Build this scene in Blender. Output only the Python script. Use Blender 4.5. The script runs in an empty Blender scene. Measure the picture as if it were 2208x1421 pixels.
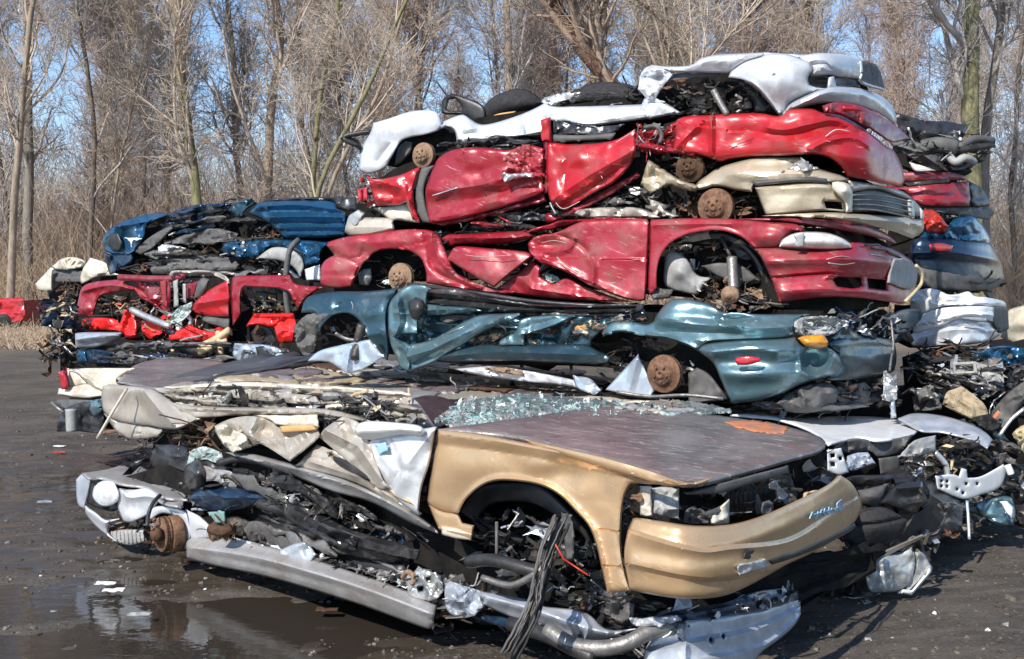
import bpy, math, random
import numpy as np
from mathutils import Vector, Matrix
from mathutils.geometry import delaunay_2d_cdt
rad = math.radians
SC = bpy.context.scene
COL = SC.collection
# ---------------------------------------------------------------- camera
F, CX, HY, H = 2400.0, 1104.0, 600.0, 1.7      # focal length, principal column, horizon row (photo pixels), eye height (m)
cam = bpy.data.cameras.new('camera'); camo = bpy.data.objects.new('camera', cam); COL.objects.link(camo)
camo.location = (0, 0, H); camo.rotation_euler = (rad(90), 0, 0)
cam.sensor_width = 36; cam.lens = 36 * F / 2208; cam.shift_y = (HY - 710.5) / 2208
cam.clip_start = 0.05; cam.clip_end = 2000
SC.camera = camo
# ---------------------------------------------------------------- light
SUN_DIR = Vector((-0.50, -0.72, 0.0)).normalized()
ELEV = rad(40)
world = bpy.data.worlds.new('World'); SC.world = world; world.use_nodes = True
wn = world.node_tree.nodes; wl = world.node_tree.links; wn.clear()
sky = wn.new('ShaderNodeTexSky'); sky.sky_type = 'NISHITA'; sky.sun_disc = False
sky.sun_elevation = ELEV; sky.sun_rotation = math.atan2(SUN_DIR.x, SUN_DIR.y)
sky.air_density = 0.9; sky.dust_density = 0.15; sky.ozone_density = 3.5
bg = wn.new('ShaderNodeBackground'); bg.inputs[1].default_value = 0.145
wo = wn.new('ShaderNodeOutputWorld')
wl.new(sky.outputs[0], bg.inputs[0]); wl.new(bg.outputs[0], wo.inputs[0])
sl = bpy.data.lights.new('sun', 'SUN'); sl.energy = 4.3; sl.angle = rad(0.5); sl.color = (1.0, 0.95, 0.87)
so = bpy.data.objects.new('sun', sl); COL.objects.link(so)
sd = Vector((SUN_DIR.x * math.cos(ELEV), SUN_DIR.y * math.cos(ELEV), math.sin(ELEV)))
so.rotation_euler = sd.to_track_quat('Z', 'Y').to_euler(); so.location = (-6, -8, 9)
SC.view_settings.view_transform = 'Standard'; SC.view_settings.look = 'None'
SC.view_settings.exposure = 0.5; SC.view_settings.gamma = 1.0
SC.render.engine = 'CYCLES'
SC.cycles.max_bounces = 6; SC.cycles.transparent_max_bounces = 8
# ---------------------------------------------------------------- materials
M = {}
def _nt(name):
    m = bpy.data.materials.new(name); m.use_nodes = True
    nt = m.node_tree; nt.nodes.clear()
    o = nt.nodes.new('ShaderNodeOutputMaterial'); b = nt.nodes.new('ShaderNodeBsdfPrincipled')
    nt.links.new(b.outputs[0], o.inputs[0]); M[name] = m
    return m, nt, b
def _noise(nt, scale, detail=5, rough=.6, sc=(1, 1, 1), rot=(0, 0, 0), dist=0.0):
    tc = nt.nodes.new('ShaderNodeTexCoord'); mp = nt.nodes.new('ShaderNodeMapping')
    if any(rot): mp.vector_type = 'TEXTURE'; sc = tuple(1 / v for v in sc)
    mp.inputs['Scale'].default_value = sc; mp.inputs['Rotation'].default_value = rot
    n = nt.nodes.new('ShaderNodeTexNoise'); n.inputs['Scale'].default_value = scale
    n.inputs['Detail'].default_value = detail; n.inputs['Roughness'].default_value = rough
    n.inputs['Distortion'].default_value = dist
    nt.links.new(tc.outputs['Object'], mp.inputs[0]); nt.links.new(mp.outputs[0], n.inputs['Vector'])
    return n.outputs['Fac']
def _ramp(nt, fac, lo, hi, a=(0, 0, 0), b=(1, 1, 1)):
    r = nt.nodes.new('ShaderNodeValToRGB'); e = r.color_ramp.elements
    e[0].position = lo; e[1].position = hi
    e[0].color = (*a, 1); e[1].color = (*b, 1)
    nt.links.new(fac, r.inputs[0]); return r.outputs[0]
def _mix(nt, fac, a, b, bt='MIX'):
    m = nt.nodes.new('ShaderNodeMix'); m.data_type = 'RGBA'; m.blend_type = bt
    for i, v in ((0, fac), (6, a), (7, b)):
        if isinstance(v, bpy.types.NodeSocket): nt.links.new(v, m.inputs[i])
        elif i == 0: m.inputs[0].default_value = v
        else: m.inputs[i].default_value = (*v, 1)
    return m.outputs[2]
def _bump(nt, b, h, strength, dist=.01):
    bp = nt.nodes.new('ShaderNodeBump'); bp.inputs['Strength'].default_value = strength
    bp.inputs['Distance'].default_value = dist
    nt.links.new(h, bp.inputs['Height']); nt.links.new(bp.outputs[0], b.inputs['Normal'])
def paint(name, col, metal=.35, rough=.3, dirt=(.16, .13, .10), dirtamt=.5, scratch=(.75, .73, .7), scr=.5, coat=.8, wob=.12, sc=(1, 1, 9), rt=(rad(20), rad(12), 0)):
    m, nt, b = _nt(name)
    c2 = tuple(min(1, c * 1.15 + .01) for c in col)
    base = _mix(nt, _ramp(nt, _noise(nt, 2.2, 3), .35, .7), col, c2)
    # dust and mud in blotches
    d = _ramp(nt, _noise(nt, 4.0, 10, .76), .60 - .18 * dirtamt, .84 - .12 * dirtamt)
    dm = nt.nodes.new('ShaderNodeMath'); dm.operation = 'MULTIPLY'; dm.inputs[1].default_value = .95
    nt.links.new(d, dm.inputs[0])
    base = _mix(nt, dm.outputs[0], base, dirt)
    # fine grime specks
    g = _ramp(nt, _noise(nt, 60, 4, .6), .66, .76)
    gm = nt.nodes.new('ShaderNodeMath'); gm.operation = 'MULTIPLY'; gm.inputs[1].default_value = .55 * dirtamt
    nt.links.new(g, gm.inputs[0]); base = _mix(nt, gm.outputs[0], base, tuple(c * .5 for c in dirt))
    # long scrapes, two directions, gated by patches
    s1 = _ramp(nt, _noise(nt, 7, 7, .7, sc, rt, .5), .60, .655)
    gate = _ramp(nt, _noise(nt, 2.6, 3), .44, .60)
    sm = nt.nodes.new('ShaderNodeMath'); sm.operation = 'MULTIPLY'; nt.links.new(s1, sm.inputs[0]); nt.links.new(gate, sm.inputs[1])
    sk = nt.nodes.new('ShaderNodeMath'); sk.operation = 'MULTIPLY'; sk.inputs[1].default_value = scr
    nt.links.new(sm.outputs[0], sk.inputs[0])
    base = _mix(nt, sk.outputs[0], base, scratch)
    nt.links.new(base, b.inputs['Base Color'])
    b.inputs['Metallic'].default_value = metal
    rr = nt.nodes.new('ShaderNodeMapRange'); rr.inputs[3].default_value = rough; rr.inputs[4].default_value = min(1, rough + .45)
    nt.links.new(dm.outputs[0], rr.inputs[0]); nt.links.new(rr.outputs[0], b.inputs['Roughness'])
    b.inputs['Coat Weight'].default_value = coat * .45; b.inputs['Coat Roughness'].default_value = .27
    _bump(nt, b, _noise(nt, 7, 3), wob, .05)
    return m
def rough(name, a, b_, scale=12, r=.75, metal=0., bump=.4, spec=.4, lo=.35, hi=.68, bd=.01, coat=0):
    m, nt, b = _nt(name)
    f = _noise(nt, scale, 8, .65)
    nt.links.new(_mix(nt, _ramp(nt, f, lo, hi), a, b_), b.inputs['Base Color'])
    b.inputs['Roughness'].default_value = r; b.inputs['Metallic'].default_value = metal
    b.inputs['Specular IOR Level'].default_value = spec; b.inputs['Coat Weight'].default_value = coat
    if bump: _bump(nt, b, _noise(nt, scale * 2.5, 6), bump, bd)
    return m
paint('paint_white', (.53, .545, .57), .1, .32, (.27, .25, .22), .45, (.25, .25, .25), .5)
paint('paint_whitebright', (.76, .76, .75), .0, .34, (.30, .27, .23), .5, (.35, .33, .3), .5)
paint('paint_silver', (.66, .67, .70), .4, .3, (.24, .21, .18), .45, (.85, .85, .85), .4)
paint('paint_silverdirty', (.40, .39, .385), .4, .42, (.19, .15, .115), 1.0, (.7, .68, .66), .5)
paint('paint_red', (.30, .008, .018), .25, .30, (.20, .09, .08), .6, (.66, .52, .50), .7)
paint('paint_redbright', (.42, .008, .014), .1, .33, (.20, .07, .06), .55, (.70, .56, .52), .6)
paint('paint_crimson', (.33, .013, .028), .2, .38, (.23, .12, .10), .75, (.66, .50, .46), .8)
paint('paint_scarlet', (.66, .016, .012), .0, .34, (.22, .06, .05), .4, (.75, .6, .55), .4)
paint('paint_maroon', (.25, .02, .035), .25, .35, (.25, .16, .14), .6, (.5, .35, .3), .5)
paint('paint_teal', (.135, .235, .265), .65, .34, (.15, .14, .12), .55, (.6, .63, .63), .6)
paint('paint_tealdark', (.030, .075, .10), .6, .28, (.10, .09, .08), .5, (.4, .42, .42), .3)
paint('paint_blue', (.015, .095, .19), .6, .25, (.08, .08, .08), .3, (.6, .65, .7), .35)
paint('paint_navy', (.012, .035, .075), .5, .28, (.07, .07, .07), .4, (.5, .5, .5), .3)
paint('paint_beige', (.50, .42, .30), .35, .33, (.20, .16, .11), .35, (.15, .12, .1), .4)
paint('paint_gold', (.57, .375, .205), .5, .33, (.27, .21, .15), .5, (.88, .80, .62), .5, wob=.06)
paint('paint_champagne', (.47, .42, .355), .35, .36, (.22, .175, .13), .9, (.74, .70, .62), .6)
paint('paint_cream', (.62, .56, .45), .05, .38, (.20, .16, .12), .7, (.2, .17, .13), .5)
paint('paint_paleblue', (.50, .58, .68), .5, .3, (.22, .2, .18), .3, (.8, .8, .8), .4)
paint('paint_hood', (.125, .080, .082), .25, .5, (.25, .205, .185), 1.3, (.66, .54, .52), 1.0, sc=(1, 9, 1), rt=(0, 0, rad(-30)))
paint('paint_black', (.018, .018, .02), .1, .3, (.10, .09, .08), .5, (.3, .3, .3), .3)
paint('paint_darkgrey', (.09, .09, .10), .3, .38, (.14, .12, .1), .6, (.4, .4, .4), .4)
rough('plastic_black', (.012, .012, .013), (.045, .042, .04), 10, .42, bump=.25, spec=.5)
rough('plastic_grey', (.07, .07, .07), (.14, .13, .12), 8, .6)
rough('plastic_lightgrey', (.26, .26, .25), (.40, .39, .37), 8, .6)
rough('fabric_grey', (.085, .08, .08), (.13, .125, .12), 30, .95, bump=.6, spec=.1)
rough('fabric_charcoal', (.03, .03, .032), (.055, .05, .05), 30, .95, bump=.5, spec=.1)
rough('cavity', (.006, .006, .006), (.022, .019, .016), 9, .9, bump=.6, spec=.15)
rough('steel_dark', (.04, .038, .035), (.14, .12, .10), 14, .5, .6, .5)
rough('steel_mid', (.18, .17, .16), (.34, .32, .30), 14, .45, .6, .5)
rough('aluminium', (.48, .48, .47), (.72, .72, .70), 14, .35, .7, .4)
rough('galvanised', (.40, .43, .48), (.60, .63, .68), 9, .4, .45, .3)
rough('rust', (.10, .05, .032), (.27, .15, .09), 22, .85, .15, .7, .3)
rough('rust_tan', (.20, .12, .075), (.36, .24, .155), 26, .8, .15, .6, .3)
rough('rust_dark', (.045, .028, .02), (.15, .075, .04), 20, .85, .2, .7, .3)
rough('foam', (.48, .36, .20), (.62, .50, .33), 14, .95, bump=.5, spec=.1)
rough('carpet_tan', (.30, .24, .16), (.44, .36, .25), 18, .95, bump=.8, spec=.05)
rough('wood_orange', (.48, .27, .10), (.62, .38, .16), 10, .8)
rough('rubber', (.012, .012, .012), (.035, .033, .03), 20, .7)
rough('white_part', (.62, .62, .60), (.80, .80, .78), 8, .4, bump=.1)
rough('red_part', (.36, .02, .015), (.50, .05, .03), 8, .4, bump=.1)
rough('orange_paint', (.55, .19, .08), (.24, .17, .14), 11, .6, lo=.46, hi=.64, bump=.1)
rough('yellow_part', (.45, .36, .18), (.62, .55, .36), 8, .6)
rough('blue_mark', (.25, .42, .58), (.35, .52, .66), 20, .6, bump=0)
rough('dead_bark', (.085, .045, .032), (.20, .115, .08), 6, .95, bump=1., bd=.04)
rough('mud', (.045, .035, .028), (.11, .09, .07), 6, .8, bump=.8, bd=.02)
rough('clod', (.08, .065, .05), (.20, .165, .13), 10, .7, bump=.5)
rough('leaf', (.11, .15, .10), (.25, .30, .22), 9, .7)
m, nt, b = _nt('hood_scraped')
st = dict(sc=(1, 2.6, 1), rot=(0, 0, rad(-28)))
c0 = _mix(nt, _ramp(nt, _noise(nt, 3, 8, .7), .38, .62), (.13, .112, .106), (.25, .222, .205))
c0 = _mix(nt, _ramp(nt, _noise(nt, 4.0, 7, .7, **st), .55, .68), c0, (.20, .115, .11))
c0 = _mix(nt, _ramp(nt, _noise(nt, 5.5, 8, .7, (1, 2.4, 1), (0, 0, rad(10))), .55, .66), c0, (.075, .075, .07))
c0 = _mix(nt, _ramp(nt, _noise(nt, 4.3, 9, .75, (1, 4, 1), (0, 0, rad(-12)), 1.2), .565, .64), c0, (.50, .43, .40))
c0 = _mix(nt, _ramp(nt, _noise(nt, 9, 9, .8, (1, 3, 1), (0, 0, rad(-40)), .8), .58, .63), c0, (.60, .50, .50))
nt.links.new(c0, b.inputs['Base Color']); b.inputs['Roughness'].default_value = .42; b.inputs['Metallic'].default_value = .2; b.inputs['Coat Weight'].default_value = .25; b.inputs['Coat Roughness'].default_value = .2
_bump(nt, b, _noise(nt, 14, 5), .15, .02)
def glassy(name, col, rough_=.15, trans=.0, coat=1):
    m, nt, b = _nt(name)
    nt.links.new(_mix(nt, _ramp(nt, _noise(nt, 14, 3), .4, .6), col, tuple(c * .7 for c in col)), b.inputs['Base Color'])
    b.inputs['Roughness'].default_value = rough_; b.inputs['Coat Weight'].default_value = coat
    b.inputs['Transmission Weight'].default_value = trans
    _bump(nt, b, _noise(nt, 30, 2), .2, .01); return m
glassy('lens_clear', (.72, .68, .64)); glassy('lens_red', (.50, .02, .03)); glassy('lens_amber', (.75, .28, .01))
glassy('lens_cloudy', (.42, .43, .42), .3); glassy('lens_white', (.93, .94, .95), .25)
m, nt, b = _nt('glass_green')
nt.links.new(_mix(nt, _ramp(nt, _noise(nt, 22, 5), .4, .6), (.34, .46, .43), (.70, .77, .74)), b.inputs['Base Color'])
b.inputs['Roughness'].default_value = .12; b.inputs['Transmission Weight'].default_value = .25; b.inputs['Coat Weight'].default_value = 1
m, nt, b = _nt('glass_tint')
b.inputs['Base Color'].default_value = (.30, .48, .45, 1); b.inputs['Roughness'].default_value = .06; b.inputs['Transmission Weight'].default_value = .4
# ---------------------------------------------------------------- pixel -> world
def W(px, py, Y): return Vector(((px - CX) / F * Y, Y, H - (py - HY) / F * Y))
def Wn(P, Y):
    P = np.asarray(P, float); Y = np.asarray(Y, float)
    return np.stack([(P[:, 0] - CX) / F * Y, Y, H - (P[:, 1] - HY) / F * Y], 1)
ZR = {'A': (720, 60, 2.831), 'B': (1400, 60, 2.733), 'C': (60, 400, 2.831), 'E': (600, 440, 2.7325), 'G': (1300, 440, 2.76), 'I': (80, 760, 2.368), 'J': (860, 840, 2.445), 'K': (1600, 560, 3.23), 'L': (1500, 860, 2.532), 'N': (0, 560, 1.65)}
def PT(s):   # outlines were measured on enlarged crops of the photograph: 'B|x,y x,y'
    if not isinstance(s, str): return [tuple(p) for p in s]
    if len(s) > 1 and s[1] == '|':
        ox, oy, k = ZR[s[0]]; return [(p[0] / k + ox, p[1] / k + oy) + tuple(p[2:]) for p in PT(s[2:])]
    return [tuple(float(v) for v in t.split(',')) for t in s.split()]
class Depth:
    """distance of a surface; flat surfaces are affine in 1/distance"""
    def __init__(self, a, off=0.0):
        a = PT(a); self.off = off
        self.kind = len(a[0])
        if self.kind == 2:
            a = sorted(a); self.x = np.array([p[0] for p in a]); self.w = 1 / np.array([p[1] for p in a])
        else:
            self.P = np.array([(p[0], p[1]) for p in a]); w = 1 / np.array([p[2] for p in a]); n = len(a)
            if n <= 3:
                A = np.c_[np.ones(n), self.P]; self.c = np.linalg.lstsq(A, w, rcond=None)[0]; self.tps = None
            else:
                d = np.linalg.norm(self.P[:, None] - self.P[None], axis=2) / 100
                K = np.where(d > 0, d * d * np.log(d + 1e-12), 0) + np.eye(n) * .02
                Q = np.c_[np.ones(n), self.P / 100]
                A = np.block([[K, Q], [Q.T, np.zeros((3, 3))]])
                self.tps = np.linalg.solve(A, np.r_[w, 0, 0, 0])
    def __call__(self, P):
        P = np.atleast_2d(np.asarray(P, float))[:, :2]
        if self.kind == 2:
            x, w = self.x, self.w; q = P[:, 0]
            if len(x) < 3:
                r = w[0] + (w[-1] - w[0]) * (q - x[0]) / (x[-1] - x[0])
            else:  # monotone cubic
                h = np.diff(x); dl = np.diff(w) / h; m = np.zeros(len(x)); m[0] = dl[0]; m[-1] = dl[-1]
                for i in range(1, len(x) - 1):
                    m[i] = 0 if dl[i - 1] * dl[i] <= 0 else 2 * dl[i - 1] * dl[i] / (dl[i - 1] + dl[i])
                i = np.clip(np.searchsorted(x, q) - 1, 0, len(x) - 2); t = np.clip((q - x[i]) / h[i], -.6, 1.6)
                tc = np.clip(t, 0, 1)
                r = ((1 + 2 * tc) * (1 - tc) ** 2 * w[i] + tc * (1 - tc) ** 2 * h[i] * m[i] + tc * tc * (3 - 2 * tc) * w[i + 1] + tc * tc * (tc - 1) * h[i] * m[i + 1])
                r = r + (t - tc) * h[i] * np.where(t < 0, m[i], m[i + 1])
        elif self.tps is None: r = self.c[0] + P @ self.c[1:]
        else:
            n = len(self.P); d = np.linalg.norm(P[:, None] - self.P[None], axis=2) / 100
            K = np.where(d > 0, d * d * np.log(d + 1e-12), 0)
            r = K @ self.tps[:n] + np.c_[np.ones(len(P)), P / 100] @ self.tps[n:]
        return 1 / np.maximum(r, 1e-3) + self.off
    def o(self, off):
        import copy
        c = copy.copy(self); c.off = self.off + off; return c
def DP(d): return d if isinstance(d, Depth) else Depth(d)
# ---------------------------------------------------------------- objects
def tag(o, label=None, cat=None, group=None, kind=None):
    if label: o['label'] = label
    if cat: o['category'] = cat
    if group: o['group'] = group
    if kind: o['kind'] = kind
    return o
def thing(name, label, cat, loc, group=None):
    o = bpy.data.objects.new(name, None); COL.objects.link(o); o.location = loc; o.empty_display_size = .1
    return tag(o, label, cat, group)
def mesh(name, V, Fs, mats, par=None, mi=None, smooth=True, label=None, thick=0, sharp=0):
    me = bpy.data.meshes.new(name)
    V = np.asarray(V, float); off = np.array(par.location) if par is not None else np.zeros(3)
    if par is not None and par.parent is not None: off = off + np.array(par.parent.location)
    if isinstance(Fs, np.ndarray) and Fs.ndim == 2:
        n, k = Fs.shape
        me.vertices.add(len(V)); me.vertices.foreach_set('co', (V - off).ravel())
        me.loops.add(n * k); me.loops.foreach_set('vertex_index', Fs.ravel().astype(np.int32))
        me.polygons.add(n); me.polygons.foreach_set('loop_start', np.arange(0, n * k, k, dtype=np.int32))
        me.polygons.foreach_set('loop_total', np.full(n, k, np.int32)); me.update(calc_edges=True); me.validate()
    else:
        me.from_pydata([tuple(v) for v in (V - off)], [], [tuple(int(i) for i in f) for f in Fs]); me.update()
    if not isinstance(mats, (list, tuple)): mats = [mats]
    for m_ in mats: me.materials.append(M[m_] if isinstance(m_, str) else m_)
    if mi is not None: me.polygons.foreach_set('material_index', np.asarray(mi, np.int32))
    me.polygons.foreach_set('use_smooth', np.full(len(me.polygons), bool(smooth)))
    if sharp: me.set_sharp_from_angle(angle=rad(sharp))
    o = bpy.data.objects.new(name, me); COL.objects.link(o)
    if par is not None: o.parent = par
    if thick:
        s = o.modifiers.new('thickness', 'SOLIDIFY'); s.thickness = thick; s.offset = -1
    if label: o['label'] = label
    return o
def inpoly(P, poly):
    P = np.asarray(P); x, y = P[:, 0], P[:, 1]; r = np.zeros(len(P), bool); q = np.asarray(poly); n = len(q); j = n - 1
    for i in range(n):
        xi, yi, xj, yj = q[i, 0], q[i, 1], q[j, 0], q[j, 1]
        c = ((yi > y) != (yj > y)); 
        with np.errstate(divide='ignore', invalid='ignore'): xx = (xj - xi) * (y - yi) / (yj - yi + 1e-12) + xi
        r ^= c & (x < xx); j = i
    return r
def segdist(P, line, closed=False):
    """distance, signed distance and nearest param to a polyline"""
    P = np.asarray(P); L = np.asarray(line, float)
    if closed: L = np.vstack([L, L[:1]])
    best = np.full(len(P), 1e9); sg = np.zeros(len(P))
    for a, b in zip(L[:-1], L[1:]):
        d = b - a; l2 = d @ d + 1e-9; t = np.clip(((P - a) @ d) / l2, 0, 1)
        q = P - (a + t[:, None] * d); ds = np.hypot(q[:, 0], q[:, 1])
        cr = d[0] * (P[:, 1] - a[1]) - d[1] * (P[:, 0] - a[0])
        m_ = ds < best; best = np.where(m_, ds, best); sg = np.where(m_, np.sign(cr), sg)
    return best, sg * best
def cr_outline(pts, closed=True, step=6, corner=52):
    """rounded outline that keeps sharp corners sharp"""
    P = [np.array(p[:2], float) for p in pts]; n = len(P)
    def isc(i):
        if not closed and i in (0, n - 1): return True
        a = P[i] - P[i - 1]; b = P[(i + 1) % n] - P[i]
        la, lb = np.linalg.norm(a), np.linalg.norm(b)
        if la < 1e-6 or lb < 1e-6: return True
        c = np.clip(a @ b / la / lb, -1, 1); return math.degrees(math.acos(c)) > corner
    cs = [isc(i) for i in range(n)]; out = []
    for i in range(n if closed else n - 1):
        p1, p2 = P[i], P[(i + 1) % n]
        p0 = P[i - 1] if not cs[i] else p1 - (p2 - p1); p3 = P[(i + 2) % n] if not cs[(i + 1) % n] else p2 + (p2 - p1)
        k = max(1, int(np.linalg.norm(p2 - p1) / step))
        for j in range(k):
            t = j / k
            out.append(.5 * ((2 * p1) + (p2 - p0) * t + (2 * p0 - 5 * p1 + 4 * p2 - p3) * t * t + (3 * p1 - p0 - 3 * p2 + p3) * t ** 3))
    if not closed: out.append(P[-1])
    return np.array(out)
def vnoise(P, scale, seed):
    P = np.asarray(P)[:, :2] / scale + seed * 17.31; i = np.floor(P).astype(int); f = P - i; f = f * f * (3 - 2 * f)
    def h(a, b):
        n = (a * 374761393 + b * 668265263 + seed * 974711) & 0xffffffff; n = ((n ^ (n >> 13)) * 1274126177) & 0xffffffff
        return ((n ^ (n >> 16)) & 0xffff) / 32767.5 - 1
    x, y = i[:, 0], i[:, 1]
    return (h(x, y) * (1 - f[:, 0]) + h(x + 1, y) * f[:, 0]) * (1 - f[:, 1]) + (h(x, y + 1) * (1 - f[:, 0]) + h(x + 1, y + 1) * f[:, 0]) * f[:, 1]
def facet(P, scale, seed):
    """piecewise flat random heights on a skewed triangle lattice"""
    x, y = P[:, 0] / scale + seed * 7.7, P[:, 1] / scale * 1.3 + seed * 3.1; u = x + y * .5; v = y
    i, j = np.floor(u).astype(int), np.floor(v).astype(int); fu, fv = u - i, v - j
    def h(a, b):
        n = (a * 374761393 + b * 668265263 + seed * 974711) & 0xffffffff; n = ((n ^ (n >> 13)) * 1274126177) & 0xffffffff
        return ((n ^ (n >> 16)) & 0xffff) / 32767.5 - 1
    up = fu > fv; h00, h11, h10, h01 = h(i, j), h(i + 1, j + 1), h(i + 1, j), h(i, j + 1)
    return np.where(up, h00 + (h10 - h00) * fu + (h11 - h10) * fv, h00 + (h11 - h01) * fu + (h01 - h00) * fv)
def relief(P, feats, outline):
    """metres of relief towards the viewer, from dents, ridges and creases"""
    d = np.zeros(len(P)); P = np.asarray(P, float)
    for f in feats:
        k = f[0]
        if k[0] == 'g':
            _, x, y, rx, ry, a = f[:6]
            if len(k) > 1: ox, oy, q = ZR[k[1]]; x, y, rx, ry = x / q + ox, y / q + oy, rx / q, ry / q
            an = rad(f[6]) if len(f) > 6 else 0
            u = (P[:, 0] - x) * math.cos(an) + (P[:, 1] - y) * math.sin(an); v = -(P[:, 0] - x) * math.sin(an) + (P[:, 1] - y) * math.cos(an)
            d += a * np.exp(-(u / rx) ** 2 - (v / ry) ** 2)
        elif k in 'rcs':
            L = cr_outline(PT(f[1]), False, 8, 60) if k != 'c' else np.array(PT(f[1])); ds, sg = segdist(P, L)
            if k == 'r': d += f[3] * np.exp(-(ds / f[2]) ** 2)
            elif k == 'c': d += f[3] * np.maximum(0, 1 - ds / f[2])
            else: d += f[3] * (np.clip(sg / f[2], -1, 1) * .5)
        elif k == 'n': d += f[2] * vnoise(P, f[1], f[3])
        elif k == 'k':   # crumple: flat facets meeting in sharp folds
            q = P + 0.45 * f[1] * np.stack([vnoise(P, f[1] * 1.3, f[3] + 5), vnoise(P, f[1] * 1.3, f[3] + 9)], 1)
            d += f[2] * facet(q, f[1], f[3]) + .45 * f[2] * facet(q[:, ::-1] * 1.07, f[1] * .48, f[3] + 3)
        elif k == 'b':
            ds, _ = segdist(P, outline, True); d -= f[1] * np.exp(-(ds / f[2]))
    return d
def panel(name, mat, par, out, dep, feats=(), s=6, roll=(.03, 10), thick=.012, holes=(), jag=0, seed=1, label=None, smooth=True, mid=0):
    """a sheet of metal/plastic with a traced outline, its own distance, relief and thickness"""
    dep = DP(dep); O = cr_outline(PT(out), True, s); rng = np.random.default_rng(seed)
    if jag: O = O + rng.normal(0, jag, O.shape)
    loops = [O] + [cr_outline(PT(h), True, s) for h in holes]
    x0, y0 = O.min(0); x1, y1 = O.max(0)
    gx, gy = np.meshgrid(np.arange(x0, x1, s), np.arange(y0, y1, s * .87))
    gx = gx + (np.arange(gx.shape[0]) % 2 * s * .5)[:, None]
    G = np.c_[gx.ravel(), gy.ravel()]; G = G[inpoly(G, O)]
    # extra vertices follow the rims and the creases, so that folds stay clean
    def offs(L, d, closed):
        t = (np.roll(L, -1, 0) - np.roll(L, 1, 0)) if closed else np.gradient(L, axis=0)
        t = t / (np.linalg.norm(t, axis=1)[:, None] + 1e-9); return L + np.c_[-t[:, 1], t[:, 0]] * d
    ex = []
    for L in loops:
        for d_ in (s * .8, -s * .8, s * 1.8, -s * 1.8):
            q = offs(L, d_, True); ex.append(q[segdist(q, L, True)[0] > abs(d_) * .92])
    for f in feats:
        if f[0] in ('r', 'c', 's') and not isinstance(f[0], int):
            L = cr_outline(PT(f[1]), False, s if f[0] != 'c' else s * .9, 60 if f[0] != 'c' else 1)
            for d_ in ((0, s * .9, -s * .9) if f[2] > s * 1.6 else (0, f[2], -f[2])): ex.append(offs(L, d_, False) if len(L) > 1 else L)
    ex = np.vstack(ex); ex = ex[inpoly(ex, O)]
    keepx = []
    for L in loops:
        if len(ex): ex = ex[segdist(ex, L, True)[0] > s * .5]
    for h in loops[1:]:
        if len(ex): ex = ex[~inpoly(ex, h)]
    cell = {}; ex0 = ex
    for i, p in enumerate(ex):
        k_ = (int(p[0] / (s * .55)), int(p[1] / (s * .55)))
        if any((k_[0] + a_, k_[1] + b2) in cell and np.hypot(*(ex[cell[(k_[0] + a_, k_[1] + b2)]] - p)) < s * .5 for a_ in (-1, 0, 1) for b2 in (-1, 0, 1)): continue
        cell[k_] = i; keepx.append(i)
    ex = ex[keepx]
    if len(G): G = G[segdist(G, O, True)[0] > s * (.55 if not len(ex) else 2.0)]
    for h in loops[1:]:
        if len(G): G = G[~inpoly(G, h)]; G = G[segdist(G, h, True)[0] > s * 1.2]
    if len(G) and len(ex):
        far = np.ones(len(G), bool)
        for i, p in enumerate(G):
            kx, ky = int(p[0] / (s * .55)), int(p[1] / (s * .55))
            for a_ in (-1, 0, 1):
                for b2 in (-1, 0, 1):
                    j = cell.get((kx + a_, ky + b2))
                    if j is not None and np.hypot(*(ex0[j] - p)) < s * .6: far[i] = False
        G = G[far]
    G = np.vstack([G, ex]) if len(G) else ex
    allp = []; edges = []
    for L in loops:
        b0 = len(allp); allp += [Vector((p[0], p[1])) for p in L]; edges += [(b0 + i, b0 + (i + 1) % len(L)) for i in range(len(L))]
    allp += [Vector((p[0], p[1])) for p in G]
    vs, _, fs, *_ = delaunay_2d_cdt(allp, edges, [], 0, 1e-4)
    V2 = np.array([(v.x, v.y) for v in vs]); T = np.array([f for f in fs if len(f) == 3])
    cen = V2[T].mean(1); keep = inpoly(cen, O)
    for h in loops[1:]: keep &= ~inpoly(cen, h)
    T = T[keep]
    fe = list(feats)
    if roll: fe.append(('b', roll[0] * .5, roll[1] * .55))
    if isinstance(mat, str) and mat.startswith('paint_'): fe += [('k', 75, .003 if 'gold' in mat else .008, seed + int(O[0, 0]) % 50), ('n', 26, .0015, seed + int(O[0, 1]) % 50)]
    d = relief(V2, fe, O)
    if roll:
        for h in loops[1:]: d -= roll[0] * .4 * np.exp(-segdist(V2, h, True)[0] / (roll[1] * .5))
    if mid:   # barrel bulge between upper and lower edge
        ds, _ = segdist(V2, O, True); d += mid * (1 - np.exp(-ds / 40))
    V3 = Wn(V2, dep(V2) - d)
    # faces towards the camera
    a, b_, c = V3[T[:, 0]], V3[T[:, 1]], V3[T[:, 2]]; n = np.cross(b_ - a, c - a)
    flip = (n * ((a + b_ + c) / 3 - np.array([0, 0, H]))).sum(1) > 0
    T[flip] = T[flip][:, ::-1]
    return mesh(name, V3, T, mat, par, thick=thick, smooth=smooth, label=label, sharp=30 if smooth else 0)
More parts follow.
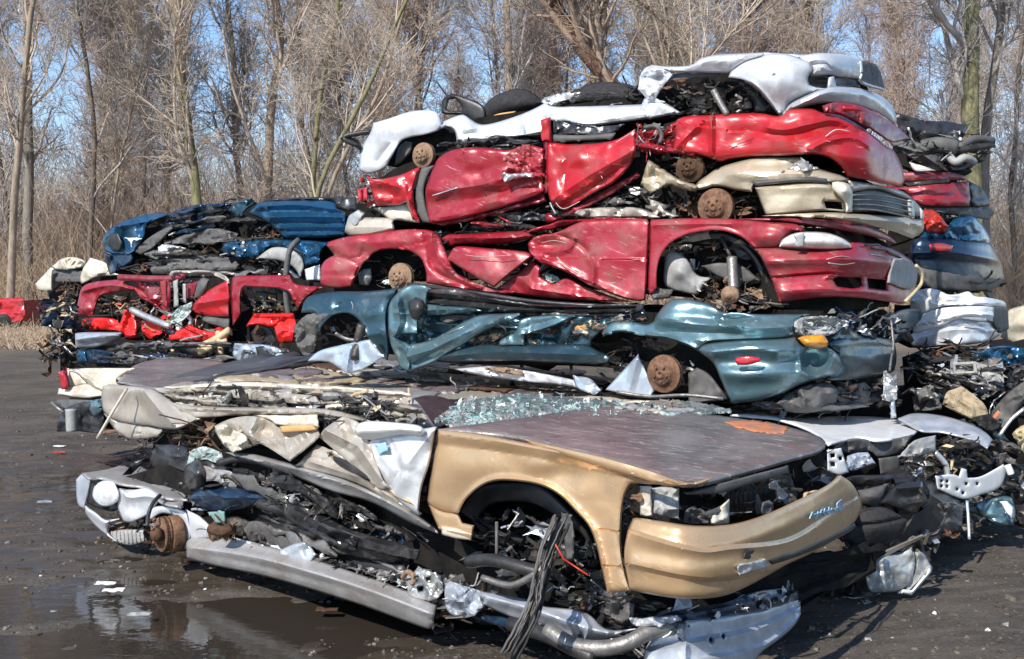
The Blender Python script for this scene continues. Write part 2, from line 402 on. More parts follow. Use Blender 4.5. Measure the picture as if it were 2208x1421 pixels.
def hull(name, mat, par, out, dep, back=(.52, .85, 0), L=1.4, inset=0, seed=3, n=5, amp=.02, shrink=.92):
    """the solid crushed mass of a car behind its near skin"""
    dep = DP(dep); O = cr_outline(PT(out), True, 22); c = O.mean(0); 
    P3 = Wn(O, dep(O) + inset); bk = np.array(back, float) * L; rng = np.random.default_rng(seed); m = len(O); V = []
    cz = P3[:, 2].mean()
    for k in range(n):
        t = k / (n - 1); Q = P3 + bk * t
        Q[:, 2] = cz + (Q[:, 2] - cz) * (1 - (1 - shrink) * t); V.append(Q + rng.normal(0, amp, Q.shape) * (k > 0))
    Fs = []
    for k in range(n - 1):
        for i in range(m):
            j = (i + 1) % m; Fs.append((k * m + i, k * m + j, (k + 1) * m + j, (k + 1) * m + i))
    loop = [Vector((p[0], p[1])) for p in O]
    vs, _, fs, *_ = delaunay_2d_cdt(loop, [(i, (i + 1) % m) for i in range(m)], [], 0, 1e-4)
    if len(vs) == m:
        V2 = np.array([(v.x, v.y) for v in vs]); T = [f for f in fs if inpoly([V2[list(f)].mean(0)], O)[0]]
        Fs += [tuple(f) for f in T] + [tuple(i + (n - 1) * m for i in f[::-1]) for f in T]
    return mesh(name, np.vstack(V), Fs, mat, par, smooth=False)
# ---- small solids gathered into one mesh
class MB:
    def __init__(s): s.V = []; s.F = []; s.I = []; s.n = 0; s.m = []
    def mi(s, m):
        if m not in s.m: s.m.append(m)
        return s.m.index(m)
    def add(s, V, Fs, mat):
        V = np.asarray(V, float); s.V.append(V); k = s.mi(mat)
        for f in Fs: s.F.append(tuple(i + s.n for i in f)); s.I.append(k)
        s.n += len(V)
    def box(s, c, size, R=None, mat='steel_dark', taper=.0):
        x, y, z = np.array(size) / 2
        V = np.array([(-x, -y, -z), (x, -y, -z), (x, y, -z), (-x, y, -z), (-x, -y, z), (x, -y, z), (x, y, z), (-x, y, z)])
        V[4:, :2] *= (1 - taper)
        if R is not None: V = V @ np.asarray(R).T
        s.add(V + np.array(c), [(0, 3, 2, 1), (4, 5, 6, 7), (0, 1, 5, 4), (1, 2, 6, 5), (2, 3, 7, 6), (3, 0, 4, 7)], mat)
    def tube(s, pts, r, mat='rubber', k=7, cap=True):
        P = np.array([tuple(p) for p in pts], float); n = len(P); r = np.broadcast_to(np.asarray(r, float), (n,))
        T = np.gradient(P, axis=0); T /= np.linalg.norm(T, axis=1)[:, None] + 1e-9
        up = np.array([.13, .31, .94]); A = np.cross(T, up); A /= np.linalg.norm(A, axis=1)[:, None] + 1e-9; B = np.cross(T, A)
        an = np.arange(k) / k * 2 * math.pi
        V = P[:, None] + (A[:, None] * np.cos(an)[None, :, None] + B[:, None] * np.sin(an)[None, :, None]) * r[:, None, None]
        Fs = [(i * k + j, i * k + (j + 1) % k, (i + 1) * k + (j + 1) % k, (i + 1) * k + j) for i in range(n - 1) for j in range(k)]
        if cap: Fs += [tuple(range(k - 1, -1, -1)), tuple((n - 1) * k + j for j in range(k))]
        s.add(V.reshape(-1, 3), Fs, mat)
    def lathe(s, c, axis, prof, mat, k=24, closed=True):
        """prof: (along axis, radius)"""
        ax = np.array(axis, float); ax /= np.linalg.norm(ax); u = np.cross(ax, [0, 0, 1.]); u = u / np.linalg.norm(u) if np.linalg.norm(u) > .01 else np.array([1., 0, 0]); v = np.cross(ax, u)
        an = np.arange(k) / k * 2 * math.pi; V = []
        for h, r in prof: V.append(np.array(c) + ax * h + (np.outer(np.cos(an), u) + np.outer(np.sin(an), v)) * r)
        n = len(prof); Fs = [(i * k + j, i * k + (j + 1) % k, (i + 1) * k + (j + 1) % k, (i + 1) * k + j) for i in range(n - 1) for j in range(k)]
        if closed: Fs += [tuple(range(k - 1, -1, -1)), tuple((n - 1) * k + j for j in range(k))]
        s.add(np.vstack(V), Fs, mat)
    def build(s, name, par=None, smooth=False, label=None, thick=0):
        return mesh(name, np.vstack(s.V), s.F, s.m, par, mi=s.I, smooth=smooth, label=label, thick=thick)
def rotm(rng):
    a = rng.normal(size=3); a /= np.linalg.norm(a); return np.array(Matrix.Rotation(rng.uniform(0, 6.28), 3, Vector(a)))
PAL = {
 'dark': ['plastic_black'] * 5 + ['steel_dark'] * 4 + ['rubber'] * 3 + ['steel_mid', 'aluminium', 'rust_dark', 'rust'],
 'mech': ['plastic_black'] * 4 + ['steel_dark'] * 4 + ['rubber'] * 2 + ['steel_mid'] * 3 + ['aluminium'] * 2 + ['white_part', 'rust', 'rust_dark'],
 'bright': ['plastic_black'] * 5 + ['steel_dark'] * 4 + ['steel_mid'] * 3 + ['aluminium'] * 2 + ['galvanised', 'plastic_lightgrey', 'rust_dark'],
 'rusty': ['rust'] * 3 + ['rust_dark'] * 3 + ['steel_dark'] * 3 + ['rubber'] * 2 + ['rust_tan'],
 'cabin': ['fabric_grey'] * 3 + ['plastic_black'] * 4 + ['plastic_grey'] * 3 + ['steel_mid', 'foam', 'aluminium', 'steel_dark'],
 'tan': ['carpet_tan'] * 3 + ['foam'] * 2 + ['paint_champagne'] * 3 + ['plastic_grey', 'steel_dark', 'paint_cream'] + ['plastic_black'] * 2,
}
def guts(name, par, out, dep, n, seed=1, pal='mech', deep=.35, size=.06, near=.0, label=None, hose=.3, wide=1.0):
    """the torn mechanical pieces that fill an opening of a wreck: one part"""
    rng = np.random.default_rng(seed); O = np.array(PT(out)); dep = DP(dep); mb = MB(); pal = PAL[pal] if isinstance(pal, str) else pal
    x0, y0 = O.min(0); x1, y1 = O.max(0); c = 0; pts_ = []
    while len(pts_) < n:
        q = rng.uniform((x0, y0), (x1, y1), (n * 2, 2)); pts_ += list(q[inpoly(q, O)])
    pts_ = pts_[:n]; Ys = dep(np.array(pts_))
    along = np.array([.85, -.52, .1])
    for p, Y0 in zip(pts_, Ys):
        sz = size * min(rng.lognormal(-.1, .38), 1.7); Y = float(Y0) + near + sz * .5 + rng.uniform(0, deep)
        w = np.array(W(p[0], p[1], Y)); mat = pal[rng.integers(len(pal))]; k = rng.random()
        if k < hose:      # hose or bar, mostly lying along the car
            L = sz * rng.uniform(1.5, 3.6); m_ = 8; d = along * rng.choice([-1, 1]) + rng.normal(0, .55, 3); d /= np.linalg.norm(d); pts = [w]; wig = rng.choice([.08, .35])
            for _ in range(m_): d = d + rng.normal(0, wig, 3); d /= np.linalg.norm(d); pts.append(pts[-1] + d * L / m_)
            mb.tube(pts, sz * rng.uniform(.035, .11), mat, 6)
        elif k < hose + .42:   # torn, folded sheet
            R = rotm(rng) if rng.random() < .5 else np.array(Matrix.Rotation(rng.normal(-.5, .25), 3, 'Z') @ Matrix.Rotation(rng.normal(.3, .7), 3, 'X') @ Matrix.Rotation(rng.normal(0, .25), 3, 'Y'))
            a, b_ = sz * rng.uniform(.8, 2.6) * wide, sz * rng.uniform(.3, 1.0); g = 5; f1, f2 = rng.uniform(2, 7, 2); am = rng.uniform(.1, .35) * sz; U = np.linspace(-.5, .5, g)
            J = rng.normal(0, .06, (g * g, 2)) * sz
            V = np.array([(u * a * (1 + .3 * math.sin(v * 5 + f1)), v * b_ * (1 + .4 * math.sin(u * f2)), am * math.sin(u * f1 + f2) + am * abs(v * 1.5)) for u in U for v in U]); V[:, :2] += J; V = V @ R.T + w
            mb.add(V, [(i * g + j, i * g + j + 1, (i + 1) * g + j + 1, (i + 1) * g + j) for i in range(g - 1) for j in range(g - 1)], mat)
        elif k < hose + .52:   # angle bracket
            R = rotm(rng); l, t = sz * rng.uniform(.6, 1.5), sz * .08
            mb.box(w, (l, sz * .5, t), R, mat); mb.box(w + R @ np.array([l * .46, 0, sz * .22]), (t, sz * .5, sz * .45), R, mat)
        else:
            ax = rng.normal(size=3); r = sz * rng.uniform(.1, .34); h = sz * rng.uniform(.2, 1.0)
            mb.lathe(w, ax, [(0, r * .6), (0, r), (h * .6, r), (h * .6, r * .7), (h, r * .6)], mat, 12)
    o = mb.build(name, par, False, label); return o
def hose(name, mat, par, pts, r=.012, k=7, label=None, sub=True):
    """a hose, bar or cable through (px, py, distance) points"""
    P = np.array([tuple(W(*p)) for p in PT(pts)])
    if sub and len(P) > 2:
        Q = []
        for i in range(len(P) - 1):
            p0, p1, p2, p3 = P[max(i - 1, 0)], P[i], P[i + 1], P[min(i + 2, len(P) - 1)]
            for t in (0, .25, .5, .75): Q.append(.5 * ((2 * p1) + (p2 - p0) * t + (2 * p0 - 5 * p1 + 4 * p2 - p3) * t * t + (3 * p1 - p0 - 3 * p2 + p3) * t ** 3))
        Q.append(P[-1]); P = np.array(Q)
    mb = MB(); mb.tube(P, r, mat, k); return mb.build(name, par, True, label)
def layers(name, par, out, dep, n, seed, mats, ln=(60, 200), ht=(6, 20), slope=.04, near=0, amp=.04, deep=.1):
    """torn, flattened sheets lying in layers; each is a part"""
    rng = np.random.default_rng(seed); O = np.array(PT(out)); dep = DP(dep); x0, y0 = O.min(0); x1, y1 = O.max(0); c = 0; t = 0
    while c < n and t < 4000:
        t += 1; p = rng.uniform((x0, y0), (x1, y1))
        if not inpoly([p], O)[0]: continue
        L = rng.uniform(*ln) * .5; h = rng.uniform(*ht) * .5; a = slope + rng.normal(0, .07); u = np.array([math.cos(a), math.sin(a)]); v = np.array([-u[1], u[0]])
        if not (inpoly([p - u * L * .8], O)[0] and inpoly([p + u * L * .8], O)[0]): continue
        K = int(max(5, L / 9)); top = [p + u * L * s_ + v * -h * (1 + .5 * rng.normal()) * (1 - abs(s_) ** 4 * .7) for s_ in np.linspace(-1, 1, K)]
        bot = [p + u * L * s_ + v * h * (1 + .5 * rng.normal()) * (1 - abs(s_) ** 4 * .7) for s_ in np.linspace(1, -1, K)]
        q = dep.o(near + rng.uniform(0, deep)); y = p[1]
        try: panel(name, mats[rng.integers(len(mats))], par, [tuple(z) for z in top + bot], q, [('k', rng.uniform(14, 40), amp, int(rng.integers(99))), ('r', [tuple(p - u * L), tuple(p + u * L)], h * .7, amp * rng.normal())], s=4.5, roll=(.03, 4), jag=.5, seed=int(rng.integers(999)), smooth=rng.random() < .6); c += 1
        except Exception: pass
SIDE_N = (-.52, -.85, 0)
def brake(par, px, py, Y, R=.13, n=SIDE_N, mat='rust', name='brake_disc', bolts=5, tilt=0):
    """brake disc with hat, studs and a vented rim"""
    mb = MB(); c = W(px, py, Y); ax = Vector(n).normalized(); ax.z += tilt; ax.normalize()
    mb.lathe(c, ax, [(-.03, R), (-.012, R), (-.012, R * .97), (-.004, R * .97), (-.004, R), (.010, R), (.012, R * .97), (.012, R * .58), (.040, R * .56), (.044, R * .52), (.044, R * .24), (.058, R * .21), (.060, R * .12), (.045, R * .10), (.045, R * .02)], mat, 36)
    u = np.cross(ax, (0, 0, 1)); u /= np.linalg.norm(u); v = np.cross(ax, u)
    for i in range(bolts):
        a = i * 2 * math.pi / bolts + .4; q = np.array(c) + (u * math.cos(a) + v * math.sin(a)) * R * .40
        mb.lathe(q + np.array(ax) * .04, ax, [(0, .009), (.012, .009), (.018, .006)], mat, 8)
    for i in range(34):
        a = i * 2 * math.pi / 34; q = np.array(c) + (u * math.cos(a) + v * math.sin(a)) * R * .985 - np.array(ax) * .008
        mb.box(q, (.006, .007, .016), np.array([u * math.cos(a) + v * math.sin(a), np.array(ax), u * -math.sin(a) + v * math.cos(a)]).T, 'rust_dark')
    o = mb.build(name, par, True)
    return o
def shelf(name, mat, par, line, dep, back=(.52, .85), L=.8, thick=.012, z=0.0, amp=.02, seed=2, n=8, droop=0, label=None):
    """a crushed sheet (roof, floor pan) whose near edge follows a line and which runs back under the next wreck"""
    dep = DP(dep); E = cr_outline(PT(line), False, 9); P3 = Wn(E, dep(E)); rng = np.random.default_rng(seed); m = len(E); V = []
    for k in range(n):
        t = k / (n - 1); Q = P3 + np.array([back[0], back[1], 0]) * L * t; Q[:, 2] += z * t + droop * t * t
        uv = np.c_[np.arange(m) * 9., np.full(m, t * 120)]
        Q[:, 2] += amp * (vnoise(uv, 30, seed) * (.4 + t) + .5 * vnoise(uv, 12, seed + 1)); V.append(Q)
    Fs = np.array([(k * m + i, k * m + i + 1, (k + 1) * m + i + 1, (k + 1) * m + i) for k in range(n - 1) for i in range(m - 1)])
    return mesh(name, np.vstack(V), Fs, mat, par, thick=thick, label=label)

def scratch(par, pts, mat='white_part', r=.0028, dep=None, off=-.06, name='scratch'):
    P = PT(pts); d = dep.o(off); hose(name, mat, par, [(p[0], p[1], float(d([p])[0])) for p in P], r, 4)
# ================================================================ THE SETTING
def axis(lo, hi, step, far_lo, far_hi, g=1.18):
    a = list(np.arange(lo, hi, step)); s = step; x = a[-1]
    while x < far_hi: s *= g; x += s; a.append(x)
    s = step; x = a[0]; pre = []
    while x > far_lo: s *= g; x -= s; pre.append(x)
    return np.array(pre[::-1] + a)
gx = axis(-5.5, 4.5, .034, -500, 500, 1.15); gy = axis(3.8, 11.5, .034, -300, 900, 1.15)
X, Yg = np.meshgrid(gx, gy)
def gh(X, Y):
    P = np.c_[X.ravel(), Y.ravel()]
    d = np.hypot(P[:, 0], P[:, 1] - 6); near = np.clip(1.4 - d / 18, 0, 1)
    ang = rad(12); u = P[:, 0] * math.cos(ang) + P[:, 1] * math.sin(ang); v = -P[:, 0] * math.sin(ang) + P[:, 1] * math.cos(ang)
    z = .016 * vnoise(P, 1.3, 2) + .016 * vnoise(np.c_[u * .35, v * 2.2], .5, 3) + .010 * vnoise(P, .23, 4) + .006 * vnoise(P, .09, 6) + .006 * np.maximum(vnoise(np.c_[u * .5, v * 1.4], .06, 12), 0)
    z -= .014 * np.abs(vnoise(np.c_[u * .3, v * 3], .35, 8)) - .004
    # hollow that holds the puddle, and a wetter low strip behind it
    for (cx, cy, rx, ry, a) in ((-1.55, 5.15, 1.25, .62, .05), (-2.6, 6.2, .8, .9, .03), (-.6, 4.75, .9, .25, .03), (-.95, 5.65, .8, .35, .035), (-4.0, 9.0, 1.5, .8, .018), (-3.0, 7.6, 1.2, .5, .018), (-5.5, 11, 2, 1, .02), (2.9, 6.0, .8, .3, .012)):
        z -= a * np.exp(-((P[:, 0] - cx) / rx) ** 2 - ((P[:, 1] - cy) / ry) ** 2)
    z = z * near
    z += np.clip((P[:, 1] - 44) / 60, 0, 1) ** 1.2 * 3.0 * np.clip(1 - (P[:, 1] - 80) / 400, 0, 1)
    return z.reshape(X.shape)
Z = gh(X, Yg); ny, nx = X.shape
idx = np.arange(ny * nx).reshape(ny, nx)
Fq = np.stack([idx[:-1, :-1], idx[:-1, 1:], idx[1:, 1:], idx[1:, :-1]], -1).reshape(-1, 4)
m, nt, b = _nt('wet_mud_ground')
n1 = _noise(nt, 1.1, 8, .65); n2 = _noise(nt, 3.5, 9, .7, (.35, 2.2, 1), (0, 0, rad(12)))
c1 = _mix(nt, _ramp(nt, n1, .38, .66), (.050, .041, .033), (.135, .113, .090))
c1 = _mix(nt, _ramp(nt, n2, .50, .72), c1, (.195, .165, .132))
c1 = _mix(nt, _ramp(nt, _noise(nt, 11, 9, .8, (.5, 1.6, 1), (0, 0, rad(8))), .54, .70), c1, (.21, .18, .145))
c1 = _mix(nt, _ramp(nt, _noise(nt, 30, 7, .8), .58, .70), c1, (.018, .015, .013))
c1 = _mix(nt, _ramp(nt, _noise(nt, 130, 3, .6), .70, .78), c1, (.30, .27, .23))
c1 = _mix(nt, _ramp(nt, _noise(nt, 75, 4, .6, (.6, 1.5, 1)), .52, .66), c1, (.20, .165, .13))
tc = nt.nodes.new('ShaderNodeTexCoord'); sx = nt.nodes.new('ShaderNodeSeparateXYZ'); nt.links.new(tc.outputs['Object'], sx.inputs[0])
ad = nt.nodes.new('ShaderNodeMath'); ad.operation = 'ADD'; nt.links.new(sx.outputs[1], ad.inputs[0])
nz = nt.nodes.new('ShaderNodeMath'); nz.operation = 'MULTIPLY'; nz.inputs[1].default_value = 9; nt.links.new(_noise(nt, .35, 5), nz.inputs[0]); nt.links.new(nz.outputs[0], ad.inputs[1])
mr = nt.nodes.new('ShaderNodeMapRange'); mr.inputs[1].default_value = 29; mr.inputs[2].default_value = 34; nt.links.new(ad.outputs[0], mr.inputs[0])
litter = _mix(nt, _ramp(nt, _noise(nt, 6, 8, .75), .35, .65), (.16, .11, .075), (.34, .26, .19))
c1 = _mix(nt, mr.outputs[0], c1, litter)
nt.links.new(c1, b.inputs['Base Color'])
b.inputs['Specular IOR Level'].default_value = .45
lf = nt.nodes.new('ShaderNodeMapRange'); lf.inputs[1].default_value = .5; lf.inputs[2].default_value = -2.2; lf.inputs[3].default_value = -.09; lf.inputs[4].default_value = .07; nt.links.new(sx.outputs[0], lf.inputs[0])
wa = nt.nodes.new('ShaderNodeMath'); wa.operation = 'ADD'; nt.links.new(_noise(nt, 1.0, 8, .68, (.7, 1.3, 1)), wa.inputs[0]); nt.links.new(lf.outputs[0], wa.inputs[1])
ln = nt.nodes.new('ShaderNodeVectorMath'); ln.operation = 'LENGTH'; nt.links.new(tc.outputs['Object'], ln.inputs[0])
fm = nt.nodes.new('ShaderNodeMapRange'); fm.inputs[1].default_value = 11; fm.inputs[2].default_value = 17; fm.inputs[4].default_value = -.22; nt.links.new(ln.outputs['Value'], fm.inputs[0])
wb = nt.nodes.new('ShaderNodeMath'); wb.operation = 'ADD'; nt.links.new(wa.outputs[0], wb.inputs[0]); nt.links.new(fm.outputs[0], wb.inputs[1]); wa = wb
wet = _ramp(nt, wa.outputs[0], .47, .56)           # 1 where water stands in the mud
nt.links.new(_mix(nt, wet, c1, (.058, .046, .035)), b.inputs['Base Color'])
nt.links.new(_ramp(nt, wa.outputs[0], .44, .58, (.80,) * 3, (.12,) * 3), b.inputs['Roughness'])
bp = nt.nodes.new('ShaderNodeBump'); bp.inputs['Distance'].default_value = .03; nt.links.new(_noise(nt, 55, 8, .75), bp.inputs['Height']); nt.links.new(_ramp(nt, wa.outputs[0], .46, .57, (1,) * 3, (.06,) * 3), bp.inputs['Strength']); nt.links.new(bp.outputs[0], b.inputs['Normal'])
tag(mesh('ground', np.c_[X.ravel(), Yg.ravel(), Z.ravel()], Fq, 'wet_mud_ground'), kind='structure')
m, nt, b = _nt('puddle_water')
b.inputs['Base Color'].default_value = (.035, .028, .022, 1); b.inputs['Roughness'].default_value = .03
b.inputs['Specular IOR Level'].default_value = .55; b.inputs['IOR'].default_value = 1.34
_bump(nt, b, _noise(nt, 9, 3, .5, (1, 1.6, 1)), .08, .02)
px_ = np.linspace(-7.5, .8, 80); py_ = np.linspace(4.0, 13, 60); A, B_ = np.meshgrid(px_, py_); i2 = np.arange(A.size).reshape(A.shape)
tag(mesh('puddle', np.c_[A.ravel(), B_.ravel(), np.full(A.size, -.030)], np.stack([i2[:-1, :-1], i2[:-1, 1:], i2[1:, 1:], i2[1:, :-1]], -1).reshape(-1, 4), 'puddle_water'), kind='structure')
# ---- stones, clods and crumbs of scrap trodden into the mud
rng = np.random.default_rng(11); n = 11000
Y = 4.1 + 12 * rng.random(n) ** 1.5; x = rng.uniform(-.50, .50, n) * Y; r = np.minimum(rng.lognormal(-5.25, .45, n), .022) * np.where(rng.random(n) < .04, 1.8, 1)
cube = np.array([(-1, -1, -1), (1, -1, -1), (1, 1, -1), (-1, 1, -1), (-.6, -.6, 1), (.6, -.6, 1), (.6, .6, 1), (-.6, .6, 1)], float)
V = cube[None] * (1 + .35 * rng.normal(size=(n, 8, 3))) * r[:, None, None] * np.array([1.3, 1.1, .55]); an = rng.uniform(0, 6.28, n); ca, sa = np.cos(an)[:, None], np.sin(an)[:, None]
V[..., 0], V[..., 1] = V[..., 0] * ca - V[..., 1] * sa, V[..., 0] * sa + V[..., 1] * ca
V += np.stack([x, Y, gh(x[None], Y[None])[0] + r * .1], 1)[:, None]
q = np.array([(0, 3, 2, 1), (4, 5, 6, 7), (0, 1, 5, 4), (1, 2, 6, 5), (2, 3, 7, 6), (3, 0, 4, 7)]); Fs = (q[None] + (np.arange(n) * 8)[:, None, None]).reshape(-1, 4)
mi = np.repeat(rng.choice(6, n, p=(.45, .35, .13, .03, .006, .034)), 6)
tag(mesh('gravel', V.reshape(-1, 3), Fs, ['mud', 'clod', 'steel_dark', 'plastic_lightgrey', 'white_part', 'rust_dark'], mi=mi, smooth=False), 'loose stones and crumbs of scrap trodden into the wet mud', 'gravel', kind='stuff')
# ---------------------------------------------------------------- woods
for nm, a_, b2 in (('bark_tan', (.20, .155, .115), (.42, .34, .26)), ('bark_grey', (.13, .115, .10), (.32, .28, .235)), ('bark_moss', (.12, .115, .055), (.30, .27, .16)), ('bark_dark', (.09, .075, .06), (.22, .18, .15))):
    m, nt, b = _nt(nm)
    nt.links.new(_mix(nt, _ramp(nt, _noise(nt, 7, 8, .7, (1, 1, .25)), .36, .66), a_, b2), b.inputs['Base Color'])
    b.inputs['Roughness'].default_value = .95; b.inputs['Specular IOR Level'].default_value = .1
    _bump(nt, b, _noise(nt, 16, 7, .7, (1, 1, .2)), 1., .03)
for nm, a_, b2 in (('twig_tan', (.38, .31, .245), (.55, .46, .375)), ('twig_red', (.36, .27, .225), (.50, .40, .345)), ('twig_grey', (.33, .295, .275), (.50, .455, .42)), ('vine_brown', (.27, .19, .14), (.44, .33, .25)), ('brush_tan', (.37, .265, .175), (.56, .44, .31)), ('twig_far', (.36, .27, .23), (.50, .39, .335))):
    m, nt, b = _nt(nm)
    nt.links.new(_mix(nt, _ramp(nt, _noise(nt, .9, 4, .6), .35, .65), a_, b2), b.inputs['Base Color'])
    b.inputs['Roughness'].default_value = .9; b.inputs['Specular IOR Level'].default_value = .1
def tubes(P, R, k):
    """P (N,K,3) centre lines, R (N,K) radii -> verts, quads"""
    N, K, _ = P.shape; T = np.gradient(P, axis=1); T /= np.linalg.norm(T, axis=2)[..., None] + 1e-9
    up = np.array([.37, .21, .9]); A = np.cross(T, up); A /= np.linalg.norm(A, axis=2)[..., None] + 1e-9; B = np.cross(T, A)
    an = np.arange(k) / k * 2 * math.pi
    V = P[:, :, None] + (A[:, :, None] * np.cos(an)[:, None] + B[:, :, None] * np.sin(an)[:, None]) * R[:, :, None, None]
    id_ = np.arange(N * K * k).reshape(N, K, k); a = id_[:, :-1]; b = id_[:, 1:]
    Fq = np.stack([a, np.roll(a, -1, 2), np.roll(b, -1, 2), b], -1).reshape(-1, 4)
    return V.reshape(-1, 3), Fq
def grow(P, R, per, K, lmin, lmax, spread, rng, tlo=.15, thi=1., up=.25, wig=.12, rf=.5, rmin=.002):
    N, K0, _ = P.shape; idx = np.repeat(np.arange(N), per); n = len(idx); t = rng.uniform(tlo, thi, n) * (K0 - 1); i = np.minimum(t.astype(int), K0 - 2); f = (t - i)[:, None]
    s = P[idx, i] * (1 - f) + P[idx, i + 1] * f; r0 = (R[idx, i] * (1 - f[:, 0]) + R[idx, i + 1] * f[:, 0])
    d = P[idx, i + 1] - P[idx, i]; d /= np.linalg.norm(d, axis=1)[:, None] + 1e-9
    q = rng.normal(size=(n, 3)); q -= (q * d).sum(1)[:, None] * d; q /= np.linalg.norm(q, axis=1)[:, None] + 1e-9
    a = rng.uniform(.5, 1.25, n)[:, None] * spread; d = d * np.cos(a) + q * np.sin(a); L = rng.uniform(lmin, lmax, n) * np.where(t / (K0 - 1) > .8, .7, 1)
    out = np.zeros((n, K, 3)); out[:, 0] = s
    for k in range(1, K):
        d = d + rng.normal(0, wig, (n, 3)) + np.array([0, 0, up / K]); d /= np.linalg.norm(d, axis=1)[:, None]; out[:, k] = out[:, k - 1] + d * (L / (K - 1))[:, None]
    rr = np.maximum(r0 * rf, rmin)[:, None] * np.linspace(1, .35, K)[None]
    return out, np.maximum(rr, rmin)
def join(parts):
    V = []; Fs = []; n = 0
    for v, f in parts: V.append(v); Fs.append(f + n); n += len(v)
    return np.vstack(V), np.vstack(Fs)
def tree(path, r0, seed, label, bark='bark_tan', twig='twig_tan', limbs=16, l1=(1.5, 4), dens=1.0, name='bare_tree', group=None, up=.5, spread=.9, low=.1, r1=None, l2=9, l3=8, l4=5, rmin=.0045):
    """path: world points of the trunk"""
    rng = np.random.default_rng(seed); P = np.array(path, float); base = P[0].copy()
    t = np.linspace(0, len(P) - 1, 22); Q = np.stack([np.interp(t, np.arange(len(P)), P[:, k]) for k in range(3)], 1)
    for _ in range(2): Q[1:-1] = (Q[:-2] + 2 * Q[1:-1] + Q[2:]) / 4
    Q[1:, :2] += np.cumsum(rng.normal(0, .018, (21, 2)), 0)
    R = r0 * np.linspace(1, .45 if r1 is None else r1 / r0, 22); R[0] *= 1.35; R[1] *= 1.1
    root = thing(name, label, 'tree', tuple(base), group)
    v, f = tubes(Q[None], R[None], 12); v += rng.normal(0, r0 * .05, v.shape); mesh('trunk', v, f, bark, root)
    L1, R1 = grow(Q[None], R[None], limbs, 9, l1[0], l1[1], spread, rng, low, 1, up, .13, .5, .008)
    L2, R2 = grow(L1, R1, l2, 7, .7, 2.5, .9, rng, .12, 1, up, .16, .55, rmin * 1.2)
    L3, R3 = grow(L2, R2, int(l3 * dens), 5, .35, 1.4, .9, rng, .1, 1, .3, .2, .55, rmin)
    L4, R4 = grow(L3, R3, int(l4 * dens), 3, .18, .75, .9, rng, .1, 1, .2, .2, .6, rmin * .8)
    v, f = join([tubes(L1, R1, 5), tubes(L2, R2, 4), tubes(L3, R3, 3), tubes(L4, R4, 3)])
    mesh('crown', v, f, twig, root); return root
def copy_tree(o, loc, rz, sc, label, group=None):
    c = o.copy(); COL.objects.link(c); c.location = loc; c.rotation_euler = (0, 0, rz); c.scale = (sc,) * 3; c['label'] = label
    if group: c['group'] = group
    for ch in list(o.children):
        d = ch.copy(); COL.objects.link(d); d.parent = c
    return c
def tpath(pts, Y):   # trunk through pixels at one distance, starting on the ground and carried on above the frame
    P = [np.array(W(x, y, Y)) for x, y in PT(pts)]
    d = P[-1] - P[-2]; d /= np.linalg.norm(d)
    while P[-1][2] < 15: P.append(P[-1] + d * 1.6 + np.array([random.uniform(-.1, .1), 0, 0]))
    P[0][2] = min(P[0][2], float(gh(np.array([[P[0][0]]]), np.array([[Y]]))[0, 0])) - .1
    return P
random.seed(5)
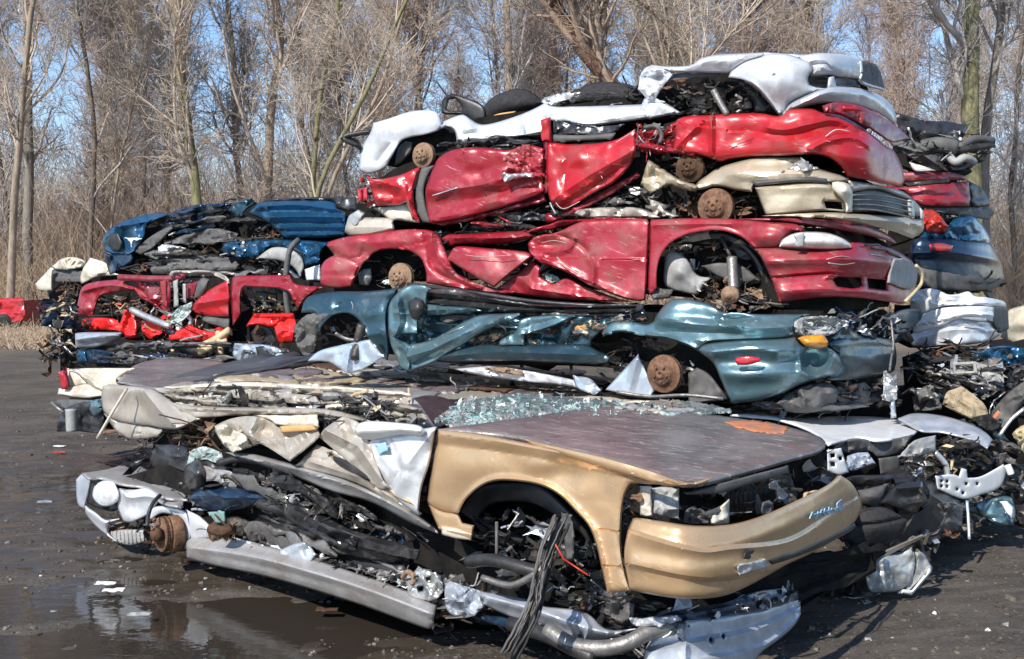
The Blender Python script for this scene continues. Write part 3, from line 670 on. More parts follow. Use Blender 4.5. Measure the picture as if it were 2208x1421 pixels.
T = [  # pixels from base up, distance, trunk radius, bark, twig, label
 ("22,640 30,420 45,200 70,0", 27, .13, 'bark_tan', 'twig_tan', 'pale straight trunk nearest the left edge of the woods'),
 ("62,640 60,420 62,200 58,0", 30, .19, 'bark_grey', 'twig_grey', 'thick grey brown trunk second from the left edge'),
 ("430,640 426,420 398,240 383,120 376,0", 26, .17, 'bark_moss', 'twig_tan', 'tall greenish trunk leaning left with a long diagonal branch'),
 ("555,640 575,400 590,200 612,100 600,0", 27, .17, 'bark_tan', 'twig_tan', 'tan trunk that forks above the left blue wreck'),
 ("668,640 672,380 688,200 705,100 722,0", 27, .09, 'bark_moss', 'twig_tan', 'slim mossy dark trunk just left of the white wreck tail'),
 ("655,560 668,420 720,320 780,205 830,100", 24, .08, 'bark_moss', 'twig_tan', 'leaning mossy sapling left of the tall stack of wrecks'),
 ("670,560 690,430 745,320 812,215 850,90", 24.5, .07, 'bark_tan', 'twig_tan', 'thin leaning pole just right of a mossy leaning sapling'),
 ("1092,640 1098,300 1100,100 1092,0", 29, .16, 'bark_tan', 'twig_grey', 'pale trunk rising behind the dark seats on the stack'),
 ("1272,640 1275,200 1278,0", 31, .13, 'bark_moss', 'twig_tan', 'straight mossy trunk above the middle of the stack'),
 ("1600,640 1600,200 1602,0", 30, .09, 'bark_tan', 'twig_red', 'thin trunk above the hood of the white wreck'),
 ("2108,640 2090,300 2088,120 2094,0", 24, .29, 'bark_moss', 'twig_grey', 'thickest trunk in the woods above the right end of the stack'),
 ("2130,640 2118,300 2150,120 2168,0", 25, .15, 'bark_grey', 'twig_grey', 'grey trunk forking right beside the thickest trunk'),
 ("300,640 312,420 318,200 330,0", 34, .10, 'bark_grey', 'twig_red', 'slim trunk wrapped in reddish twigs left of centre woods'),
 ("195,640 190,480 205,300 180,100 160,0", 30, .10, 'bark_dark', 'twig_grey', 'dark crooked trunk in the left part of the woods'),
 ("240,640 236,500 262,330 300,180", 30, .05, 'bark_tan', 'twig_tan', 'short spindly sapling in front of the left woods'),
 ("885,640 880,400 905,200 930,0", 33, .12, 'bark_grey', 'twig_red', 'grey trunk behind the tail of the white wreck'),
 ("1470,640 1455,300 1440,160 1425,0", 27, .16, 'bark_tan', 'twig_tan', 'vine covered trunk behind the middle of the white wreck'),
 ("1640,640 1440,340 1312,168 1250,95 1205,20 1180,-40", 21, .24, 'dead_bark', 'vine_brown', 'reddish brown dead trunk leaning down to the right at the top centre'),
 ("1400,640 1470,300 1478,170 1560,85 1670,-20", 21, .07, 'bark_dark', 'twig_tan', 'bent dark limb crossing the sky left of the white hood'),
 ("1560,640 1520,300 1500,110 1440,50 1360,-15", 22, .08, 'bark_tan', 'twig_tan', 'tan limb slanting up to the left above the stack'),
 ("1755,640 1752,200 1745,0", 32, .17, 'bark_grey', 'twig_red', 'broad grey trunk behind the front of the white wreck'),
]
for i, (p, Y, r, bk, tw, lab) in enumerate(T):
    tree(tpath(p, Y * 1.5), r * 1.1, 100 + i, lab, bk, tw, limbs=17, l1=(2, 6), low=.12, name='bare_tree', rmin=.0085, l2=8, l3=7, l4=4, spread=.6, up=.9)
protos = []
G1 = 'crowded bare trees of the woods behind the wrecks'
for i, (h, r, bk, tw) in enumerate(((11.5, .13, 'bark_grey', 'twig_red'), (12.5, .17, 'bark_tan', 'twig_grey'), (10.5, .09, 'bark_grey', 'twig_tan'), (12, .11, 'bark_dark', 'twig_grey'), (9.5, .07, 'bark_tan', 'twig_red'))):
    rng = np.random.default_rng(40 + i); P = [np.array([0, 0, -.1])]
    h *= 1.45
    for k in range(7): P.append(P[-1] + np.array([rng.normal(0, .24), rng.normal(0, .24), h / 7]))
    protos.append((P, r, bk, tw))
LBL = ['bare reddish twiggy tree among the crowded woods', 'bare grey twigged tree with a pale trunk in the crowded woods', 'slender bare tan tree among the crowded woods', 'dark trunked bare tree in the crowded woods', 'thin young bare tree with reddish twigs in the woods']
first = [None] * 5; rng = np.random.default_rng(77); cnt = 0
for row, (Y0, n) in enumerate(((48, 21), (58, 23), (70, 23), (84, 20))):
    for k in range(n):
        fx = (k + .5 + rng.uniform(-.45, .45)) / n
        Y = Y0 + rng.uniform(-3, 3); fx = (fx - .5) * 1.45 + .5; x = (fx - .5) * Y * 1.04; q = int(rng.integers(5))
        sky_gap = (.07 < fx < .14 or .20 < fx < .30 or .41 < fx < .46) and row > 0
        if sky_gap and rng.random() < .85: continue
        z = float(gh(np.array([[x]]), np.array([[Y]]))[0, 0]) - .1; g = G1 + ', ' + LBL[q].split(' among')[0].split(' in ')[0]
        if first[q] is None:
            P, r, bk, tw = protos[q]; o = tree([p + np.array([x, Y, z]) for p in P], r * 1.0, 200 + q, LBL[q], bk, tw, limbs=22, l1=(1.4, 4.6), low=.08, group=g, rmin=.010, l2=8, l3=6, l4=4, spread=.65, up=.8); first[q] = o
        else: copy_tree(first[q], (x, Y, z), rng.uniform(0, 6.28), rng.uniform(.85, 1.3), LBL[q], g)
# ---- undergrowth: one mass nobody could count
def brush(name, n, y0, y1, hmin, hmax, seed, mat, label, rr=(.004, .009), lean=.35, xr=.74):
    rng = np.random.default_rng(seed); Y = rng.uniform(y0, y1, n); x = rng.uniform(-xr, xr, n) * Y; cl = vnoise(np.c_[x, Y], 2.2, seed); hh = rng.uniform(hmin, hmax, n) * (1 + .6 * cl)
    K = 5; P = np.zeros((n, K, 3)); P[:, 0] = np.c_[x, Y, np.full(n, 0.)]; gz = gh(x[None], Y[None])[0]; P[:, 0, 2] = gz - .05 + rng.uniform(0, .5, n) * hh * .5
    d = np.c_[rng.normal(0, lean, n), rng.normal(0, lean, n), np.ones(n)]
    for k in range(1, K): d = d + rng.normal(0, .25, (n, 3)); d /= np.linalg.norm(d, axis=1)[:, None]; P[:, k] = P[:, k - 1] + d * (hh / (K - 1))[:, None]
    R = rng.uniform(*rr, n)[:, None] * np.linspace(1, .4, K); v, f = tubes(P, R, 3)
    tag(mesh(name, v, f, mat), label, 'undergrowth', kind='stuff')
brush('undergrowth', 24000, 41, 58, 1.0, 3.2, 5, 'brush_tan', 'tangled tan brush at the foot of the woods', (.007, .015))
brush('thicket', 21000, 46, 84, 2.0, 7.0, 6, 'twig_tan', 'tall reddish brown saplings and vines filling the woods', (.008, .017), .25)
brush('vines', 9000, 43, 66, 2.0, 7.5, 8, 'vine_brown', 'brown vines and dead stems hanging in the woods', (.008, .015), .3)

rng = np.random.default_rng(9); n = 2600; Yw = rng.uniform(26, 41, n); xw = -Yw * rng.uniform(.395, .56, n); K = 4; P = np.zeros((n, K, 3)); P[:, 0] = np.c_[xw, Yw, np.zeros(n)]
d = np.c_[rng.normal(0, .7, (n, 2)), np.ones(n) * .7]; hh = rng.uniform(.08, .38, n) * (1 + vnoise(np.c_[xw, Yw], 1.2, 3))
for k in range(1, K): d = d + rng.normal(0, .3, (n, 3)); d /= np.linalg.norm(d, axis=1)[:, None]; P[:, k] = P[:, k - 1] + d * (hh / 3)[:, None]
v, f = tubes(P, np.full((n, K), .012) * np.linspace(1, .5, K), 3); tag(mesh('dry_weeds', v, f, 'brush_tan'), 'trampled dry tan weeds on the far left ground', 'weeds', kind='stuff')

brush('far_woods', 26000, 86, 120, 4.0, 12.0, 21, 'twig_far', 'pinkish brown haze of far bare woods', (.014, .028), .25, .8)
# ================================================================ THE MAIN STACK, top to bottom
BK = (.52, .85, 0)
# ---- A: white car on top
dA = Depth("775,8.9 1440,7.7 1650,7.25 1760,7.2 1860,7.7 1940,8.5")
c = thing('wrecked_car', 'crushed white car with its seats bared, on the very top of the tall stack', 'wrecked car', (0.6, 8.3, 2.6))
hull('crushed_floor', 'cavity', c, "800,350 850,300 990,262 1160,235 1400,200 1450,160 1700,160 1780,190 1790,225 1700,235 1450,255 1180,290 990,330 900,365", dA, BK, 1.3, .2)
panel('rear_fender', 'paint_white', c, "A|152,868 168,740 222,640 240,580 330,555 470,510 600,505 645,540 655,600 640,625 560,650 460,670 400,700 350,790 318,850 250,885 200,890", dA, [('gA', 280, 620, 60, 60, .05), ('r', 'A|300,600 350,700 260,820', 8, -.03), ('k', 60, .015, 4), ('r', 'A|340,800 420,700 640,640', 6, .02)], roll=(.07, 14))
panel('side_sill', 'paint_silver', c, "A|640,620 650,580 730,545 790,530 830,555 900,590 1000,575 1150,525 1250,480 1290,455 1340,480 1500,480 1920,465 2010,450 2020,500 2000,545 1800,570 1560,600 1420,575 1300,560 1290,640 1160,665 1000,680 780,712 750,700 740,640 700,600", dA.o(.04), [('r', 'A|1165,520 1150,670', 6, .02), ('s', 'A|800,600 1100,620 1700,510 2000,480', 14, .06), ('k', 40, .02, 7), ('gA', 820, 620, 50, 60, .05), ('r', 'A|730,560 790,650 900,640', 7, -.03)], roll=(.06, 10))
panel('seat', 'fabric_charcoal', c, "A|890,565 905,500 960,430 1070,380 1160,372 1230,410 1285,455 1270,480 1150,520 1000,565 930,580", dA.o(.40), [('gA', 1080, 460, 160, 90, .16)], roll=(.10, 14), thick=.14)
panel('seat_base', 'wood_orange', c, "A|925,560 1000,525 1110,508 1060,548 960,574", dA.o(.20), roll=(.02, 5))
panel('seat', 'fabric_charcoal', c, "A|1350,475 1480,400 1540,345 1660,330 1800,345 1860,380 1920,440 1935,470 1600,485", dA.o(.38), [('gA', 1620, 420, 180, 70, .14)], roll=(.10, 14), thick=.16)
panel('headrest_frame', 'plastic_black', c, "A|655,520 662,440 700,408 740,405 870,450 920,490 925,560 860,575 800,540 740,530 690,530", dA.o(.35), roll=(.03, 6), holes=["A|685,505 700,440 740,432 775,470 785,505"])
hose('antenna', 'plastic_black', c, "942,176,9.0 955,195,9.0 968,214,9.0", .006)
hose('bent_trim', 'plastic_black', c, "800,284,8.9 770,288,8.9 738,297,8.9 775,315,8.9", .022)
hose('bent_trim', 'plastic_black', c, "742,297,8.95 770,305,8.95 782,345,8.95", .012)
panel('crumpled_roof_edge', 'aluminium', c, "A|1265,455 1290,425 1400,400 1505,395 1495,420 1400,445 1340,470", dA.o(.15), [('k', 16, .03, 3)], s=4, smooth=False, jag=1)
guts('cabin_scrap', c, "A|1300,450 1500,400 1860,380 1940,460 1500,470", dA, 33, 5, 'dark', .3, .07, near=.1)
panel('windscreen_pillar', 'paint_silver', c, "A|1855,375 1880,270 1930,232 1990,240 2065,285 2000,370 1965,430 2015,455 1930,470 1890,410", dA.o(-.02), [('k', 26, .05, 5), ('c', 'A|1900,300 2000,300', 12, -.05)], s=4, smooth=False)
panel('sill_end', 'paint_silver', c, "B|0,345 20,420 90,440 140,470 185,500 110,515 40,530 0,540 -60,490 -40,440", dA, [('k', 30, .03, 9)], roll=(.04, 8))
panel('door_window_frame', 'plastic_grey', c, "B|118,345 140,285 170,266 300,264 420,268 380,292 260,300 160,330 130,360", dA.o(.05), roll=(.02, 5))
panel('hood', 'paint_white', c, "B|5,218 100,228 240,222 300,182 400,158 560,150 690,146 735,150 640,180 560,205 500,245 465,270 440,268 120,262 60,250", dA.o(-.02), [('r', 'B|240,230 400,180 640,160', 8, .02), ('gB', 420, 200, 120, 30, .04)], roll=(.06, 10))
panel('fender', 'paint_white', c, "B|465,292 490,245 560,198 680,160 740,150 830,158 950,205 962,250 935,290 942,335 985,352 1060,357 940,397 830,452 790,515 770,522 730,475 660,385 600,332 540,302", dA.o(-.03), [('gB', 760, 300, 220, 120, .10), ('r', 'B|470,290 600,325 690,410 770,510', 5, .025), ('gB', 737, 278, 9, 9, -.03), ('r', 'B|490,245 570,195 700,158', 4, -.02)], roll=(.08, 14))
panel('hood_front', 'paint_white', c, "B|700,150 740,148 900,158 1000,148 1150,158 1230,180 1262,200 1252,302 1100,288 1060,278 950,285 962,240 830,162", dA.o(-.02), [('r', 'B|965,215 1040,212 1065,235', 4, -.03), ('gB', 1100, 220, 120, 50, .05)], roll=(.07, 12))
panel('bumper', 'paint_silver', c, "B|780,520 830,450 940,392 1050,352 1170,347 1300,372 1390,418 1440,478 1458,540 1450,572 1400,535 1330,492 1220,455 1100,442 1000,447 900,470", dA.o(-.06), [('r', 'B|840,455 1000,390 1180,375 1330,410 1440,500', 12, .06), ('gB', 1240, 400, 8, 40, -.02)], roll=(.09, 12))
panel('headlight_socket', 'plastic_grey', c, "B|936,300 960,282 1050,276 1075,318 1055,350 980,350 945,332", dA.o(.03), [('gB', 1000, 315, 50, 22, -.10)], roll=(.03, 5))
panel('headlight_socket', 'plastic_black', c, "B|1098,350 1088,285 1130,288 1240,300 1245,360 1160,345", dA.o(.05), [('gB', 1160, 320, 50, 22, -.08)], roll=(.02, 4))
panel('socket_post', 'paint_white', c, "B|1055,352 1065,290 1090,285 1105,350 1085,356", dA.o(-.05), roll=(.02, 4))
g = panel('grille', 'plastic_grey', c, "B|1230,192 1290,198 1350,232 1388,350 1370,368 1250,328 1245,300 1238,250", dA.o(-.02), [('gB', 1310, 280, 50, 50, -.05)] + [('r', 'B|%d,210 %d,350' % (x, x + 20), 2, .02) for x in (1280, 1310, 1340)], s=4, roll=(.04, 5))
hose('grille_frame', 'aluminium', g, "1855,132,7.62 1857,155,7.62 1858,178,7.62 1904,193,7.9", .012)
guts('wheel_housing', c, "B|120,330 300,300 460,290 600,340 700,430 760,510 500,515 200,520", dA, 82, 6, 'dark', .16, .07)
hose('strut', 'steel_mid', c, "1538,194,7.4 1553,222,7.38 1568,248,7.36", .022)
hose('spring', 'steel_mid', c, "1585,205,7.4 1600,215,7.4 1585,225,7.4 1600,233,7.4 1588,243,7.4", .012)
panel('inner_fender', 'plastic_black', c, "B|470,300 560,310 640,370 700,450 750,510 620,500 600,420 540,350", dA.o(.10), roll=(.04, 8))
brake(c, 913, 335, 8.62, .098, mat='rust_tan')
panel('mudguard', 'plastic_grey', c, "A|395,730 440,690 480,700 470,760 400,830 370,840", dA.o(.12), roll=(.03, 5))
# ---- B: red car
dB = Depth("770,8.8 1180,8.05 1575,7.35 1760,7.1 1860,7.2 1950,7.9")
c = thing('wrecked_car', 'bright red crushed car with creased doors, second from the top of the tall stack', 'wrecked car', (0.5, 8.2, 2.1))
hull('crushed_floor', 'cavity', c, "805,395 870,355 1000,325 1180,315 1400,290 1460,260 1700,265 1790,290 1800,330 1700,325 1560,340 1440,365 1330,415 1180,440 1000,470 900,475 820,450", dB, BK, 1.3, .16)
panel('rear_fender', 'paint_redbright', c, "A|205,900 250,925 400,900 470,870 530,845 505,920 485,1000 495,1100 525,1185 480,1172 440,1062 400,1080 260,1088 230,1000", dB, [('k', 30, .04, 2), ('c', 'A|250,930 420,980 470,1080', 14, .04)], roll=(.05, 9))
panel('rubber_seal', 'plastic_grey', c, "A|530,858 612,838 565,920 548,1000 562,1100 598,1192 540,1186 500,1100 502,980", dB.o(.03), roll=(.02, 5))
panel('rear_door', 'paint_red', c, "A|600,870 640,795 740,742 900,730 1060,745 1180,715 1282,735 1287,1000 1200,1042 900,1132 625,1192 575,1160 558,1000 578,930", dB.o(-.03), [('c', 'A|620,1000 900,960 1240,860', 26, .03), ('s', 'A|560,1010 800,1000 1280,900', 10, -.03), ('gA', 1150, 830, 90, 70, -.06), ('gA', 950, 960, 60, 25, .03), ('k', 46, .012, 5), ('s', 'A|600,1150 900,1060 1280,960', 8, .03)], roll=(.05, 9))
panel('torn_door_skin', 'paint_crimson', c, "A|1030,790 1110,735 1180,712 1230,760 1275,770 1262,860 1290,900 1210,910 1100,925 1040,950 1020,890 1060,850", dB.o(-.07), [('k', 16, .05, 3)], s=4, smooth=False, jag=1.5)
panel('door_trim', 'aluminium', c, "A|1030,885 1100,890 1210,885 1215,915 1120,915 1065,940 1040,945", dB.o(-.12), [('k', 12, .02, 3)], s=4, jag=1)
panel('front_door', 'paint_redbright', c, "A|1262,560 1322,545 1330,700 1480,712 1700,690 1838,618 1838,760 1800,850 1700,950 1560,1020 1412,1117 1340,1082 1306,1000 1296,820 1306,700 1270,690", dB.o(-.05), [('c', 'A|1330,1050 1560,900 1840,740', 30, .07), ('c', 'A|1380,1100 1600,960 1830,800', 10, -.03), ('gA', 1500, 800, 90, 60, .05), ('gA', 1400, 700, 50, 60, -.04), ('k', 40, .02, 12), ('c', 'A|1330,720 1420,800 1400,1000', 14, -.03)], roll=(.05, 9))
panel('window_strip', 'plastic_grey', c, "A|1325,650 1500,655 1720,640 1700,682 1335,700", dB.o(.02), roll=(.02, 4))
panel('window_glass', 'paint_black', c, "A|1340,560 1560,600 1780,590 1700,640 1500,655 1340,650", dB.o(.10), [('k', 20, .03, 3)], roll=None, s=5)
panel('sill', 'paint_maroon', c, "A|600,1195 900,1130 1280,1010 1300,1060 1100,1110 900,1160 700,1204", dB.o(.02), [('k', 20, .03, 4)], roll=(.04, 6))
panel('sill', 'paint_red', c, "A|1412,1117 1560,1040 1740,940 1850,880 1872,905 1700,1012 1500,1120 1330,1190 1290,1180 1300,1130", dB.o(.02), [('k', 26, .03, 6)], roll=(.04, 6))
panel('door_post', 'paint_maroon', c, "A|1262,560 1320,560 1310,700 1306,1000 1286,1010 1282,740", dB.o(-.01), roll=(.02, 4))
panel('fender', 'paint_redbright', c, "B|130,740 150,640 160,560 200,525 330,515 620,502 760,520 800,500 830,480 960,478 1020,500 1130,517 1240,577 1330,642 1400,702 1440,722 1490,820 1502,900 1480,942 1300,902 1200,882 1170,878 1130,820 1060,765 960,745 800,752 600,757 470,775 420,787 340,762 260,742", dB.o(-.05), [('r', 'B|700,590 800,600 940,570 1080,545 1200,590', 8, .05), ('s', 'B|560,620 760,650 900,640 1040,600 1200,610', 7, .04), ('r', 'B|900,745 1050,670 1200,650 1300,700', 7, .035), ('c', 'B|372,520 368,780', 8, .05), ('gB', 280, 640, 80, 60, -.06), ('gB', 540, 640, 70, 50, -.04), ('c', 'B|160,700 260,600 330,530', 12, .03), ('gB', 1150, 760, 160, 80, .06), ('k', 80, .012, 5)], roll=(.08, 12))
panel('bumper_skin', 'paint_maroon', c, "B|1018,460 1100,438 1230,455 1350,510 1470,590 1535,652 1430,676 1350,625 1250,565 1130,512 1030,497", dB.o(-.06), [('k', 20, .03, 6)], roll=(.04, 7), s=5)
panel('hood_rim', 'paint_redbright', c, "B|1140,462 1230,466 1220,490 1150,485", dB.o(-.1), roll=(.02, 4), s=4)
panel('hinge_panel', 'paint_red', c, "A|1840,640 1900,600 2010,640 2100,560 2208,545 2140,640 2100,740 2000,770 1900,760 1845,760", dB.o(.06), [('k', 24, .06, 8)], s=4, smooth=False, jag=1)
guts('hinge_scrap', c, "A|1830,640 1900,590 2100,580 2120,700 1980,770 1860,780", dB, 38, 8, ['plastic_black', 'steel_dark', 'red_part', 'red_part', 'aluminium', 'plastic_grey'], .1, .045, near=-.05)
hose('cable', 'plastic_grey', c, "1390,275,7.6 1415,272,7.5 1427,290,7.5 1422,308,7.5", .014)
panel('lower_fender', 'paint_red', c, "A|1850,720 1990,760 2110,770 2208,790 2208,755 2110,740 1900,700", dB.o(-.03), [('k', 20, .03, 4)], roll=(.03, 5))
panel('tail_lamp', 'lens_red', c, "A|140,985 172,978 205,970 208,1050 150,1062", dB.o(-.02), [('r', 'A|172,975 176,1060', 2, -.03)], s=3, roll=(.03, 4), thick=.04)
guts('rear_scrap', c, "A|130,960 240,900 260,1090 160,1100", dB, 22, 9, ['red_part', 'steel_dark', 'plastic_black', 'paint_silver'], .2, .05)
guts('window_scrap', c, "A|640,790 760,700 1260,660 1280,740 900,735 700,760", dB, 49, 10, 'dark', .25, .07)
brake(c, 1488, 362, 7.5, .10, mat='rust_dark')
guts('wheel_housing', c, "B|20,770 140,745 400,790 340,880 200,880 60,800", dB, 27, 12, 'dark', .2, .06)
# ---- C: beige car
dC = Depth("745,9.0 1545,7.4 1700,7.15 1800,7.1 1900,7.5 1990,8.2")
c = thing('wrecked_car', 'flattened beige car with a slatted grille, between the two red cars', 'wrecked car', (0.5, 8.3, 1.95))
hull('crushed_floor', 'cavity', c, "765,452 1000,460 1300,415 1400,360 1600,355 1740,375 1800,430 1800,475 1700,470 1400,472 900,484 765,492", dC, BK, 1.3, .18)
panel('rear_fender', 'paint_cream', c, "A|240,1100 300,1095 450,1072 522,1188 480,1188 380,1172 350,1182 260,1112", dC, [('k', 26, .02, 2)], roll=(.04, 7))
panel('rear_bumper', 'paint_champagne', c, "A|65,1245 78,1190 130,1160 340,1162 362,1190 372,1232 200,1268 90,1266", dC.o(-.05), [('s', 'A|60,1200 370,1200', 6, .03)], roll=(.06, 7))
panel('tail_lamp', 'lens_cloudy', c, "A|75,1212 90,1150 150,1110 190,1130 150,1190 120,1225", dC.o(-.06), [('k', 14, .03, 2)], s=4, roll=(.03, 4))
guts('cabin_scrap', c, "A|520,1190 1250,1090 1500,1060 1850,930 1950,1000 2100,1100 2100,1160 1500,1160 900,1200", dC, 121, 14, 'bright', .3, .06)
panel('roof_edge', 'paint_champagne', c, "A|1445,1112 1620,1098 1800,1095 1900,1110 1990,1155 1700,1160 1500,1150", dC.o(-.01), [('k', 26, .04, 5)], roll=(.03, 5), s=5)
panel('fender_flare', 'paint_beige', c, "A|1870,960 1895,880 1920,805 2020,868 2120,930 2230,965 2210,1005 2120,985 2040,962 1960,995 1930,1012", dC.o(-.04), [('k', 26, .05, 3), ('c', 'A|1930,850 2200,980', 14, .05)], s=5, jag=1, roll=(.04, 6))
panel('fender', 'paint_beige', c, "B|250,960 290,905 340,870 420,820 600,770 720,760 860,765 900,772 1000,830 1170,882 1184,902 1060,917 900,912 620,927 605,968 520,957 400,932 320,950", dC.o(-.05), [('s', 'B|300,920 600,850 900,830 1160,900', 12, .05), ('gB', 520, 850, 120, 40, .06), ('k', 50, .015, 6), ('gB', 880, 800, 60, 25, -.05)], roll=(.07, 10))
panel('broken_edge', 'aluminium', c, "B|780,850 860,800 900,770 960,810 1000,830 900,845 840,830", dC.o(-.08), [('k', 14, .05, 6)], s=4, smooth=False, jag=1.5)
panel('shade_strip', 'paint_darkgrey', c, "B|605,905 900,880 1045,888 1056,917 880,908 625,932", dC.o(-.09), roll=(.02, 4))  # blue-grey shade below the fender, put in as a dark painted strip
panel('bumper', 'paint_beige', c, "B|622,940 900,912 1060,917 1085,950 1150,1000 1155,1087 1030,1077 700,1107 685,1102", dC.o(-.07), [('s', 'B|640,960 1100,960', 6, -.02), ('k', 70, .01, 6)], roll=(.05, 8), holes=["B|1030,1022 1138,1026 1146,1072 1042,1064"])
panel('bumper_corner', 'paint_cream', c, "B|1110,905 1170,918 1198,960 1196,1084 1158,1088 1152,1030 1080,955 1078,912", dC.o(-.10), [('gB', 1160, 960, 30, 30, .05)], roll=(.04, 6), s=5)
g = panel('grille', 'plastic_black', c, "B|1196,965 1350,950 1545,1012 1548,1112 1370,1082 1192,1088", dC.o(.0), [('s', 'B|1200,%d 1545,%d' % (y, y + 35), 3, .02) for y in (1000, 1040)], s=4, roll=(.02, 4))
for k in range(4): hose('grille_bar', 'steel_mid', g, "%d,%d,7.15 %d,%d,7.35 %d,%d,7.72" % (1838, 421 + k * 10, 1895, 421 + k * 11, 1965, 436 + k * 11), .006)
panel('grille_top', 'paint_champagne', c, "B|1180,900 1350,928 1500,968 1600,1060 1625,1112 1560,1105 1545,1012 1350,952 1196,966", dC.o(-.06), [('k', 24, .02, 3)], roll=(.04, 6), s=5)
panel('grille_end', 'white_part', c, "B|1530,1015 1560,1020 1565,1115 1540,1108", dC.o(-.12), roll=(.015, 4), s=4)
panel('headlight_socket', 'plastic_black', c, "B|1562,1050 1600,1075 1610,1130 1572,1125", dC.o(-.02), roll=(.02, 4), s=4)
panel('headlight_rim', 'white_part', c, "B|1598,1065 1618,1090 1618,1130 1604,1128", dC.o(-.08), roll=(.015, 4), s=4)
panel('valance', 'paint_beige', c, "B|660,1108 1030,1088 1200,1096 1400,1108 1560,1125 1618,1138 1612,1200 1550,1242 1400,1190 1100,1130 900,1112", dC.o(-.10), [('r', 'B|900,1110 1300,1125 1600,1160', 8, .04), ('k', 60, .015, 2)], roll=(.07, 9))
brake(c, 1543, 446, 7.36, .122, bolts=5)
guts('hub_scrap', c, "B|130,1010 300,980 620,980 640,1100 130,1110", dC, 49, 15, 'rusty', .16, .05)
guts('wheel_housing', c, "B|10,960 260,970 620,970 650,1105 10,1105", dC, 60, 16, 'dark', .15, .06, near=.05)
panel('floor_edge', 'paint_champagne', c, "B|0,1010 60,1030 100,1080 180,1110 120,1112 20,1108", dC.o(.02), [('k', 16, .03, 2)], s=4, roll=(.02, 4))
# ---- D: crimson car with headlight
dD = Depth("690,9.1 1575,7.3 1700,7.1 1800,7.08 1910,7.55 1965,8.1")
c = thing('wrecked_car', 'crimson red car with a clear headlight and empty wheel arches, middle of the tall stack', 'wrecked car', (0.5, 8.2, 1.5))
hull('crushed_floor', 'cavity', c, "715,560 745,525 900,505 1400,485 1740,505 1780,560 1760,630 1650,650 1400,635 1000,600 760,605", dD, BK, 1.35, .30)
panel('rear_fender', 'paint_crimson', c, "E|250,470 255,370 330,300 283,243 300,222 420,190 640,160 800,148 925,165 970,240 1010,330 1050,400 1150,455 1270,492 1400,515 1340,532 1150,515 960,482 872,466 870,400 840,320 760,272 650,266 560,290 500,350 460,420 440,480 360,492 280,482", dD.o(-.03), [('r', 'E|460,420 560,290 650,266 760,272 850,340 872,460', 5, .02), ('r', 'E|900,170 920,260 960,340 1050,420 1200,500', 6, .035), ('r', 'E|860,180 890,300 930,400 1100,480', 5, -.03), ('k', 34, .018, 6), ('s', 'E|250,350 400,345 470,330', 7, .03), ('gE', 560, 220, 200, 40, .04), ('gE', 310, 300, 40, 40, -.06), ('r', 'E|330,300 450,330 500,290', 6, -.02)], roll=(.06, 10), s=5)
panel('rear_bumper', 'paint_crimson', c, "E|248,465 256,360 330,305 440,330 480,360 450,430 430,485 360,495 275,485", dD.o(-.07), [('s', 'E|250,430 440,430', 5, .02), ('gE', 330, 390, 80, 50, .04)], roll=(.05, 8), s=5)
panel('rear_door', 'paint_crimson', c, "E|1000,325 1012,290 1060,250 1250,262 1460,282 1492,312 1380,400 1272,492 1180,440 1060,368", dD.o(-.07), [('s', 'E|1000,300 1480,330', 40, .05), ('k', 50, .012, 7), ('c', 'E|1060,250 1200,330 1270,490', 30, .02)], roll=(.035, 5), s=5)
panel('door_top', 'paint_red', c, "E|960,205 1000,180 1100,175 1430,160 1500,185 1480,205 1300,238 1080,236 1010,250", dD.o(.0), [('r', 'E|1050,200 1300,200 1480,185', 6, .04), ('k', 30, .02, 8)], roll=(.04, 6), s=5)
panel('front_door', 'paint_crimson', c, "E|1470,235 1500,200 1560,180 1640,168 1780,105 1900,92 2172,88 2186,110 2165,560 2140,572 2050,560 1850,485 1700,402 1540,342 1484,292", dD.o(-.05), [('gE', 1600, 240, 110, 45, -.07), ('r', 'E|1490,250 1600,290 1720,260 1740,200', 5, .03), ('s', 'E|1860,320 2160,325', 4, .02), ('r', 'E|1830,300 1860,370 1850,480', 6, .035), ('c', 'E|1500,300 1800,440 2050,555', 12, .03), ('k', 60, .012, 4), ('r', 'E|1650,180 1780,240 1860,330', 5, -.03)], roll=(.04, 6), s=5)
panel('lower_door_skin', 'paint_crimson', c, "E|1280,502 1400,415 1492,332 1545,372 1540,425 1620,468 1700,440 1850,500 2020,562 2110,577 1900,575 1650,560 1400,530", dD.o(.03), [('c', 'E|1400,420 1500,500 1900,560', 14, .04), ('k', 40, .02, 9)], roll=(.04, 6), s=5)
panel('door_glass', 'glass_green', c, "E|1545,430 1580,405 1640,430 1660,450 1600,462", dD.o(.12), [('k', 8, .03, 5)], s=3, smooth=False, roll=None)
panel('roof_edge', 'paint_red', c, "E|1290,70 1330,85 1450,152 1600,120 1700,92 2165,84 2165,100 1800,112 1600,152 1450,172 1390,135", dD.o(.02), [('k', 24, .03, 5), ('r', 'E|1450,160 1700,100 2100,90', 4, .03)], roll=(.03, 5), s=5)
panel('fender', 'paint_crimson', c, "G|280,108 290,92 560,84 800,90 1000,108 1150,120 1212,160 1130,168 1070,215 1045,252 960,262 905,265 880,245 830,200 760,170 680,155 600,160 500,180 400,232 340,310 318,400 316,500 285,545 268,500 276,300", dD.o(-.05), [('r', 'G|316,500 318,400 340,310 400,232 500,180 600,160 680,155 760,170 830,200 900,262', 5, .03), ('r', 'G|290,125 700,118 1000,130 1180,160', 5, .015), ('gG', 980, 190, 120, 50, .05), ('k', 90, .008, 3)], roll=(.05, 9), s=5)
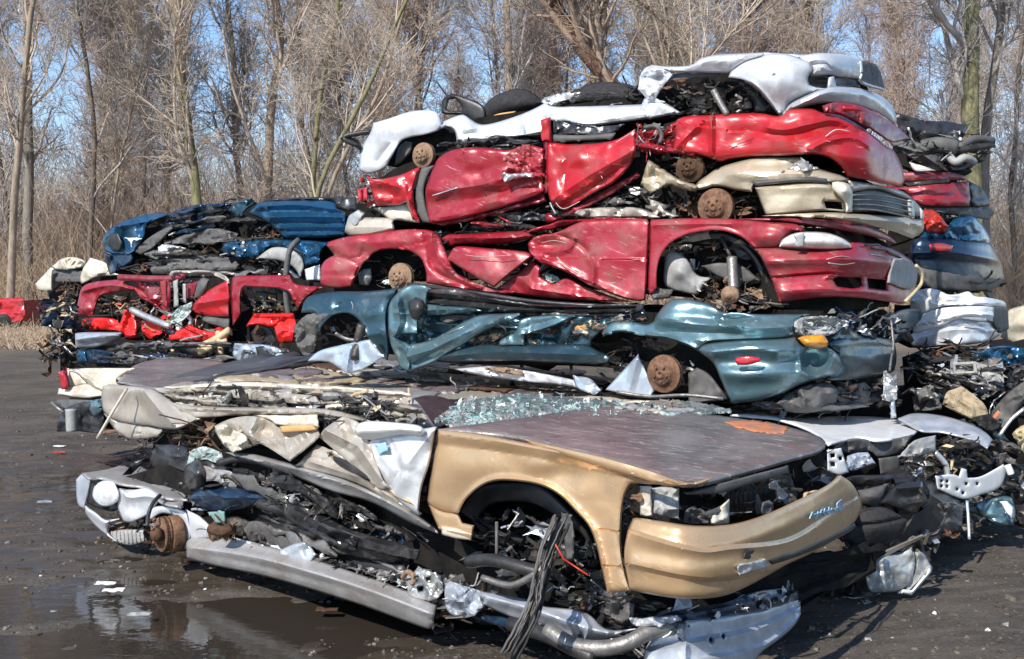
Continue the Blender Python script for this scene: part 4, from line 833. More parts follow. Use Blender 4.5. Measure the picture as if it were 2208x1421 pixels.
panel('hood', 'paint_maroon', c, "G|800,88 1100,82 1300,92 1520,112 1640,148 1720,200 1745,232 1650,207 1500,172 1380,152 1250,132 1150,118 1000,104", dD.o(-.02), [('k', 50, .02, 3)], roll=(.05, 6), s=5)
panel('bumper', 'paint_crimson', c, "G|895,264 1050,262 1200,272 1330,270 1482,262 1478,228 1560,232 1700,258 1800,310 1850,360 1862,480 1850,540 1790,592 1700,582 1500,557 1300,557 1100,582 1045,592 1020,500 980,400 940,320", dD.o(-.08), [('r', 'G|980,340 1200,330 1500,330 1720,350', 14, .05), ('c', 'G|985,442 1150,425 1340,412 1700,438', 5, -.03), ('r', 'G|1330,440 1370,420 1560,425 1690,440', 4, .015), ('r', 'G|1060,520 1300,505 1600,520 1800,560', 12, .03), ('k', 90, .006, 3)], roll=(.08, 11), s=5, holes=["G|1372,452 1400,436 1540,437 1546,482 1500,502 1396,492", "G|1572,442 1690,452 1690,512 1582,500"])
for q in ("G|1560,238 1640,236 1655,250 1570,250", "G|1600,256 1690,262 1700,278 1620,270", "G|1690,270 1760,300 1780,322 1700,290"):
    panel('air_slot', 'plastic_black', c, q, dD.o(-.13), roll=(.008, 3), s=3)
h = panel('headlight', 'lens_clear', c, "G|1050,254 1064,215 1120,180 1200,165 1330,170 1420,200 1482,240 1482,262 1330,270 1200,264", dD.o(-.09), [('gG', 1250, 220, 160, 40, .05)], roll=(.05, 8), s=4, thick=.05)
panel('turn_lamp', 'lens_cloudy', h, "G|1130,185 1200,172 1195,255 1140,250 1150,215", dD.o(-.145), roll=(.01, 3), s=4)
panel('crushed_plate', 'plastic_lightgrey', c, "G|1735,325 1790,328 1850,365 1872,400 1862,480 1822,512 1700,467 1712,400", dD.o(-.16), [('r', 'G|%d,340 %d,500' % (x, x - 8), 3, .015) for x in (1770, 1800, 1830)] + [('k', 30, .02, 5)], roll=(.02, 4), s=4)
hose('yellow_hose', 'yellow_part', c, "1975,572,7.75 1988,590,7.8 1986,612,7.8 1972,630,7.7 1952,650,7.6", .012)
panel('inner_fender', 'plastic_lightgrey', c, "G|370,300 400,282 460,295 510,340 560,420 640,440 560,545 470,525 400,505 362,460", dD.o(.10), [('gG', 450, 400, 60, 60, .06), ('k', 30, .02, 4)], roll=(.05, 8), s=5)
panel('inner_fender', 'plastic_grey', c, "G|585,368 700,350 830,370 938,457 820,470 700,440", dD.o(.14), [('k', 30, .02, 4)], roll=(.03, 5), s=5)
panel('inner_fender', 'plastic_black', c, "G|420,240 560,180 700,165 820,210 920,310 980,420 1020,540 960,480 860,300 700,220 520,240", dD.o(.16), roll=(.04, 6), s=6)
panel('mud_flap', 'plastic_grey', c, "G|262,500 300,480 330,500 420,510 400,560 300,570", dD.o(-.02), [('k', 20, .03, 5)], roll=(.03, 5), s=5)
hose('strut', 'steel_mid', c, "1578,555,7.35 1580,590,7.32 1582,625,7.28", .036, 10)
hose('strut_rod', 'steel_dark', c, "1556,510,7.45 1578,560,7.38", .014)
mb = MB(); cc = W(1575, 636, 7.18); mb.lathe(cc, SIDE_N, [(-.03, .058), (.02, .058), (.02, .042), (.035, .040), (.035, .02), (.06, .018)], 'rust_tan', 20); mb.build('wheel_hub', c, True)
guts('suspension', c, "G|550,500 700,440 850,440 1000,560 1020,620 700,640 560,560", dD, 71, 17, ['rust_tan', 'steel_dark', 'steel_mid', 'plastic_black', 'rust_dark', 'plastic_lightgrey'], .2, .055)
guts('wheel_housing', c, "G|340,320 500,200 760,190 950,360 1010,560 380,560", dD, 82, 18, 'dark', .12, .06, near=.17)
brake(c, 864, 598, 8.66, .112, mat='rust_tan')
panel('air_duct', 'plastic_lightgrey', c, "E|470,410 500,385 545,380 552,440 530,482 478,474", dD.o(.10), [('gE', 510, 430, 25, 30, .05), ('r', 'E|500,385 490,470', 3, -.03)], roll=(.04, 5), s=4)
guts('wheel_housing', c, "E|450,440 560,310 650,280 780,290 860,400 860,480 460,490", dD, 33, 19, 'dark', .12, .06, near=.14)
guts('cabin_scrap', c, "E|700,185 1000,170 1300,80 1500,140 1650,150 1500,200 1000,210", dD, 66, 20, 'dark', .25, .07, near=.05)
guts('cabin_scrap', c, "E|1000,350 1270,500 1500,320 1700,470 1500,500 1280,510", dD, 44, 21, 'mech', .1, .04, near=.10)
hose('floor_tube', 'paint_black', c, "880,613,8.55 1000,628,8.25 1150,650,7.95 1320,662,7.7", .018)
# ---- E: teal car
dE = Depth("640,8.9 1350,7.5 1500,7.15 1650,6.95 1780,6.95 1870,7.4 1940,8.0")
c = thing('wrecked_car', 'teal crushed car with an amber corner lamp and dented nose, below the crimson car', 'wrecked car', (0.5, 8.1, .95))
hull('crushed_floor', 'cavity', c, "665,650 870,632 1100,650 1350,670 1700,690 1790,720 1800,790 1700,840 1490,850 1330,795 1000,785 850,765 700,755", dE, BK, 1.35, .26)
panel('fender', 'paint_tealdark', c, "E|135,640 145,595 165,558 205,535 350,515 500,515 660,500 715,478 690,540 650,600 640,700 655,860 640,920 600,870 520,780 480,690 410,642 330,650 270,700 232,760 215,640", dE.o(-.02), [('r', 'E|232,760 270,700 330,650 410,642 480,690 520,780', 5, .025), ('s', 'E|150,600 640,600', 16, .05), ('k', 60, .012, 5), ('gE', 360, 600, 30, 22, -.03)], roll=(.06, 9), s=5)
panel('crushed_corner', 'plastic_grey', c, "E|95,720 150,665 215,640 330,638 262,692 232,745 215,850 180,890 140,880 108,820", dE.o(-.04), [('k', 24, .05, 8)], roll=(.05, 7), s=4, smooth=False, jag=1)
panel('front_door_edge', 'paint_teal', c, "E|650,610 690,535 760,482 850,476 905,500 880,525 870,590 832,625 822,762 685,772 672,785 745,812 800,842 772,985 722,962 684,880 652,780", dE.o(-.08), [('c', 'E|700,560 720,700 690,770', 12, .06), ('gE', 760, 640, 40, 60, -.07), ('r', 'E|690,640 780,650 830,640', 4, .03), ('k', 34, .03, 11), ('c', 'E|690,800 760,880 770,980', 8, .04)], roll=(.05, 7), s=4)
panel('door_mirror', 'plastic_black', c, "E|768,575 810,548 850,565 866,620 822,684 790,674 770,625", dE.o(-.14), [('gE', 815, 615, 40, 50, .06)], roll=(.05, 8), s=4, thick=.05)
panel('folded_door', 'paint_teal', c, "E|735,832 900,800 1100,690 1210,652 1425,642 1390,682 1250,732 1130,802 1000,882 900,942 775,987", dE.o(-.08), [('c', 'E|760,900 900,860 1100,760 1300,680', 14, .08), ('r', 'E|800,940 1000,830 1200,710', 5, -.03), ('k', 60, .01, 3)], roll=(.06, 8), s=5)
panel('roof_rail', 'paint_black', c, "E|870,505 1050,498 1200,540 1500,588 1900,598 2165,588 2110,640 1900,662 1400,642 1100,645 900,655 860,600", dE.o(.0), [('r', 'E|880,%d 1200,%d 1600,%d 2100,%d' % (y, y + 30, y2, y2 - 5), 3, a) for y, y2, a in ((520, 600, .03), (550, 618, -.04), (580, 630, .04), (610, 645, -.03))] + [('k', 40, .03, 4)], roll=(.04, 6), s=4)
panel('door_inner', 'paint_tealdark', c, "E|850,600 1100,640 1500,655 1900,655 2150,610 2180,690 1950,720 1850,800 1780,850 1200,850 1000,880 860,900 780,960 700,900 660,700", dE.o(.05), [('k', 34, .05, 5), ('c', 'E|900,700 1400,760', 12, .05)], roll=(.03, 6), s=5)
panel('roof_skin', 'paint_teal', c, "E|880,590 1000,600 1140,610 1200,630 1100,642 900,655 870,640", dE.o(-.05), [('k', 30, .03, 3), ('r', 'E|880,625 1150,618', 4, .04)], roll=(.03, 5), s=4)
panel('rear_door', 'paint_teal', c, "E|1418,690 1480,665 1640,655 1750,660 1620,720 1452,775 1452,832 1300,832 1310,800 1400,745", dE.o(-.04), [('c', 'E|1420,770 1700,690', 12, .04), ('k', 30, .03, 6)], roll=(.04, 6), s=4)
panel('door_padding', 'foam', c, "E|1140,800 1200,770 1290,735 1375,700 1345,762 1265,805", dE.o(.03), [('k', 16, .03, 6)], roll=(.03, 5), s=4)
panel('door_padding', 'wood_orange', c, "E|1685,745 1820,692 1905,680 1892,722 1780,752 1705,765", dE.o(.03), [('k', 16, .03, 7)], roll=(.03, 5), s=4)
panel('sill', 'paint_tealdark', c, "E|915,905 1000,860 1200,828 1500,828 1780,828 1900,870 1965,902 1905,942 1600,934 1300,924 1000,934", dE.o(-.03), [('c', 'E|960,900 1300,870 1880,890', 14, .04), ('k', 50, .015, 5)], roll=(.06, 7), s=5)
guts('cabin_scrap', c, "E|1100,820 1400,680 1900,650 2180,600 2180,700 1900,740 1750,850 1200,850", dE, 104, 22, ['plastic_black', 'steel_dark', 'paint_teal', 'rust', 'foam', 'steel_mid', 'plastic_grey'], .06, .045, near=-.02)
panel('rear_fender', 'paint_teal', c, "G|0,752 60,702 160,698 250,718 300,700 320,660 400,572 500,565 640,600 720,650 760,645 900,655 1100,655 1235,655 1150,700 1128,740 1142,785 1040,802 800,812 640,822 560,865 500,842 380,802 280,792 120,762 40,772 0,792", dE.o(-.06), [('gG', 790, 685, 110, 28, -.09), ('r', 'G|660,700 780,725 920,690', 5, .03), ('gG', 400, 640, 130, 60, .05), ('r', 'G|350,690 600,720 900,740 1130,730', 12, .06), ('s', 'G|400,780 700,790 1100,770', 8, .04), ('r', 'G|0,775 120,755 380,795 560,860', 5, .03), ('k', 70, .012, 9)], roll=(.07, 10), s=5)
panel('bumper', 'paint_teal', c, "G|556,868 620,832 800,812 1050,802 1142,792 1200,852 1330,852 1400,900 1422,960 1382,1012 1282,1042 1180,1072 1050,1132 900,1172 770,1187 745,1150 700,1040 650,940", dE.o(-.08), [('gG', 1250, 935, 80, 62, -.15), ('r', 'G|1170,900 1180,990 1260,1025 1350,980 1370,900 1330,840', 7, .06), ('r', 'G|650,880 900,860 1120,870', 16, .07), ('r', 'G|700,1010 900,1010 1150,1000', 18, .05), ('gG', 1020, 900, 90, 60, .04), ('k', 90, .008, 2)], roll=(.08, 11), s=5)
panel('nose_skin', 'paint_tealdark', c, "G|1338,815 1500,792 1700,800 1742,850 1742,960 1690,1012 1400,1052 1262,1050 1330,1030 1412,965 1402,885 1345,852", dE.o(.0), [('s', 'G|1400,880 1740,870', 8, .03), ('gG', 1600, 940, 90, 50, .04), ('k', 60, .015, 6)], roll=(.07, 9), s=5)
panel('nose_top', 'paint_tealdark', c, "G|1440,690 1500,760 1560,790 1720,800 1740,730 1700,660 1800,625 1890,620 1895,680 1820,760 1780,810 1700,830 1400,820 1350,790 1400,750", dE.o(.04), [('k', 30, .04, 3)], roll=(.05, 7), s=5)
guts('nose_scrap', c, "G|1300,650 1480,620 1700,650 1800,720 1760,800 1560,790 1450,700", dE, 77, 23, ['plastic_black', 'plastic_black', 'steel_dark', 'aluminium', 'paint_navy', 'plastic_grey', 'steel_mid'], .12, .055, near=-.1)
g = panel('broken_headlight', 'lens_cloudy', c, "G|1122,722 1150,690 1230,668 1400,680 1448,712 1400,752 1340,782 1200,782 1145,772", dE.o(-.05), [('k', 14, .05, 8), ('gG', 1280, 720, 90, 30, -.08)], roll=(.03, 4), s=3, smooth=False)
guts('lamp_scrap', g, "G|1140,720 1230,680 1420,700 1380,760 1200,770", dE, 27, 24, ['lens_cloudy', 'plastic_black', 'aluminium', 'plastic_black'], .03, .025, near=-.06)
panel('corner_lamp', 'lens_amber', c, "G|1160,800 1200,782 1312,775 1342,820 1332,852 1270,864 1200,842", dE.o(-.13), [('gG', 1260, 820, 60, 25, .03)], roll=(.04, 5), s=4, thick=.04)
panel('marker_lamp', 'lens_red', c, "G|783,935 800,912 870,905 942,915 930,942 860,957 800,957", dE.o(-.185), roll=(.015, 4), s=3, thick=.015)
brake(c, 1432, 806, 7.22, .123, n=(-.62, -.78, 0))
panel('splash_shield', 'paint_paleblue', c, "G|15,1105 120,990 210,893 262,1010 305,1112 250,1152", dE.o(.04), [('c', 'G|210,895 150,1150', 14, .05)], roll=(.02, 4), s=5)
panel('splash_shield', 'plastic_grey', c, "G|508,1005 560,973 640,1020 742,1160 700,1172 510,1192", dE.o(.02), [('k', 30, .02, 5)], roll=(.03, 5), s=5)
hose('brake_line', 'steel_mid', c, "1330,845,7.1 1400,855,7.05 1480,852,7.05 1560,860,6.98", .012)
guts('wheel_housing', c, "G|0,800 250,800 480,850 600,980 700,1130 520,1100 300,1120 0,1100", dE, 66, 25, 'dark', .14, .06, near=.08)
guts('wheel_housing', c, "E|240,760 330,660 420,650 500,720 600,880 560,960 240,860", dE, 44, 26, 'dark', .14, .06, near=.1)
hose('strut', 'steel_dark', c, "780,700,8.3 772,735,8.3 765,775,8.25", .035, 9)
hose('tie_rod', 'steel_mid', c, "723,718,8.35 745,730,8.35 775,735,8.3", .014)
hose('hanging_strip', 'steel_mid', c, "1921,690,7.5 1926,740,7.45 1922,770,7.45 1918,800,7.45", .009, 6)
panel('hanging_strip', 'aluminium', c, "K|985,790 1010,780 1050,820 1075,790 1080,970 1040,990 1000,980 975,975 985,900", Depth("1900,7.42 1940,7.46"), [('k', 12, .04, 6)], s=3, smooth=False, roll=(.02, 3))
panel('hanging_strip', 'galvanised', c, "K|1040,990 1065,985 1075,1100 1035,1105", Depth("1900,7.4 1940,7.44"), [('k', 12, .02, 7)], s=4, roll=(.01, 3))
panel('underbody_mud', 'plastic_grey', c, "G|1030,1190 1100,1130 1200,1082 1330,1060 1400,1100 1385,1180 1280,1235 1120,1238", dE.o(-.02), [('k', 30, .06, 9)], roll=(.06, 8), s=4)
panel('underbody_mud', 'plastic_grey', c, "G|1395,1085 1560,1060 1600,1100 1575,1190 1440,1202 1400,1160", dE.o(.05), [('k', 30, .06, 5)], roll=(.06, 8), s=4)
guts('underbody_scrap', c, "G|740,1190 1050,1140 1300,1060 1700,1020 1700,1200 1200,1250 800,1230", dE, 82, 27, 'dark', .25, .06, near=.05)
# ---- F: pancaked cream car under the teal one
c = thing('wrecked_car', 'cream pancaked car with a red tail lamp, under the teal car', 'wrecked car', (-1.5, 9.2, .3))
dF = Depth("130,10.3 640,8.8 1500,7.1"); dFt = Depth("400,785,10.9 400,865,8.0 1400,865,7.5")
hull('crushed_floor', 'cavity', c, "150,830 400,830 700,830 1300,850 1500,870 1450,960 900,960 500,940 150,920", dF, BK, 1.3, .25)
hull('crushed_base', 'cavity', c, "330,900 700,905 1200,930 1500,900 1560,930 1560,1010 1200,1090 700,1050 330,1010", Depth("330,9.8 1560,8.0"), BK, 1.2, .1, n=3)
panel('trunk_lid', 'paint_cream', c, "I|150,88 260,80 500,80 420,128 408,150 520,165 430,182 370,170 345,202 255,160 190,92", dF, [('c', 'I|185,90 330,190', 10, .08), ('k', 60, .03, 4)], roll=(.06, 7), s=5)
panel('rear_bumper', 'paint_cream', c, "I|104,215 110,182 160,180 260,160 335,192 335,226 240,236 130,222", dF.o(-.04), [('s', 'I|100,200 330,205', 6, .05), ('k', 40, .02, 3)], roll=(.06, 7), s=5)
panel('rear_skin', 'paint_cream', c, "I|150,90 190,92 258,160 160,182 150,140", dF.o(.05), roll=(.03, 5), s=5)
panel('tail_lamp', 'lens_red', c, "I|106,100 135,90 157,150 152,188 124,188", dF.o(-.10), roll=(.04, 4), s=4, thick=.06)
shelf('roof_sheet', 'paint_darkgrey', c, "252,826 300,834 345,840 420,830 500,800", Depth("252,9.3 345,8.9 500,9.6"), L=1.8, amp=.05, z=.12, seed=4)
panel('roof_skin', 'paint_champagne', c, "250,812 400,790 640,786 1000,795 1300,812 1500,840 1500,885 1300,890 930,875 620,862 450,868 300,850", dFt, [('k', 60, .10, 4), ('k', 24, .05, 7), ('n', 120, .08, 3)], roll=(.05, 8), s=6, smooth=False)
panel('roof_skin', 'hood_scraped', c, "I|410,150 510,60 700,30 900,38 1000,70 960,100 870,140 640,190 560,176", dFt.o(-.12), [('k', 70, .04, 4), ('n', 30, .03, 3)], roll=(.06, 6), s=5)
panel('headliner', 'carpet_tan', c, "I|950,155 1000,108 1100,78 1200,92 1300,112 1290,62 1400,48 1520,80 1560,112 1700,130 1600,152 1300,165 1100,162", dFt.o(-.15), [('k', 40, .10, 6), ('n', 30, .05, 8)], roll=(.06, 6), s=5)
panel('pillar_trim', 'paint_cream', c, "E|1040,985 1250,958 1450,990 1700,1040 1905,1100 1850,1125 1700,1112 1400,1052 1200,1005", dFt.o(-.14), [('k', 26, .06, 2)], roll=(.04, 5), s=5)
panel('torn_panel', 'paint_paleblue', c, "E|170,925 250,862 430,818 540,798 622,900 480,982 400,992 300,932", Depth("660,8.6 830,8.1"), [('c', 'E|430,820 400,990', 12, .06), ('k', 34, .03, 5)], roll=(.03, 5), s=5)
panel('torn_panel', 'paint_paleblue', c, "E|1735,1010 1840,1030 1900,1100 1860,1125 1760,1080", Depth("1230,7.3 1320,7.1"), [('k', 20, .03, 5)], roll=(.03, 5), s=5)
layers('torn_sheet', c, "250,845 420,800 640,790 900,800 1480,850 1450,885 1000,870 500,872 300,868", dFt, 46, 30, ['paint_champagne', 'paint_champagne', 'paint_cream', 'carpet_tan', 'paint_hood', 'paint_silverdirty', 'plastic_grey', 'plastic_black'], (70, 230), (6, 20), .03, near=-.22)
layers('torn_sheet', c, "640,780 900,775 1330,785 1500,830 1480,860 1100,840 800,815", dFt, 30, 31, ['paint_silverdirty', 'paint_champagne', 'paint_darkgrey', 'plastic_black', 'paint_cream', 'rust_dark'], (60, 200), (5, 15), .05, near=-.30)
guts('crushed_scrap', c, "640,785 900,778 1330,790 1480,860 1100,845 800,825", dFt, 49, 31, 'tan', .0, .045, near=-.3)

DK = ['plastic_black', 'plastic_black', 'paint_black', 'steel_dark', 'plastic_grey', 'steel_mid']
for (i, reg, d_, n_, mt) in ((2, "A|620,1195 1280,1080 1850,920 2100,1110 2100,1165 900,1215", dC, 16, DK + ['paint_champagne', 'paint_champagne']), (1, "A|640,700 1260,660 1290,745 700,770", dB, 8, DK), (3, "E|700,180 1300,80 1650,150 1500,205 1010,230", dD, 9, DK + ['paint_crimson']), (4, "E|880,640 1400,650 2180,600 2180,700 1900,790 1000,860", dE, 14, DK + ['paint_tealdark', 'paint_teal']), (4, "G|750,1190 1700,1080 1700,1210 800,1235", dE, 8, DK)):
    layers('torn_sheet', [o for o in bpy.data.objects if o.name.startswith('wrecked_car')][i], reg, d_, n_, 60 + i * 3 + n_, mt, (40, 150), (5, 16), -.03 if i < 3 else .05, near=.0, deep=.12)

for (i, reg, d_) in ((0, "1690,150 1780,140 1860,160 1880,215 1760,215 1700,200", dA), (1, "1690,265 1790,255 1860,290 1900,350 1860,350 1700,320", dB), (2, "1690,360 1760,360 1860,385 1950,440 1950,475 1800,470 1700,465", dC), (3, "1650,492 1780,492 1880,508 1925,540 1940,590 1915,662 1760,668 1640,658", dD), (4, "1690,668 1780,665 1890,660 1915,700 1910,800 1860,850 1780,880 1700,870", dE)):
    hull('nose_core', 'cavity', [o for o in bpy.data.objects if o.name.startswith('wrecked_car')][i], reg, d_, (-.12, .99, 0), .8, .16, n=3)

cg = [o for o in bpy.data.objects if o.name.startswith('wrecked_car')]
for q in ("A|1548,765 1552,860 1540,880", "A|1645,860 1625,880 1640,920", "A|1720,700 1800,650 1835,625", "A|1350,1060 1400,1105 1500,1060"): scratch(cg[1], q, 'white_part', .0022, dB, -.085)
scratch(cg[1], "A|600,1025 680,1000 757,975", 'aluminium', .006, dB, -.06, 'door_script')
for q in ("B|470,700 530,640 600,615", "B|480,680 560,650 590,630", "B|360,520 372,640 365,740", "B|1040,640 1100,600 1180,610"): scratch(cg[1], q, 'rust_tan' if q[2] != '1' else 'white_part', .0028, dB, -.10)
for q in ("E|1900,325 2020,322 2130,322",): scratch(cg[3], q, 'paint_maroon', .004, dD, -.066)
for q in ("E|1550,230 1620,215 1700,230", "E|1100,300 1200,310 1380,300", "E|1640,310 1700,370 1830,440", "G|1330,330 1420,310 1520,330", "G|1340,350 1430,360 1500,350", "G|1600,300 1660,310 1700,330"): scratch(cg[3], q, 'paint_champagne', .003, dD, -.13)
for q in ("E|430,575 440,600 436,620", "E|1000,760 1100,720", "G|800,850 900,840"): scratch(cg[4], q, 'aluminium', .003, dE, -.10)

hull('crushed_base', 'cavity', cg[5], "1480,850 1640,862 1800,860 1960,850 1985,900 1960,985 1800,1000 1480,960", Depth("1480,8.0 1985,8.3"), BK, 1.2, 0, n=3)
panel('pillar_trim', 'paint_silver', cg[5], "E|1040,972 1250,956 1480,985 1745,1038 1900,1095 1850,1110 1700,1070 1400,1040 1150,1002", dE.o(.02), [('k', 26, .04, 2)], roll=(.03, 5), s=5)
panel('pillar_trim', 'rust_tan', cg[5], "E|1215,965 1300,958 1440,985 1450,1010 1380,1005 1260,985", dE.o(-.02), [('k', 12, .03, 2)], roll=(.02, 4), s=4, jag=1)
layers('torn_sheet', cg[5], "1480,850 1800,850 1960,840 1975,900 1700,900 1480,890", Depth("1480,7.6 1985,7.8"), 16, 99, DK + ['paint_silverdirty', 'plastic_grey'], (40, 130), (8, 20), .0, near=-.1, deep=.2)
# ================================================================ THE FRONT PAIR
DKP = ['plastic_black'] * 5 + ['steel_dark'] * 4 + ['rubber'] * 2 + ['plastic_grey', 'steel_mid', 'galvanised']
# ---- G: gold and champagne car
dG = Depth("230,7.3 930,5.0 1200,4.45 1360,4.2 1480,4.08 1600,4.22 1750,4.72 1850,5.35")
GK = (.70, .70, 0)
c = thing('wrecked_car', 'gold car with a scraped mauve hood at the front of the heap', 'wrecked car', (0.2, 5.6, .5))
hull('crushed_floor', 'cavity', c, "330,880 500,890 900,935 1100,965 1380,1030 1440,1060 1440,1150 1380,1220 1330,1180 1240,1090 1150,1050 1050,1050 950,1120 700,1015 450,945", dG, GK, 1.25, .35, shrink=.85)
panel('rear_fender', 'paint_champagne', c, "I|335,170 400,165 560,180 610,192 700,260 832,340 712,392 560,372 420,352 345,310 328,240", dG.o(-.02), [('c', 'I|545,195 620,290 718,388', 26, .13), ('c', 'I|470,200 330,420', 8, .02), ('k', 60, .015, 5)], roll=(.06, 8), s=5)
panel('rear_bumper', 'paint_champagne', c, "I|340,312 420,352 560,375 640,392 625,432 560,440 480,445 405,402", dG.o(.02), [('k', 26, .05, 4)], roll=(.05, 7), s=5)
hose('chrome_strip', 'paint_cream', c, "274,837,6.9 245,885,6.9 210,945,6.95", .010, 5)
guts('suspension', c, "I|640,400 760,350 870,300 950,420 950,480 780,470 650,440", dG, 50, 32, 'rusty', .2, .07)
guts('underbody_scrap', c, "I|330,170 600,440 900,480 640,480 420,420", dG, 30, 33, 'dark', .3, .08, near=.2)
panel('roof_sheet', 'paint_champagne', c, "I|560,180 700,178 860,160 1050,165 1500,185 1880,215 2035,380 1980,385 1700,345 1450,320 1100,300 800,320 700,262", dG.o(.22), [('k', 50, .08, 7), ('k', 22, .04, 3), ('n', 90, .06, 4)], roll=(.05, 7), s=6, smooth=False)
guts('cabin_scrap', c, "I|740,230 820,190 1000,170 1200,185 1460,215 1440,300 1000,290 850,275", dG, 34, 34, 'bright', .1, .05, near=.02)
guts('cabin_scrap', c, "I|1460,230 1700,215 1850,290 1850,350 1600,340 1470,330", dG, 30, 35, 'cabin', .1, .05, near=.02)
hose('door_frame', 'plastic_black', c, "710,870,5.95 740,858,5.9 790,856,5.75 845,870,5.55 862,905,5.4", .025)
hose('door_frame', 'plastic_black', c, "400,850,6.75 500,830,6.55 600,832,6.25 700,850,5.95", .02)
panel('wiper_cowl', 'plastic_black', c, "E|752,1172 860,1128 1000,1148 1105,1225 1000,1290 910,1312 800,1235", Depth("880,860,6.2 1000,870,6.2 930,920,5.35"), [('r', 'E|800,%d 900,%d' % (y, y + 80), 3, .015) for y in (1170, 1190, 1210)] + [('k', 20, .02, 4)], roll=(.03, 5), s=4)
panel('rear_door', 'paint_champagne', c, "I|905,375 990,338 1100,325 1200,350 1240,385 1432,392 1432,440 1292,557 1150,470 1100,480 1000,512 958,470 915,415", dG.o(-.04), [('c', 'I|1050,400 1290,555 1430,440', 16, .07), ('c', 'I|1040,395 1100,480', 10, -.07), ('gI', 1190, 400, 60, 60, -.08), ('k', 36, .05, 6), ('c', 'I|1240,385 1292,555', 14, .05)], roll=(.04, 6), s=4, smooth=False)
panel('torn_flange', 'paint_cream', c, "I|905,378 960,360 1000,395 1060,420 1090,475 1000,515 955,475 918,420", dG.o(-.12), [('k', 20, .06, 3)], roll=(.03, 5), s=4)
panel('door_top', 'paint_cream', c, "I|1100,320 1300,318 1432,308 1437,385 1240,372 1190,345", dG.o(-.02), [('s', 'I|1150,350 1430,345', 6, .04), ('k', 30, .02, 4)], roll=(.03, 5), s=4)
panel('door_padding', 'wood_orange', c, "I|1238,378 1300,372 1402,372 1424,400 1330,406 1248,412", dG.o(-.07), roll=(.02, 4), s=4)
panel('front_door', 'paint_champagne', c, "I|1440,432 1470,388 1560,325 1645,362 1700,470 1765,650 1795,692 1740,690 1640,602 1520,500", dG.o(-.05), [('c', 'I|1470,395 1640,480 1780,680', 18, .07), ('c', 'I|1560,330 1600,460', 12, -.04), ('k', 40, .02, 4)], roll=(.03, 6), s=4, smooth=False)
panel('sill', 'paint_silverdirty', c, "I|958,510 1100,518 1300,568 1500,620 1700,700 1900,802 2012,880 2045,925 1900,865 1700,762 1500,708 1300,625 1150,575", dG.o(.0), [('r', 'I|1000,530 1300,590 1700,720 2000,890', 7, .06), ('k', 50, .012, 5)], roll=(.05, 6), s=5)
panel('lower_door', 'paint_champagne', c, "I|1318,578 1430,470 1500,500 1640,602 1800,692 1965,820 1955,842 1800,765 1600,655", dG.o(-.02), [('c', 'I|1500,520 1750,690', 7, -.07), ('c', 'I|1400,560 1650,640 1900,800', 10, .05), ('k', 30, .02, 5)], roll=(.04, 6), s=4)
panel('door_slot', 'plastic_black', c, "I|1510,530 1560,545 1680,625 1700,655 1600,610 1520,560", dG.o(-.05), roll=(.01, 3), s=4)
panel('door_skin', 'paint_silver', c, "I|1690,462 1740,425 1900,400 2036,378 2003,560 1962,700 1947,832 1850,762 1782,690 1738,600", dG.o(-.07), [('gI', 1860, 620, 60, 110, .06), ('c', 'I|1780,470 1850,600 1800,690', 16, -.04), ('c', 'I|2030,390 1900,560', 20, .03), ('k', 50, .012, 4)], roll=(.05, 8), s=5)
panel('door_sticker', 'blue_mark', c, "I|1728,470 1778,458 1790,500 1742,522", dG.o(-.095), roll=None, s=4, thick=.004)
panel('foam_strip', 'foam', c, "I|1800,702 1900,740 1925,782 1830,738", dG.o(-.085), roll=(.015, 4), s=4)
panel('plastic_bottle', 'white_part', c, "I|1622,402 1640,362 1700,350 1850,358 1950,372 1985,400 1960,432 1860,420 1720,446 1645,432", dG.o(-.12), [('r', 'I|1650,400 1850,392 1950,400', 12, .07)], roll=(.06, 7), s=4, thick=.03)
guts('cabin_scrap', c, "I|1440,300 1620,330 1900,340 2020,372 1700,400 1560,350 1440,400", dG, 45, 36, 'bright', .1, .045)
guts('door_gap_scrap', c, "920,935 945,935 935,1110 905,1105", dG, 20, 37, 'dark', .1, .04)
panel('fender', 'paint_gold', c, "J|205,210 400,230 700,285 900,322 1100,372 1300,432 1522,492 1400,502 1250,497 1212,512 1182,600 1172,800 1192,950 1226,1062 1100,1076 1070,950 1040,820 1000,720 930,640 850,560 760,510 650,486 520,480 430,512 350,582 310,652 230,640 155,606 150,590 175,400", dG.o(-.04), [('r', 'J|310,652 350,582 430,512 520,480 650,486 760,510 850,560 930,640 1000,720 1040,820 1100,1076', 8, .045), ('gJ', 380, 400, 180, 140, .05), ('c', 'J|1065,735 1175,755', 3, -.012), ('c', 'J|1080,928 1195,938', 3, -.012), ('gJ', 900, 440, 130, 70, -.03), ('gJ', 740, 390, 90, 60, .03), ('s', 'J|210,260 700,330 1200,440', 10, -.04), ('k', 120, .006, 3)], roll=(.05, 8), s=5)
panel('fender_foot', 'paint_gold', c, "J|155,604 230,640 312,652 335,702 397,716 382,792 300,782 222,742 190,692", dG.o(-.02), [('s', 'J|220,725 390,760', 4, .03)], roll=(.03, 6), s=4)
panel('mud_bracket', 'paint_cream', c, "J|222,720 300,730 384,760 380,795 300,785 226,765", dG.o(-.03), roll=(.02, 4), s=4)
dHd = Depth("944,925,5.0 1484,1042,4.12 1778,958,5.25 1380,878,6.1 1200,905,5.45")
